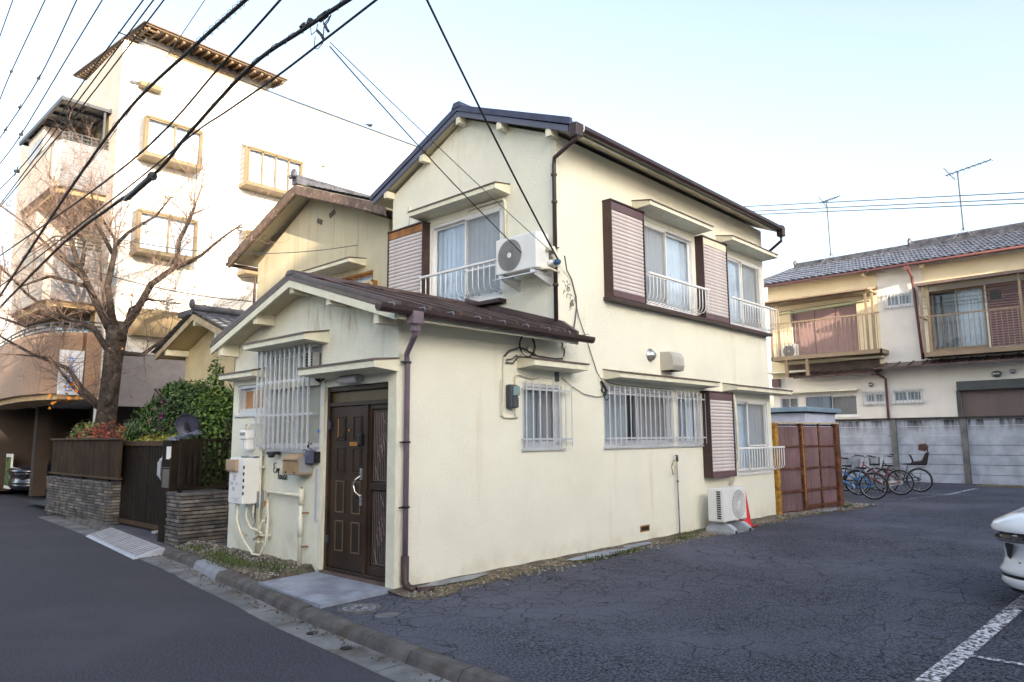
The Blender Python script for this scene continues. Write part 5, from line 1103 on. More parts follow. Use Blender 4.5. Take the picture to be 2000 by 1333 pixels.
# ================================================================== two-storey row house behind the wall
M['rwhite'] = mat('off_white_wall', (.80, .77, .73), .8, var=.04, vs=1, bump=.15)
M['rcream'] = mat('buff_wall', (.78, .68, .48), .8, var=.05, vs=1, bump=.15)
M['rwood'] = mat('tan_aluminium', (.27, .20, .135), .45, var=.1, vs=3)
M['rpink'] = mat('dusty_pink_shutter', (.33, .22, .23), .55, var=.05)
rh = thing('row_house', 'two-storey row house with blue-grey tiled roof behind the concrete wall', 'house', (27, 1, 1.3))
RX = 24.5; FR = Fr('x', RX); yN, yS = 6.3, -7.5
holes = [(2.8, 5.4, 4.85, 6.72, .5), (-1.45, .3, 4.6, 6.82, .3), (-3.4, -1.5, 4.6, 6.82, .3), (.8, 1.75, 6.4, 6.88), (.75, 1.75, 2.8, 3.25), (2.0, 2.75, 2.8, 3.22), (2.98, 4.95, 2.33, 3.2), (5.25, 6.05, 2.5, 3.2), (-5.5, -.45, 2.2, 3.15, .12)]
m = wall(FR, yS, yN, 0, 7.9, holes, .1); add('front_wall', m, M['rwhite'], rh)
m = MB(); m.fbox(FR, 2.0, yN, 6.72, 7.85, 0, .012); m.fbox(FR, 5.4, yN, 4.85, 6.72, 0, .012); m.fbox(FR, 2.0, 2.8, 4.85, 6.72, 0, .012); m.fbox(FR, yS, .45, 6.95, 7.80, 0, .012); m.fbox(FR, .3, .45, 4.6, 6.95, 0, .014); m.fbox(FR, 2.0, yN, 4.0, 4.85, 0, .012); add('upper_wall_facing', m, M['rcream'], rh)
m = MB(); m.poly([(RX, yN, 0), (RX+6, yN, 0), (RX+6, yN, 7.9), (RX+3, yN, 9.4), (RX, yN, 7.9)]); m.poly([(RX, yS, 0), (RX+6, yS, 0), (RX+6, yS, 7.9), (RX+3, yS, 9.4), (RX, yS, 7.9)]); m.poly([(RX+6, yN, 0), (RX+6, yS, 0), (RX+6, yS, 7.9), (RX+6, yN, 7.9)]); m.box(RX+1.0, RX+1.02, yS, yN, 0, 7.8); add('end_wall', m, M['rwhite'], rh)
# roof: hipped at the left end
rs = .40; ex = RX-.55; ez_ = 7.86; rx_ = RX+2.0; rzr = ez_+rs*(rx_-ex)+.02
m = MB(); m.prism([(ex, yS-.4, ez_-.01), (rx_+.3, yS-.4, rzr), (rx_+.3, yN-.3, rzr), (ex, yN+.5, ez_-.01)], (0, 0, -.08)); m.prism([(rx_+.3, yS-.4, rzr), (RX+6.5, yS-.4, ez_), (RX+6.5, yN+.5, ez_), (rx_+.3, yN-.3, rzr)], (0, 0, -.08)); add('roof_deck', m, M['brown'], rh)
Dd = Vector((1, 0, rs)).normalized()
nj = int((rx_+.3-ex)/Dd.x/.25)
base = tile_mesh(.27, .25, M['kawara'], 'roof_tile', .05, .02, 6); rot = Matrix((Vector((0, -1, 0)), Dd, Vector((0, -1, 0)).cross(Dd)*(-1 if Vector((0, -1, 0)).cross(Dd).z < 0 else 1))).transposed()
m = MB()
for j in range(nj+1):
    P0 = Vector((ex-.05, 0, ez_+.03))+Dd*(j*.25); yl_ = yN+.55-.75*(j/nj)
    i = 0; y = yl_
    while y > yS-.4:
        m.add([Vector((P0.x, y, P0.z))+rot @ Vector(v) for v in base.v], base.f); y -= .27
add('roof_tile', m, M['kawara'], rh, True, kind='stuff')
for (a, b, dz) in ((5.95, 1.3, 0), (1.3, -7.9, .10)):
    m = MB(); m.box(rx_+.18, rx_+.42, b, a, rzr-.02, rzr+.26+dz); m.cyl((rx_+.3, b, rzr+.28+dz), (rx_+.3, a, rzr+.28+dz), .09, 8); add('ridge', m, M['kawarad'], rh)
    m = MB(); m.ellip((rx_+.3, a, rzr+.34+dz), .17, .08, .18); add('ridge_end_tile', m, M['kawarad'], rh, smooth=True)
m = MB(); m.prism([(ex, yN+.5, ez_+.06), (rx_+.3, yN-.3, rzr+.05), (rx_+.3, yN-.3, rzr+.2), (ex, yN+.5, ez_+.18)], (0, -.18, 0)); add('hip_ridge', m, M['kawarad'], rh)
m = MB(); m.tube([(ex-.06, yS, ez_-.03), (ex-.06, yN+.3, ez_-.05)], .055, 8); m.tube([(ex-.04, .75, 7.8), (ex, .73, 7.6), (RX-.12, .75, 7.4), (RX-.10, .72, 6.9), (RX-.06, .62, 4.35)], .05, 8); m.tube([(RX-.12, 2.3, 3.95), (RX-.1, 2.0, 3.78), (RX-.06, 1.93, 3.7), (RX-.06, 1.93, 1.3)], .045, 8); add('gutter', m, mat('brown_red_gutter', (.16, .07, .07), .4), rh, smooth=True)
m = MB(); m.box(ex-.08, ex+.08, .68, .88, 7.62, 7.82); m.box(RX-.2, RX-.04, 2.2, 2.4, 3.88, 4.02); add('gutter_hopper', m, bpy.data.materials['brown_red_gutter'], rh)
for yy in (2.35, .35): m = MB(); m.box(ex+.1, RX, yy-.06, yy+.06, 7.70, 7.84); add('purlin_end', m, M['rcream'], rh)
# upper balcony A
def balc(ya, yb, z0, z1, name, xs=23.6):
    m = MB(); m.box(xs, xs+.08, yb, ya, z0, z0+.16); m.box(xs, RX, ya-.06, ya, z0, z0+.16); m.box(xs, RX, yb, yb+.06, z0, z0+.16); m.box(xs+.08, RX, yb+.06, ya-.06, z0+.02, z0+.06); b = add('balcony', m, M['rwood'], rh)
    m = MB(); m.box(xs, xs+.06, yb, ya, z1-.05, z1); m.box(xs, RX, ya-.05, ya, z1-.05, z1); add('handrail', m, M['rwood'], b)
    q = MB(); q.box(0, .02, 0, .02, 0, z1-z0-.2); me = q.mesh('baluster', M['rwood']); n = int((ya-yb)/.155)
    for i in range(n): piece('baluster', me, b, (xs+.02, yb+.1+i*(ya-yb-.2)/(n-1), z0+.16))
    for y in (ya-.35, ya-.05, yb+.22, yb+.45) if name == 'a' else (ya-.07, ya-.3, (ya+yb)/2+.6, yb+1.1, yb+.1):
        m = MB(); m.box(xs+.01, xs+.08, y-.04, y+.04, z0, 6.9); add('balcony_post', m, M['rwood'], b)
    return b
ba = balc(5.93, 1.75, 4.62, 6.15, 'a'); bbk = balc(.42, -6.8, 4.34, 5.80, 'b')
m = MB(); m.box(23.6, RX, 2.0, 6.2, 6.98, 7.06); m.prism([(23.35, 2.0, 7.06), (RX, 2.0, 7.28), (RX, 2.0, 7.2), (23.35, 2.0, 7.0)], (0, 4.25, 0)); add('canopy', m, M['rwood'], rh)
m = MB(); m.prism([(23.4, -7, 6.98), (RX, -7, 7.12), (RX, -7, 7.02), (23.4, -7, 6.88)], (0, 7.5, 0)); add('canopy', m, mat('grey_brown_canopy', (.17, .12, .10), .5), rh)
m = MB(); m.tube([(23.75, 2.1, 6.62), (23.75, 5.7, 6.5)], .03, 6); m.tube([(23.95, 2.1, 6.75), (23.95, 5.7, 6.66)], .02, 6); add('laundry_pole', m, mat('green_pole', (.15, .19, .12), .4), rh)
m = MB()
for z, x in ((6.5, 23.7), (6.38, 23.85), (6.26, 23.95), (6.1, 23.75)): m.tube([(x, .3, z), (x, -2.5, z-.03), (x, -6.6, z+.05)], .011, 4)
add('laundry_pole', m, M['steel'], rh)
m = MB(); m.box(23.6, 23.7, -2.05, -1.75, 6.15, 6.42); single('laundry_peg_bag', m, M['black'], 'small black laundry item hanging from a pole on the right balcony', 'laundry')
m = MB(); m.fbox(FR, 2.82, 5.38, 4.87, 6.70, -.30, -.22); sh = add('storm_shutter', m, M['rpink'], rh)
m = MB()
for u in (3.65, 4.5): m.fbox(FR, u-.015, u+.015, 4.87, 6.70, -.22, -.205)
m.fbox(FR, 2.82, 5.38, 4.85, 4.90, -.3, -.1); add('shutter_seam', m, M['slatframe'], sh)
ww = window(FR, -1.45, .3, 4.62, 6.82, rh, ins=.12, fmat='rwood', cu=[(-1.35, -.5, 'curtain', 0)])
m = MB(); m.fbox(FR, -3.4, -1.5, 4.62, 6.80, -.15, -.05); sh = add('storm_shutter', m, M['rpink'], rh)
for i in range(24):
    m = MB(); m.fbox(FR, -3.38, -1.52, 4.66+i*.088, 4.70+i*.088, -.05, -.035); add('slat', m, M['slatframe'], sh)
for (a, b, c, d) in ((.8, 1.75, 6.4, 6.88), (.75, 1.75, 2.8, 3.25), (2.0, 2.75, 2.8, 3.22)):
    window(FR, a, b, c, d, rh, fmat='white', curt='curtaing'); grille(FR, a-.08, b+.08, c-.1, d+.08, .07, [a-.02+i*(b-a+.04)/8 for i in range(9)], rh, r=.014)
window(FR, 2.98, 4.95, 2.33, 3.2, rh, fmat='white', cu=[(3.0, 3.95, 'curtaint', 0)])
m = MB(); m.wavy(FR, 4.0, 4.95, 2.25, 3.15, .05, .02, .14); cs = add('window_blind', m, mat('blue_grey_blind', (.16, .20, .26), .6), rh, smooth=True)
window(FR, 5.25, 6.05, 2.5, 3.2, rh, curt='curtaint')
m = MB(); m.fbox(FR, -5.5, -.45, 2.2, 3.15, -.1, -.05); rs_ = add('roller_shutter', m, M['slatframe'], rh)
q = MB(); q.box(-.018, 0, 0, 5.0, 0, .052); me = q.mesh('shutter_slat', mat('brown_grey_slat', (.16, .12, .12), .5))
for i in range(17): piece('slat', me, rs_, (RX+.05, -5.48, 2.22+i*.055))
m = MB(); m.fbox(FR, -5.6, -.40, 3.15, 3.46, 0, .25); m.fbox(FR, -.45, -.33, 2.2, 3.15, 0, .05); add('shutter_housing', m, mat('charcoal_box', (.07, .08, .085), .5), rh)
m = MB(); m.ellip((RX-.1, -1.6, 3.66), .12, .16, .11); m.ellip((RX-.06, -2.05, 3.72), .07, .08, .08); add('round_vent', m, M['steel'], rh, smooth=True)
m = MB(); m.lathe((RX, 2.47, 3.52), [(0, .12), (.07, .1), (.1, .03), (.1, 0)], '-x', 12); add('round_vent', m, M['silver'], rh, smooth=True)
m = MB(); m.box(RX-.25, RX, 5.95, 6.25, 3.62, 3.95); add('vent_hood', m, M['slatframe'], rh, bevel=.02)
# lower awning roofs
m = MB(); m.prism([(RX, -7, 4.30), (RX-.85, -7, 4.08), (RX-.85, -7, 4.02), (RX, -7, 4.2)], (0, 9.1, 0)); aw = add('awning_roof', m, M['brownroof'], rh)
for i in range(20): m = MB(); m.prism([(RX, -6.9+i*.46, 4.34), (RX-.86, -6.9+i*.46, 4.12), (RX-.86, -6.9+i*.46, 4.06), (RX, -6.9+i*.46, 4.28)], (0, .04, 0)); add('batten', m, M['brownroof'], aw)
m = MB(); m.prism([(RX, 2.05, 4.14), (RX-.7, 2.05, 3.93), (RX-.7, 2.05, 3.87), (RX, 2.05, 4.04)], (0, 3.1, 0)); m.box(RX-.03, RX, 2.1, 5.6, 3.98, 4.5); aw = add('awning_roof', m, M['brownroof'], rh)
for i in range(7): m = MB(); m.prism([(RX, 2.1+i*.46, 4.18), (RX-.71, 2.1+i*.46, 3.97), (RX-.71, 2.1+i*.46, 3.91), (RX, 2.1+i*.46, 4.12)], (0, .04, 0)); add('batten', m, M['brownroof'], aw)
m = MB(); m.fbox(FR, 4.7, 6.3, 4.15, 4.22, 0, .5); m.fbox(FR, 1.9, 3.3, 4.50, 4.56, 0, .35); m.fbox(FR, 2.9, 6.3, 3.32, 3.38, 0, .35); add('window_hood', m, M['trim'], rh)
for y in (4.52, 5.35): m = MB(); m.box(23.65, 23.73, y-.06, y+.06, 3.95, 4.65); add('balcony_strut', m, M['rwood'], rh)
t, _ = ac_unit('air_conditioner', 'cream air conditioner outdoor unit on the left balcony of the row house', Fr('x', 24.3), 5.0, 5.8, 4.72, 5.28, .15, .45, dark=True)
# small shed between
sd_ = thing('shed', 'low white shed with a pale blue flat roof behind the corrugated fence', 'shed', (17.8, 3, 0))
m = MB(); m.box(17.0, 19.5, 2.15, 4.6, 0, 2.29); add('wall', m, mat('shed_pale_wall', (.55, .60, .75), .7), sd_); m = MB(); m.box(16.85, 19.7, 2.02, 4.75, 2.33, 2.47); add('roof', m, mat('pale_blue_metal', (.22, .32, .42), .5), sd_, bevel=.01); m = MB(); m.box(16.95, 19.5, 2.1, 4.6, 2.29, 2.33); add('painted_eave_shadow', m, M['dark'], sd_)  # dark strip below the roof is painted-in eave shade
# ================================================================== corrugated fence
cf = thing('corrugated_fence', 'rusty framed fence of mauve corrugated plastic sheets at the rear corner of the house', 'fence', (10.9, -.2, 0))
A = Vector((9.66, -.014, 0)); B = Vector((12.22, -.39, 0)); U = (B-A).normalized(); Nn = Vector((U.y, -U.x, 0)); H = 1.86; L_ = (B-A).length
def cfp(t, z, d=0): p = A+U*t+Nn*d; return (p.x, p.y, z)
def cbox(t0, t1, z0, z1, d0, d1): q = MB(); q.prism([cfp(t0, z0, d0), cfp(t1, z0, d0), cfp(t1, z0, d1), cfp(t0, z0, d1)], (0, 0, z1-z0)); return q
for (a, b) in ((.10, .97), (1.08, 1.75), (1.78, 2.45)):
    for (za, zb) in ((.06, .46), (.48, .92), (.94, 1.37), (1.39, 1.80)):
        m = MB(); n = int((b-a)/.0158); row = []
        for i in range(n+1):
            u = a+(b-a)*i/n; d = .011*math.sin(2*math.pi*u/.063); row.append((u, d))
        for (u0, d0), (u1, d1) in zip(row, row[1:]): m.poly([cfp(u0, za, -.02+d0), cfp(u1, za, -.02+d1), cfp(u1, zb, -.02+d1), cfp(u0, zb, -.02+d0)])
        add('corrugated_sheet', m, M['corr'], cf, True)
for z in (.05, .47, .93, 1.38, 1.83):
    add('rail', cbox(.06, L_-.03, z-.018, z+.018, -.06, -.035), M['rust'], cf)
add('front_rail', cbox(.06, L_-.03, .44, .475, .0, .02), M['rust'], cf); add('front_rail', cbox(.06, L_-.03, 1.37, 1.40, .0, .02), M['rust'], cf); add('front_rail', cbox(.06, L_-.03, .91, .94, .0, .02), M['rust'], cf); add('front_rail', cbox(1.02, L_-.03, .10, .15, .0, .02), M['rust'], cf)
add('post', cbox(-.01, .085, 0, H, -.05, .05), M['rusty'], cf, bevel=.008); add('post', cbox(.97, 1.08, .02, H, -.05, .05), M['rust'], cf, bevel=.008); add('post', cbox(2.42, 2.58, .02, H, -.05, .06), M['rust'], cf, bevel=.008); add('post', cbox(1.745, 1.79, .05, H, -.02, .012), M['rust'], cf)
add('edge_strip', cbox(1.0, 1.03, .25, 1.8, .05, .058), M['rusty'], cf)
add('top_rail', cbox(-.03, 2.60, H, H+.03, -.06, .06), mat('cream_top_rail', (.55, .44, .28), .6, var=.2, vs=8), cf, bevel=.004)
m = MB(); m.tube([cfp(1.75, .1, -.05), cfp(2.4, .95, -.05)], .03, 5); add('brace', m, M['rust'], cf)
# ================================================================== bicycles
M['tyre'] = mat('tyre_rubber', (.02, .02, .02), .8); M['chrome'] = mat('chrome', (.34, .35, .37), .3, .9)
def bicycle(name, label, rear, head, lean, fcol, basket='wire', child=False, gw='silver', covered=False, rack=True, R0=.335, chaincover=None):
    t = thing(name, label, 'bicycle', (0, 0, 0), 'bicycles parked in front of the concrete wall'); fm = mat('frame_'+fcol[0], fcol[1], .35, coat=.3)
    WB = 1.08; bbp = (.42, 0, .27); hd = (WB-.17, 0, .70); ht = (WB-.235, 0, .90); sp = (.30, 0, .62)
    for wx in (0, WB):
        m = MB(); m.torus((wx, 0, R0), R0-.022, .023, 'y', 32, 6); w = add('wheel', m, M['tyre'], t, smooth=True)
        m = MB(); m.torus((wx, 0, R0), R0-.042, .012, 'y', 32, 4); add('rim', m, M['chrome'], w, smooth=True)
        m = MB()
        for k in range(20): a = k*math.pi/10+.1; m.tube([(wx+.02*math.cos(a+1.2), .03*(-1)**k, R0+.02*math.sin(a+1.2)), (wx+(R0-.045)*math.cos(a), 0, R0+(R0-.045)*math.sin(a))], .0022, 3)
        m.cyl((wx, -.045, R0), (wx, .045, R0), .022, 8); add('spokes', m, M['chrome'], w)
        m = MB(); rg = []
        a0, a1 = (R(-5), R(150)) if wx == 0 else (R(20), R(160))
        for k in range(11): a = a0+(a1-a0)*k/10; rg.append((a))
        for a, b in zip(rg, rg[1:]):
            for s0, s1, dr0, dr1 in ((-.025, 0, 0, .008), (0, .025, .008, 0)):
                r0, r1 = R0+.018+dr0, R0+.018+dr1; m.poly([(wx-math.cos(a)*r0, s0, R0+math.sin(a)*r0), (wx-math.cos(b)*r0, s0, R0+math.sin(b)*r0), (wx-math.cos(b)*r1, s1, R0+math.sin(b)*r1), (wx-math.cos(a)*r1, s1, R0+math.sin(a)*r1)])
        add('mudguard', m, M['chrome'] if gw == 'silver' else M['black'], t, smooth=True)
    m = MB(); m.tube([bbp, sp, (.265, 0, .74)], .016, 8); m.tube([(hd[0]+.005, 0, .66), (.72, 0, .45), bbp], .023, 8); m.tube([(ht[0]+.03, 0, .80), (.60, 0, .60), (.36, 0, .48)], .016, 8)
    for s in (-.045, .045): m.tube([bbp, (.2, s, .30), (0, s, R0)], .010, 6); m.tube([sp, (.15, s, .48), (0, s, R0)], .008, 6)
    m.tube([(hd[0]+.02, 0, .62), (ht[0]+.02, 0, .88)], .02, 8); add('frame', m, fm, t, smooth=True)
    m = MB()
    for s in (-.05, .05): m.tube([(hd[0]+.02, s*.8, .64), (WB-.04, s, .45), (WB, s, R0)], .012, 6)
    m.tube([(ht[0]+.02, 0, .86), (ht[0]-.0, 0, 1.0)], .012, 6); m.tube([(ht[0]-.22, -.28, 1.02), (ht[0]-.10, -.27, 1.03), (ht[0]-.0, -.1, 1.0), (ht[0]+.02, 0, .99), (ht[0]-.0, .1, 1.0), (ht[0]-.10, .27, 1.03), (ht[0]-.22, .28, 1.02)], .011, 6); add('handlebar', m, M['chrome'], t, smooth=True)
    for s in (-1, 1): m = MB(); m.cyl((ht[0]-.24, s*.285, 1.018), (ht[0]-.12, s*.275, 1.03), .017, 8); add('grip', m, M['black'], t); m = MB(); m.tube([(ht[0]-.08, s*.25, 1.02), (ht[0]-.10, s*.24, .985), (ht[0]-.19, s*.25, .98)], .006, 4); add('brake_lever', m, M['chrome'], t)
    m = MB(); m.v = [(.14, -.09, .80), (.14, .09, .80), (.30, .06, .80), (.30, -.06, .80), (.42, .02, .79), (.42, -.02, .79), (.14, -.07, .75), (.14, .07, .75), (.30, .03, .76), (.30, -.03, .76), (.42, .012, .77), (.42, -.012, .77)]
    m.f = [(0, 3, 2, 1), (3, 5, 4, 2), (6, 7, 8, 9), (9, 8, 10, 11), (0, 1, 7, 6), (1, 2, 8, 7), (2, 4, 10, 8), (4, 5, 11, 10), (5, 3, 9, 11), (3, 0, 6, 9)]; add('saddle', m, M['black'], t, bevel=.015)
    m = MB(); m.cyl((.42, -.05, .27), (.42, -.065, .27), .085, 18); m.tube([(.42, -.08, .27), (.36, -.085, .13)], .009, 5); m.tube([(.42, .08, .27), (.48, .085, .41)], .009, 5); m.box(.32, .41, -.17, -.09, .115, .135); m.box(.44, .53, .09, .17, .40, .42); add('crank', m, M['steel'], t)
    m = MB(); m.tube([(.45, -.07, .36), (.05, -.07, .40), (-.05, -.07, R0)], .018, 5) if chaincover is None else m.prism([(.50, -.08, .24), (.50, -.08, .36), (.40, -.08, .37), (-.06, -.08, .39), (-.06, -.08, .30), (.38, -.08, .20)], (0, -.012, 0)); add('chain_guard', m, M['dkgrey'] if chaincover is None else M[chaincover], t)
    m = MB(); m.tube([(.02, -.08, R0), (.0, -.13, .12), (.06, -.14, .01)], .009, 5); add('kickstand', m, M['steel'], t)
    if rack:
        m = MB()
        for s in (-.05, .05): m.tube([(-.22, s, .70), (.22, s, .71)], .006, 5); m.tube([(-.1, s, .70), (0, s*1.2, R0)], .005, 4)
        for x in (-.2, -.05, .1): m.tube([(x, -.05, .705), (x, .05, .705)], .005, 4)
        add('rear_rack', m, M['chrome'], t)
    if basket:
        m = MB(); bx, bz = WB-.10, .72
        for i in range(8):
            for (s0, s1) in (((0, -.17), (0, .17)), ((.26, -.17), (.26, .17))):
                y = -.17+i*.34/7; m.tube([(bx+s0[0]+(.02 if s0[0] == 0 else -.02), y*.85, bz), (bx+s0[0], y, bz+.24)], .003, 3)
            x = i*.26/7
            for y in (-.17, .17): m.tube([(bx+.02+x*.85, y*.85, bz), (bx+x, y, bz+.24)], .003, 3)
        for z in (0, .06, .12, .18, .24):
            k = .86+.14*z/.24; m.tube([(bx+.13-.13*k, -.17*k, bz+z), (bx+.13+.13*k, -.17*k, bz+z), (bx+.13+.13*k, .17*k, bz+z), (bx+.13-.13*k, .17*k, bz+z), (bx+.13-.13*k, -.17*k, bz+z)], .004, 3)
        for i in range(6): m.tube([(bx+.02+i*.044, -.145, bz), (bx+.02+i*.044, .145, bz)], .003, 3)
        add('basket', m, M['steel'] if basket == 'wire' else M['dkgrey'], t)
        if covered: m = MB(); m.v = [(bx, -.18, bz+.24), (bx+.27, -.18, bz+.23), (bx+.27, .18, bz+.23), (bx, .18, bz+.24), (bx+.06, -.02, bz+.38), (bx+.12, .05, bz+.34)]; m.f = [(0, 1, 4), (1, 2, 5, 4), (2, 3, 5), (3, 0, 4, 5)]; add('basket_cover', m, mat('navy_cloth', (.03, .035, .09), .7), t)
    if child:
        m = MB(); m.prism([(-.22, -.15, .76), (.16, -.15, .76), (.18, -.15, .84), (-.10, -.15, .88), (-.20, -.15, 1.10), (-.30, -.15, 1.12)], (0, .30, 0)); cs = add('child_seat', m, mat('child_seat_black', (.03, .022, .02), .5), t, bevel=.03)
        m = MB(); m.box(-.28, -.25, -.03, .03, 1.05, 1.25); m.prism([(-.22, -.14, 1.15), (-.04, -.14, 1.19), (-.06, -.14, 1.34), (-.24, -.14, 1.36), (-.30, -.14, 1.26)], (0, .28, 0)); add('headrest', m, mat('dark_brown_pad', (.10, .05, .04), .6), cs, bevel=.03)
        m = MB(); m.tube([(.12, -.10, .85), (.17, -.1, 1.02), (.20, 0, 1.04), (.17, .1, 1.02), (.12, .10, .85)], .014, 6); add('grab_bar', m, M['black'], cs, smooth=True)
    t.location = (rear[0], rear[1], 0); t.rotation_euler = (R(lean), 0, math.atan2(head[1], head[0])); return t
bicycle('bicycle', 'light blue bicycle nearest the corrugated fence with a navy cloth over its basket', (14.78, -.30), (-.12, 1), 3, ('blue', (.015, .20, .55)), covered=True, gw='black', rack=False)
bicycle('bicycle', 'dark bicycle mostly hidden behind the light blue one', (16.0, .45), (-.10, 1), -3, ('dark', (.03, .03, .04)))
bicycle('bicycle', 'dark red bicycle with silver mudguards and a silver chain cover beside the blue one', (16.7, -.40), (-.15, 1), 4, ('darkred', (.16, .01, .02)), chaincover='whitep')
bicycle('bicycle', 'bicycle with a black child seat on its rear rack at the right of the row', (18.2, -.50), (-.18, 1), -4, ('greyblk', (.05, .055, .07)), basket='dark', child=True)
bicycle('bicycle', 'pale blue-grey bicycle with raised handlebars in the middle of the row', (17.4, .15), (-.1, 1), 3, ('paleblue', (.2, .27, .36)))
# ================================================================== aerials on the row house
def aerial(name, label, x, y, z0, z1, big):
    t = thing(name, label, 'antenna', (x, y, z0)); m = MB(); m.tube([(x, y, z0+.3), (x, y+.02, z1)], .026, 6); add('mast', m, M['dkgrey'], t)
    m = MB()
    for dx, dy in ((.3, .3), (.3, -.3), (-.3, .3), (-.3, -.3)): m.tube([(x, y, z0+.45), (x+dx, y+dy, z0+.0)], .012, 4)
    add('tripod', m, M['silver'], t)
    m = MB(); L = .95 if big else .5; d = Vector((-.15, -1, .10)).normalized(); c = Vector((x, y, z1-.02)); m.tube([c-d*L*.45, c+d*L*1.2], .022, 4)
    for i in range(9 if big else 7): p = c-d*L*.45+d*L*1.65*i/8; m.tube([p+Vector((-.16, .03, 0)), p+Vector((.16, -.03, 0))], .012, 3)
    p = c-d*L*.25; m.tube([p+Vector((0, .25, .30)), p+Vector((0, -.1, -.28))], .014, 4); m.tube([p+Vector((.1, .2, .25)), p], .006, 3); m.tube([c+d*.45, c-Vector((0, 0, .35)), c-d*.35], .006, 3); add('yagi_elements', m, M['dkgrey'], t)
aerial('tv_antenna', 'tall television aerial on the roof ridge of the row house at the right', 26.5, -.65, 9.05, 11.75, True)
aerial('tv_antenna', 'smaller television aerial on the left part of the row house roof', 26.5, 4.3, 8.95, 11.75, False)
for i, (za, zb, zc) in enumerate(((11.28, 9.5, 10.3), (11.08, 9.33, 10.12), (10.9, 9.2, 9.98))):
    m = MB(); m.tube([(23.5, 9+(-3-9)*k/16-.0, [11.72, 11.5, 11.35][i]-(.0 if k == 0 else 0)-(12*k/16)*.181) for k in range(-6, 26)], .017, 4)
    single('overhead_cable', m, M['dkgrey'], ['uppermost', 'middle', 'lowest'][i]+' of the three thin parallel cables crossing the sky above the row house', 'cable', 'cables above the row house')
# ================================================================== garden walls, gate and fence of the neighbour
M['stone'] = mat('grey_stacked_stone', (.115, .11, .11), .85, var=.35, vs=5, bump=.6, bs=30)
M['stoneb'] = mat('brownish_stacked_stone', (.145, .13, .115), .85, var=.3, vs=5, bump=.6, bs=30)
M['stonew'] = mat('pale_stacked_stone', (.20, .185, .17), .85, var=.3, vs=5, bump=.5, bs=30)
rr = random.Random(11)
def stone_wall(t, x0, x1, y0, y1, h, crs, ln, face):
    m = MB(); m.box(x0+.03, x1-.03, y0+.03, y1-.03, 0, h-.05); add('mortar_core', m, M['dark'] if False else mat('core_dark', (.025, .022, .02), .95), t)
    ch = (h-.05)/crs
    for c in range(crs):
        for (ax, a, b, fixed) in face:
            u = a - rr.uniform(0, ln*.6)
            while u < b:
                l = ln*rr.uniform(.7, 1.3); ua, ub = max(a, u), min(b, u+l); u += l
                if ub-ua < .03: continue
                o = rr.uniform(-.008, .014); m = MB(); z0, z1 = c*ch+.009, (c+1)*ch-.006
                if ax == 'y': m.box(fixed-o, fixed+.06, ua+.003, ub-.003, z0, z1)
                else: m.box(ua+.003, ub-.003, fixed-o, fixed+.06, z0, z1)
                add('stone', m, rr.choice([M['stone'], M['stoneb'], M['stonew'], M['stone']]), t)
    m = MB(); m.box(x0-.02, x1+.02, y0-.02, y1+.02, h-.05, h); add('coping', m, M['stone'], t, bevel=.006)
t = thing('stone_wall', 'long low wall of thin stacked stones under the brown panel fence', 'wall', (.25, 11, 0))
stone_wall(t, .10, .42, 9.05, 13.2, .80, 13, .42, [('y', 9.05, 13.2, .10), ('x', .16, .42, 9.05)])
t = thing('stone_pier', 'short stacked-stone wall with an open picket fence on top beside the corner house', 'wall', (.1, 5.1, 0))
stone_wall(t, -.19, .55, 5.02, 5.55, .80, 13, .44, [('x', -.19, .55, 5.02), ('y', 5.08, 5.55, -.19)])
M['fbrown'] = mat('dark_olive_brown_panel', (.020, .015, .011), .75, var=.2, vs=4, spec=.1)
M['fbrown2'] = mat('brown_rail_cap', (.075, .048, .03), .7, var=.15, vs=4, spec=.15)
t = thing('panel_fence', 'brown board fence standing on top of the long stacked-stone wall', 'fence', (.18, 11, .8))
for i in range(30): m = MB(); m.box(.10+.004*(i % 2), .14, 8.62+i*.146, 8.62+i*.146+.140, .90, 1.62); add('board', m, mat('fence_board', (.042, .028, .019), .75, var=.2, vs=3, spec=.1) if i == 0 else bpy.data.materials['fence_board'], t)
m = MB(); m.box(.06, .18, 8.58, 13.05, 1.62, 1.66); m.box(.08, .16, 8.58, 13.05, .86, .90); add('rail', m, M['fbrown2'], t)
for y in (9.3, 10.9, 12.6): m = MB(); m.box(.16, .20, y, y+.06, .75, 1.6); add('post', m, M['fbrown'], t)
t = thing('garden_gate', 'dark brown sliding garden gate between the stone wall and the gate post', 'gate', (.3, 8, 0))
for i in range(3):
    a = 7.0+i*.70; m = MB(); m.box(.30, .34, a+.01, a+.69, .12, 1.50); lf = add('gate_panel', m, M['fbrown'], t, bevel=.006)
    for j in range(5): m = MB(); m.box(.296, .30, a+.12+j*.12, a+.128+j*.12, .14, 1.48); add('groove', m, M['black'], lf)
m = MB(); m.box(.27, .36, 6.9, 9.2, 1.50, 1.59); m.box(.27, .36, 6.9, 9.1, .04, .12); add('gate_rail', m, M['fbrown2'], t)
m = MB(); m.box(.27, .36, 6.86, 6.95, 0, 1.6); m.box(.24, .34, 6.75, 6.84, 0, 1.6); add('gate_stile', m, M['fbrown2'], t)
m = MB(); m.tube([(.22, 6.92, 1.25), (.17, 6.92, 1.22), (.17, 6.92, 1.0), (.22, 6.92, .97)], .018, 8); m.tube([(.20, 6.8, 1.30), (.15, 6.8, 1.26), (.15, 6.8, .98), (.20, 6.8, .92)], .022, 8); m.box(.2, .26, 6.76, 6.86, .9, 1.34); add('gate_handle', m, mat('grey_blue_lever', (.33, .36, .42), .4), t)
m = MB(); m.box(.15, .26, 6.9, 7.0, .01, .05); add('gate_stop', m, M['alu'], t)
t = thing('gate_post', 'tall dark gate post with a nameplate and mail slot beside the stone pier', 'gate post', (-.1, 5.7, 0))
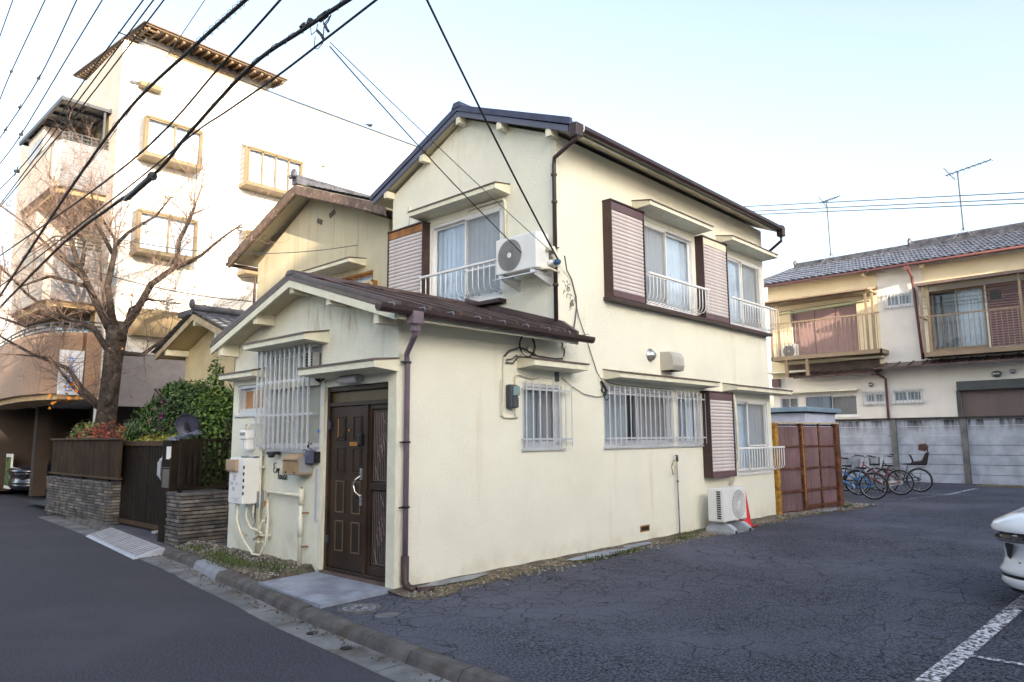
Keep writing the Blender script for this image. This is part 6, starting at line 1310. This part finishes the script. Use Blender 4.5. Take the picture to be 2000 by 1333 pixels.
m = MB(); m.box(-.15, .35, 5.58, 5.95, 0, 1.60); add('post', m, M['fbrown'], t, bevel=.008)
m = MB(); m.box(-.16, -.15, 5.64, 5.76, 1.30, 1.50); m.box(-.158, -.15, 5.60, 5.63, 1.32, 1.50); add('nameplate', m, M['white'], t)
m = MB(); m.box(-.157, -.15, 5.60, 5.90, 1.16, 1.17); m.box(-.158, -.15, 5.62, 5.88, .85, 1.14); add('mail_slot', m, mat('slot_grey', (.12, .11, .10), .4), t)
t = thing('picket_fence', 'dark open picket fence running from the gate post to the corner house', 'fence', (.2, 5.2, .8))
for i in range(9): m = MB(); m.box(-.14+i*.085, -.115+i*.085, 5.12, 5.15, .84, 1.58); add('picket', m, M['fbrown'], t)
m = MB(); m.box(-.2, .6, 5.11, 5.16, 1.58, 1.62); m.box(-.2, .6, 5.11, 5.16, .84, .88); m.box(-.2, -.15, 5.1, 5.17, .8, 1.62); add('rail', m, M['fbrown'], t)
m = MB()
for i in range(26): a = rr.uniform(-.3, .3); m.obox((-.12+i*.018+rr.uniform(-.02, .02), 5.7+rr.uniform(-.15, .2), 1.62+i*.0045+rr.uniform(-.01, .01)), (.06, .16, .006), (a, .25+rr.uniform(-.3, .3), rr.uniform(-.4, .4)))
m.box(-.1, .45, 5.55, 5.95, 1.60, 1.612)
single('crumpled_sheet', m, mat('blue_grey_sheet', (.20, .22, .28), .5), 'crumpled blue-grey weathered sheet lying on top of the dark gate post', 'sheet')
t = thing('satellite_dish', 'round dark satellite dish seen from behind above the gate post', 'satellite dish', (.45, 5.9, 1.6))
c = Vector((.3, 6.15, 1.86)); m = MB(); prof = [(0, .06), (.08, .055), (.15, .035), (.19, 0), (.195, .0), (.15, .03), (0, .05)]
m.lathe((0, 0, 0), prof, 'z', 24); mm = Matrix.Translation(c) @ Euler((R(-80), 0, R(-42))).to_matrix().to_4x4(); m.v = [tuple(mm @ Vector(v)) for v in m.v]; add('dish', m, mat('navy_grey_dish', (.05, .052, .085), .45), t, smooth=True)
m = MB(); m.tube([c, c+Vector((.05, .0, -.08)), (.33, 5.95, 1.6)], .02, 6); m.obox(tuple(c+Vector((-.03, -.06, -.03))), (.05, .05, .12), (0, 0, 0)); add('bracket', m, M['black'], t)
# ================================================================== foliage
def leafmat(name, a, b, c):
    def ex(n, l, tc, cur, mixc, ramp, noise):
        g = n.new('ShaderNodeNewGeometry'); q = n.new('ShaderNodeValToRGB'); q.color_ramp.elements[0].color = (*a, 1); q.color_ramp.elements[1].color = (*c, 1); e = q.color_ramp.elements.new(.5); e.color = (*b, 1); l.new(g.outputs['Random Per Island'], q.inputs[0]); return q.outputs[0]
    m = mat(name, b, .5, extra=ex, spec=.3); return m
L1 = leafmat('dark_leaves', (.012, .03, .008), (.03, .065, .015), (.08, .13, .03)); L2 = leafmat('bright_leaves', (.022, .055, .01), (.05, .105, .018), (.13, .19, .035)); L3 = leafmat('yellow_green_leaves', (.08, .10, .015), (.22, .22, .03), (.42, .36, .05))
L4 = leafmat('red_leaves', (.05, .02, .012), (.20, .015, .02), (.30, .09, .04)); L5 = leafmat('purple_flowers', (.12, .01, .10), (.2, .02, .14), (.3, .03, .2)); L6 = leafmat('orange_leaves', (.3, .08, .01), (.5, .18, .02), (.5, .25, .05)); L7 = leafmat('pale_strap_leaves', (.05, .08, .02), (.10, .13, .04), (.22, .22, .10))
def leaves(blobs, n, s0, s1, seed, elong=1.8, shell=.55, droop=0):
    rr = random.Random(seed); m = MB(); tot = sum(b[3]*b[4]*b[5] for b in blobs)
    for b in blobs:
        k = int(n*b[3]*b[4]*b[5]/tot)
        for _ in range(k):
            while True:
                v = Vector((rr.uniform(-1, 1), rr.uniform(-1, 1), rr.uniform(-1, 1)))
                if v.length < 1 and v.length > shell*rr.random(): break
            v = v*(1+.12*math.sin(v.x*7+seed)*math.cos(v.z*6+v.y*5))
            p = Vector((b[0]+v.x*b[3], b[1]+v.y*b[4], b[2]+v.z*b[5])); s = rr.uniform(s0, s1)
            nrm = (v+Vector((rr.gauss(0, .7), rr.gauss(0, .7), rr.gauss(.5, .6)))).normalized(); a = nrm.orthogonal().normalized(); a = (a*math.cos(rr.uniform(0, 6.28))+nrm.cross(a)*math.sin(rr.uniform(0, 6.28))).normalized(); a.z -= droop; c = nrm.cross(a).normalized()
            m.add([p-a*s*elong*.5, p+c*s*.5-a*s*elong*.1, p+a*s*elong*.5, p-c*s*.5-a*s*elong*.1], [(0, 1, 2, 3)])
    return m
def shrub(name, label, blobs, n, s0, s1, seed, lm, elong=1.8, stems=True, droop=0, cat='shrub', flowers=None):
    t = thing(name, label, cat, (blobs[0][0], blobs[0][1], 0)); add('foliage', leaves(blobs, n, s0, s1, seed, elong, .55, droop), lm, t)
    rr = random.Random(seed); m = MB()
    for b in blobs:
        for _ in range(5): m.tube([(b[0]+rr.gauss(0, .08), b[1]+rr.gauss(0, .08), 0), (b[0]+rr.gauss(0, .15), b[1]+rr.gauss(0, .15), b[2]*.6), (b[0]+rr.gauss(0, b[3]*.5), b[1]+rr.gauss(0, b[4]*.5), b[2]+b[5]*.5)], .018, 5)
    add('stem', m, M['bark'], t)
    if flowers: add('flowers', leaves(*flowers[0]), flowers[1], t)
    return t
shrub('shrub', 'dense dark green shrub with long drooping leaves left of the house', [(1.3, 9.0, 1.95, .6, .8, .8), (1.2, 9.8, 1.7, .6, .7, .75), (1.6, 8.3, 1.9, .6, .7, .9), (1.4, 9.2, 2.45, .45, .6, .38)], 9000, .03, .055, 1, L1, 4.2, droop=.6)
shrub('shrub', 'bright green leafy shrub right against the left wall of the corner house', [(1.0, 6.9, 1.75, .45, .65, .75), (.9, 6.4, 1.5, .4, .5, .9), (1.1, 6.7, 2.2, .4, .5, .36), (.95, 6.55, 2.75, .15, .18, .35)], 9000, .03, .055, 2, L2, 2.0)
shrub('shrub', 'dark mid-height shrub with magenta flowers between the drooping and the bright shrub', [(.95, 8.3, 1.7, .4, .6, .7), (.9, 7.6, 1.7, .4, .6, .8), (1.1, 7.9, 2.35, .4, .6, .42)], 8000, .03, .05, 3, L1, 2.0, flowers=(([(.62, 7.9, 2.0, .3, .5, .5), (.5, 8.3, 1.6, .15, .3, .3)], 50, .03, .055, 9, 1.2), L5))
shrub('hedge_shrub', 'yellow-green clipped shrub peeping over the garden gate', [(.65, 7.7, 1.45, .3, .9, .30), (.7, 8.6, 1.4, .3, .7, .32)], 5000, .03, .055, 4, L3, 2.0)
shrub('shrub', 'olive green shrub at the left end behind the brown board fence', [(.8, 12.4, 1.55, .5, 1.0, .55), (.9, 13.0, 1.5, .4, .5, .6), (1.1, 11.6, 1.5, .5, .9, .45)], 6500, .035, .065, 5, L7, 2.0)
shrub('red_leaved_bush', 'low bush with red autumn leaves at the foot of the cherry tree', [(.5, 11.3, 1.72, .3, 1.0, .26), (.45, 10.3, 1.75, .3, .6, .28)], 800, .022, .045, 6, L4, 1.6)
shrub('ground_shrub', 'low dark shrubs filling the garden behind the fence', [(1.3, 10.2, 1.1, .9, 1.6, .8), (1.5, 6.2, .8, .6, 1.0, .8)], 5000, .04, .07, 7, L1, 2.0)
# bare cherry tree
def grow(m, p, d, L, r, lvl, rr, up=.15):
    n = 4; pts = [p]; q = Vector(p); dd = Vector(d).normalized()
    for i in range(n):
        dd = (dd+Vector((rr.gauss(0, .16), rr.gauss(0, .16), rr.gauss(up*.35, .14)))).normalized(); q = q+dd*L/n; pts.append(q.copy())
    m.tube(pts, r, 4 if lvl > 0 else 3, False, [r*(1-.75*i/n) for i in range(n+1)])
    if lvl > 0:
        k = [0, 4, 5, 5][lvl]
        for _ in range(k):
            i = rr.randint(1, n); t_ = rr.random(); b = pts[i-1].lerp(pts[i], t_); ax = Vector((rr.gauss(0, 1), rr.gauss(0, 1), rr.gauss(.2, .8))).normalized()
            grow(m, b, (dd*.75+ax*.85), L*rr.uniform(.42, .68), r*rr.uniform(.42, .6), lvl-1, rr, up)
TB = (.9, 12.0, 0)
tr = thing('cherry_tree', 'bare old cherry tree with a cut-off trunk top behind the brown fence', 'tree', TB)
m = MB(); m.tube([(.90, 12.05, 0), (.88, 12.13, 1.0), (.88, 12.1, 1.6), (.88, 11.92, 2.55), (.87, 11.74, 3.49), (.87, 11.63, 3.95), (.86, 11.6, 4.25)], .25, 14, True, [.32, .27, .23, .205, .20, .22, .19]); m.tube([(.9, 11.5, 3.9), (.93, 11.38, 4.3)], .12, 9); m.tube([(.86, 11.75, 3.9), (.8, 11.85, 4.35)], .15, 9); m.tube([(.85, 12.15, 2.0), (.82, 11.7, 2.6), (.84, 11.3, 3.1)], .09, 8, True, [.13, .1, .07]); add('trunk', m, M['bark'], tr, smooth=True)
m = MB(); m.lathe((.86, 11.6, 4.251), [(0, .012), (.17, .006), (.2, 0)], n=12); m.lathe((.93, 11.38, 4.301), [(0, .01), (.1, .0)], n=10); add('cut_face', m, M['cut'], tr)
limbs = {'a': [(.92,11.57,4.08),(1.1,11.29,4.55),(1.35,10.91,5.13),(1.63,10.52,5.6),(1.67,10.36,6.18),(1.79,10.14,6.65),(1.86,9.99,7.0)], 'b': [(1.68,10.48,5.54),(2.0,9.9,5.83),(2.2,9.5,6.17),(2.45,9.15,6.52)],
 'c': [(.81,11.67,4.2),(.62,11.69,5.14),(.64,11.5,5.96),(.64,11.45,6.19),(.41,11.64,6.65)], 'd': [(.65,11.47,6.07),(.87,11.17,6.42),(1.2,10.75,6.77),(1.49,10.37,7.12)], 'e': [(.73,11.76,4.2),(.4,11.97,4.9),(.17,12.07,5.61),(-.15,12.25,6.43),(-.37,12.37,7.02)],
 'f': [(.17,12.07,5.61),(.16,11.97,6.2),(-.09,12.14,6.67),(-.29,12.28,7.02)], 'g': [(.71,12.12,2.44),(.44,12.35,2.79),(.07,12.65,3.26),(-.45,13.13,3.62),(-.98,13.61,4.04)], 'h': [(.76,12.09,2.32),(.35,12.43,2.79),(-.12,12.8,3.5),(-.7,13.39,3.62)],
 'i': [(.8,11.79,3.61),(.47,12.04,4.2),(-.04,12.53,4.44),(-.59,13.16,4.21),(-1.02,13.57,4.45)], 'j': [(.97,11.62,3.61),(1.25,11.32,3.6),(1.6,10.9,3.84),(1.8,10.6,3.89),(2.0,10.3,4.06)], 'k': [(.99,11.48,4.19),(.99,11.39,4.66),(1.3,11.0,4.78),(1.6,10.7,4.77)], 'l': [(.3,12.03,5.14),(-.29,12.61,5.38),(-.76,13.15,5.15),(-1.13,13.45,5.62)],
 'n': [(.2, 12.2, 5.4), (-.3, 12.9, 6.1), (-.7, 13.6, 6.8), (-1.1, 14.0, 7.2)], 'o': [(.45, 11.9, 4.9), (-.1, 11.9, 5.5), (-.5, 12.0, 6.1)], 'q': [(.9, 12.0, 4.1), (.9, 12.9, 5.0), (.8, 13.0, 5.9)], 'r': [(-.1, 12.5, 4.4), (-.6, 13.4, 5.0), (-1.0, 14.2, 5.8)], 's': [(.66, 11.6, 5.9), (.3, 11.4, 6.5), (.1, 11.6, 7.3)]}
rr = random.Random(21)
r0 = {'a': .10, 'b': .05, 'c': .09, 'd': .05, 'e': .10, 'f': .05, 'g': .075, 'h': .05, 'i': .08, 'j': .06, 'k': .05, 'l': .05, 'n': .05, 'o': .05, 'q': .06, 'r': .05, 's': .05}
tw = MB()
for k, pts in limbs.items():
    P = [Vector(p)+Vector((rr.gauss(0, .05), rr.gauss(0, .05), rr.gauss(0, .03))) if 0 < i else Vector(p) for i, p in enumerate(pts)]; n = len(P); m = MB(); m.tube(P, r0[k], 8, True, [r0[k]*(1-.72*i/(n-1)) for i in range(n)]); add('limb', m, M['bark'], tr, smooth=True)
    L = sum((b-a).length for a, b in zip(P, P[1:]))
    for _ in range(int(6+L*5)):
        i = rr.randint(0, n-2); b = P[i].lerp(P[i+1], rr.random())
        if i == 0 and rr.random() < .6: continue
        dd = (P[i+1]-P[i]).normalized(); ax = Vector((rr.gauss(0, 1), rr.gauss(0, 1), rr.gauss(.25, .7))).normalized(); grow(tw, b, dd*.6+ax*.9, rr.uniform(.6, 1.35), r0[k]*.10+.005, 2, rr)
    grow(tw, P[-1], P[-1]-P[-2], 1.5, r0[k]*.22, 3, rr)
add('crown', tw, M['twig'], tr, kind='stuff')
m = leaves([(.2, 12.4, 2.7, .25, .35, .3), (0, 12.8, 2.5, .2, .3, .2)], 26, .06, .1, 5, 1.4); m2 = leaves([(1.5, 10.3, 5.2, 1.0, 1.2, 1.2), (.9, 12, 3.5, .8, 1.4, 1)], 24, .04, .07, 6, 1.4); m.add(m2.v, m2.f); add('last_leaves', m, L6, tr, kind='stuff')
# ================================================================== overhead cables along the street
def cable(pts, r, label, group='cables strung along the street', extra=None, mt='wire', twist=None):
    """pts: (y, z) in the plane x = X; smoothed and extended past both ends"""
    X, P = pts[0], pts[1:]
    Q = []
    for i in range(len(P)-1):
        p0 = P[max(i-1, 0)]; p1 = P[i]; p2 = P[i+1]; p3 = P[min(i+2, len(P)-1)]
        for k in range(6):
            t = k/6; f = lambda a: .5*((2*p1[a])+(-p0[a]+p2[a])*t+(2*p0[a]-5*p1[a]+4*p2[a]-p3[a])*t*t+(-p0[a]+3*p1[a]-3*p2[a]+p3[a])*t**3); Q.append((X, f(0), f(1)))
    Q.append((X, P[-1][0], P[-1][1])); a, b = Vector(Q[0]), Vector(Q[1]); c, d = Vector(Q[-2]), Vector(Q[-1])
    Q = [tuple(a+(a-b).normalized()*9)]+Q+[tuple(d+(d-c).normalized()*14)]
    m = MB(); m.tube(Q, r, 6)
    o = single('overhead_cable', m, M[mt], label, 'cable', group, smooth=True)
    if twist:
        m = MB(); S = []; N_ = twist[2]
        for i in range(N_):
            t = i/(N_-1)*(len(Q)-3)+1; j = int(t); q = Vector(Q[j]).lerp(Vector(Q[min(j+1, len(Q)-1)]), t-j); a = i*.9; S.append(q+Vector((math.cos(a)*twist[0], math.sin(a*.37)*.01, math.sin(a)*twist[0])))
        m.tube(S, twist[1], 3); add('lashing_wire', m, M[mt], o)
    return o
C = -1.0
cable([C, (1.93, 7.12), (3.44, 7.10), (5.98, 6.99), (9.09, 6.31), (13.8, 5.0)], .027, 'thick bundled cable with a loosely wound lashing wire crossing the upper left sky', twist=(.045, .004, 260))
cable([C, (1.03, 6.72), (2.43, 6.49), (5.8, 6.02), (14.2, 6.03)], .016, 'single black cable between the two thickest bundles crossing the white building')
cable([C, (-.37, 6.08), (.52, 6.12), (1.71, 6.14), (3.44, 5.82), (4.87, 5.52), (8.85, 5.35), (13.7, 4.71)], .025, 'thickest cable bundle with a clamp and splice sleeve passing left of the house gable', twist=(.032, .004, 120))
cable([C, (-.86, 5.86), (.14, 5.81), (1.06, 5.77), (2.35, 5.76), (3.27, 5.765), (5.3, 5.63), (8.9, 5.46)], .013, 'wavy black cable running just below the thickest bundle')
cable([C, (5.60, 8.78), (8.36, 8.45), (12.1, 7.94), (14.9, 7.86)], .013, 'leftmost of the three close cables over the penthouse roof'); cable([C, (5.14, 8.57), (9, 8.1), (14.7, 7.42)], .013, 'middle of the three close cables over the penthouse roof'); cable([C, (4.70, 8.37), (8.6, 7.9), (13.7, 7.44)], .013, 'rightmost of the three close cables over the penthouse roof')
cable([C, (7.77, 9.76), (9.85, 9.39), (13.2, 8.77), (15.1, 8.6)], .012, 'thin power line left of the three close cables'); cable([C, (9.45, 10.52), (12.0, 9.73), (15.4, 9.37)], .012, 'thin power line second from the left edge of the sky'); cable([C, (12.0, 11.68), (14.8, 10.97), (15.9, 10.56)], .012, 'thin power line with a small clamp near the left edge of the sky'); cable([C, (15.4, 13.22), (16.6, 12.7)], .012, 'short stretch of power line cutting the top left corner')
cable([C, (3.17, 7.68), (6.42, 6.82), (9.1, 6.37)], .006, 'very thin wire slanting between the penthouse and the thick bundled cable', mt='wirelit')
# clamps and splices
def clamp(y, z, label, s=1):
    t = thing('cable_clamp', label, 'clamp', (C, y, z), 'small clamps on the street cables'); m = MB(); m.obox((C, y, z), (.05*s, .14*s, .05*s), (.3, 0, 0)); add('body', m, M['wire'], t, bevel=.006)
    m = MB(); m.tube([(C, y-.05*s, z+.02), (C+.02, y-.02*s, z+.09*s), (C, y+.03*s, z+.03)], .008, 4); m.tube([(C, y+.03, z), (C, y+.09*s, z-.06*s)], .008, 4); add('lug', m, M['wire'], t)
clamp(14.83, 10.97, 'small clamp on the power line nearest the left edge'); clamp(12.0, 9.75, 'upper clamp on the second power line from the left'); clamp(13.55, 9.58, 'middle clamp on the second power line from the left'); clamp(14.9, 9.42, 'lowest clamp on the second power line from the left'); clamp(13.2, 8.78, 'clamp on the power line just left of the three close cables', 1.2); clamp(13.3, 7.9, 'clamp where the three close cables meet the balcony canopy', 1.6)
t = thing('splice_sleeve', 'grey splice sleeve on the thickest cable bundle in front of the white building', 'cable joint', (C, 4.9, 5.5)); m = MB(); m.tube([(C, 4.62, 5.545), (C, 4.75, 5.53), (C, 5.7, 5.43), (C, 5.85, 5.425)], .06, 10, True, [.025, .047, .047, .025]); add('sleeve', m, M['dkgrey'], t, smooth=True); m = MB(); m.cyl((C, 4.7, 5.53), (C, 4.74, 5.525), .068, 10); add('band', m, M['wire'], t)
t = thing('cable_junction', 'cluster of clamps and hanging loops where the house drop leaves the street cables', 'cable joint', (C, .3, 6.0))
m = MB(); m.obox((C, .35, 6.15), (.05, .08, .06), (.4, .2, 0)); m.obox((C, .50, 6.16), (.05, .07, .06), (.2, .5, 0)); m.obox((C, .1, 6.10), (.05, .16, .05), (0, 0, 0)); m.tube([(C, .2, 5.98), (C, .12, 5.90), (C, .08, 5.84)], .018, 5); m.tube([(C, .05, 5.98), (C, .02, 5.93), (C, -.02, 5.88)], .016, 5); add('clamp_body', m, M['wire'], t)
m = MB(); m.tube([(C, .1, 6.1), (C, .08, 6.0), (C, .0, 6.02), (C, -.06, 6.05), (C, -.02, 6.0), (C, .07, 5.97), (C, .08, 5.82)], .007, 4); m.tube([(C, .35, 6.1), (C, .32, 5.98), (C, .22, 5.99), (C, .2, 6.06)], .005, 4); m.tube([(C, .24, 5.93), (C, .26, 5.8), (C, .18, 5.76), (C, .08, 5.79)], .005, 4); add('loop_wire', m, M['wire'], t)
# service drops to the house
def drop(p, q, sag, r, label, mt='wire', n=16):
    p, q = Vector(p), Vector(q); m = MB(); m.tube([p.lerp(q, k/n)-Vector((0, 0, sag*4*(k/n)*(1-k/n))) for k in range(n+1)], r, 6)
    return single('service_drop', m, M[mt], label, 'cable', 'drops from the street cables to the house', smooth=True)
drop((-1.9, -1.45, 7.0), (2.70, -.09, 4.03), .10, .0135, 'thick twisted service drop cable reaching the insulator beside the upper air conditioner')
drop((C, -.05, 5.70), (2.62, .35, 4.08), .06, .007, 'thin dark telephone drop reaching the front of the upper air conditioner'); drop((C, -.06, 5.74), (2.71, -.03, 4.12), .03, .005, 'finest grey drop wire reaching the white insulator', 'wirelit')
drop((-.95, 8.3, 5.45), (3.55, 6.0, 5.6), .30, .008, 'thin cable from the tree to the gable of the neighbouring house', 'wirelit'); drop((.6, 12.8, 5.7), (3.5, 10.4, 5.0), .12, .014, 'dark cable passing behind the cherry tree to the neighbouring house'); drop((1.3, 12.9, 9.4), (12, 12.9, 9.9), .2, .0001, 'x') if False else None
m = MB(); m.tube([(.9, 13.2, 12.2), (6, 13.24, 12.12), (22, 13.24, 12.12)], .018, 4); single('parapet_cable', m, M['wire'], 'thin black cable running along the parapet of the white building', 'cable')
rb = thing('bird', 'small dark bird perched on the parapet of the white building', 'bird', (8.9, 13.26, 12.2)); m = MB(); m.ellip((8.9, 13.26, 12.26), .10, .05, .05); m.ellip((8.99, 13.26, 12.31), .035, .03, .03); m.tube([(8.82, 13.26, 12.25), (8.70, 13.26, 12.21)], .015, 4); m.tube([(9.02, 13.26, 12.31), (9.05, 13.26, 12.30)], .008, 4); m.tube([(8.9, 13.25, 12.22), (8.9, 13.25, 12.2)], .006, 3); add('body', m, M['black'], rb, smooth=True)
# ================================================================== cars
def car(name, label, x, y, ang, body, L=4.1, W=1.72, hood0=.72):
    """nose at local origin pointing to +Y, body extends to -Y"""
    t = thing(name, label, 'car', (0, 0, 0)); paint = mat(name+'_paint', body, .25, coat=1, var=.01); blk = M['black']; hw = W/2
    def ring(z, o, inset=0, rr_=.42, n=7):
        pts = []; w = hw-inset
        def corner(cx, cy, a0, r_): return [(cx+r_*math.cos(a0+math.pi/2*k/n), cy+r_*math.sin(a0+math.pi/2*k/n)) for k in range(n+1)]
        r1 = rr_
        pts += corner(w-r1, -o-r1*.8, 0, r1); pts += corner(-w+r1, -o-r1*.8, math.pi/2, r1); pts += corner(-w+.3, -L+inset+.3, math.pi, .3); pts += corner(w-.3, -L+inset+.3, 3*math.pi/2, .3)
        return [(px, py if py > -L+.6 else py, z) for px, py in pts]
    def band(layers, mt, nm, par=t, smooth=True, cap=False):
        m = MB(); rs_ = [ring(*l) for l in layers]; n = len(rs_[0]); vs = [v for r_ in rs_ for v in r_]
        fs = [(i*n+k, i*n+(k+1) % n, (i+1)*n+(k+1) % n, (i+1)*n+k) for i in range(len(rs_)-1) for k in range(n)]
        if cap: fs.append(tuple((len(rs_)-1)*n+k for k in range(n)))
        m.add(vs, fs); return add(nm, m, mt, par, smooth)
    h = hood0
    for s in (-1, 1):
        m = MB(); m.ellip((s*(hw-.24), -.075, h-.052), .05, .04, .026); m.ellip((s*(hw-.12), -.17, h-.052), .04, .05, .024); add('lamp_reflector', m, M['silver'], t, smooth=True)
        m = MB(); m.tube([(s*(hw-.30), -.055, h-.30), (s*(hw-.10), -.17, h-.29)], .012, 5); add('fog_strip', m, M['silver'], t)
    band([(.12, .16, .10), (.15, .10, .04), (.19, .07, .02)], blk, 'skirt'); band([(.19, .07, .02), (.24, .035, .0), (.28, .05, .01)], paint, 'lower_bumper'); band([(.28, .06, .02), (.31, .06, .02)], blk, 'bumper_slot')
    band([(.31, .045, .01), (.34, .03, .0), (.38, .06, .02), (.46, .08, .03), (.56, .07, .02), (h-.11, .035, .0)], paint, 'bumper'); band([(h-.11, .03, .0), (h-.10, .02, -.005), (h-.085, .02, -.005)], M['chrome'] if body[0] > .3 else M['black'], 'chrome_strip'); band([(h-.085, .045, .02), (h-.05, .05, .02), (h-.02, .045, .02)], mat(name+'_lamp', (.04, .04, .05), .08), 'headlight')
    hd = band([(h-.02, .0, .0), (h+.01, -.01, -.004), (h+.06, .02, .02), (h+.13, .16, .07), (h+.19, .40, .12), (h+.235, .75, .16), (h+.26, 1.0, .18)], paint, 'hood', cap=True)
    z0 = h+.255; m = MB(); st = [(1.02, z0, hw-.20), (1.75, z0+.46, hw-.33), (2.9, z0+.46, hw-.33), (3.7, z0, hw-.22)]
    for (a, za, wa), (b, zb, wb) in zip(st, st[1:]): m.poly([(-wa, -a, za), (wa, -a, za), (wb, -b, zb), (-wb, -b, zb)])
    for s in (-1, 1): m.poly([(s*w_, -a, z) for a, z, w_ in st])
    add('windows', m, mat(name+'_glass', (.02, .022, .025), .05), t); m = MB(); m.prism([(-st[1][2]-.01, -1.72, z0+.46), (st[1][2]+.01, -1.72, z0+.46), (st[1][2]+.01, -2.95, z0+.46), (-st[1][2]-.01, -2.95, z0+.46)], (0, 0, .03)); add('roof', m, paint, t, bevel=.015)
    for s in (-1, 1):
        for yy in (-.78, -L+.75):
            m = MB(); m.cyl((s*(hw-.17), yy, .31), (s*(hw+.008), yy, .31), .31, 24); w = add('wheel', m, M['tyre'], t, bevel=.02); m = MB(); m.cyl((s*(hw-.0), yy, .31), (s*(hw+.014), yy, .31), .20, 16); add('rim', m, M['silver'], w)
        m = MB(); m.ellip((s*(hw+.08), -1.35, z0+.08), .09, .05, .06); add('mirror', m, paint, t, smooth=True)
    m = MB(); m.tube([(-hw+.30, -.02, h+.012), (-hw+.22, -.2, h+.10)], .003, 3); m.tube([(-.35, .002, h+.02), (-.6, -.3, h+.15)], .004, 3); add('hood_seam', m, blk, t)
    m = MB(); m.box(-.17, .17, -.02, .0, .42, .54); add('number_plate', m, M['white'], t)
    m = MB()
    for i in range(5): m.box(-.45, .45, -.035, -.02, .34+i*.045, .36+i*.045)
    add('grille', m, blk, t)
    m = MB(); m.prism([(-hw+.02, -.14, h-.12), (-hw+.18, -.045, h-.12), (-hw+.24, -.05, h-.26), (-hw+.2, -.075, h-.28)], (.02, 0, 0)); add('corner_inlet', m, blk, t)
    t.location = (x, y, 0); t.rotation_euler = (0, 0, ang); return t
car('parked_car', 'white car whose nose just enters the frame at the right edge', 4.05, -4.845, 0, (.74, .75, .78))
cb = car('parked_car', 'black car parked under the white building at the left', 1.05, 20.5, R(90), (.012, .014, .03), hood0=.68)
m = MB(); m.box(1.85, 2.1, 18.9, 19.2, 0, .42); m.box(1.81, 2.14, 18.86, 19.24, .38, .45)
single('planter_tub', m, mat('orange_planter', (.42, .17, .03), .6), 'orange-brown planter tub beside the black car', 'planter', bevel=.01)
t = thing('notice_stand', 'small framed notice standing at the far left by the dark doorway', 'sign', (1.2, 21.4, 0)); m = MB(); m.box(1.1, 1.15, 21.2, 21.9, .1, 1.2); add('frame', m, M['white'], t); m = MB(); m.box(1.09, 1.1, 21.25, 21.85, .2, 1.1); add('poster', m, mat('green_poster', (.1, .16, .06), .6, var=.6, vs=6), t)
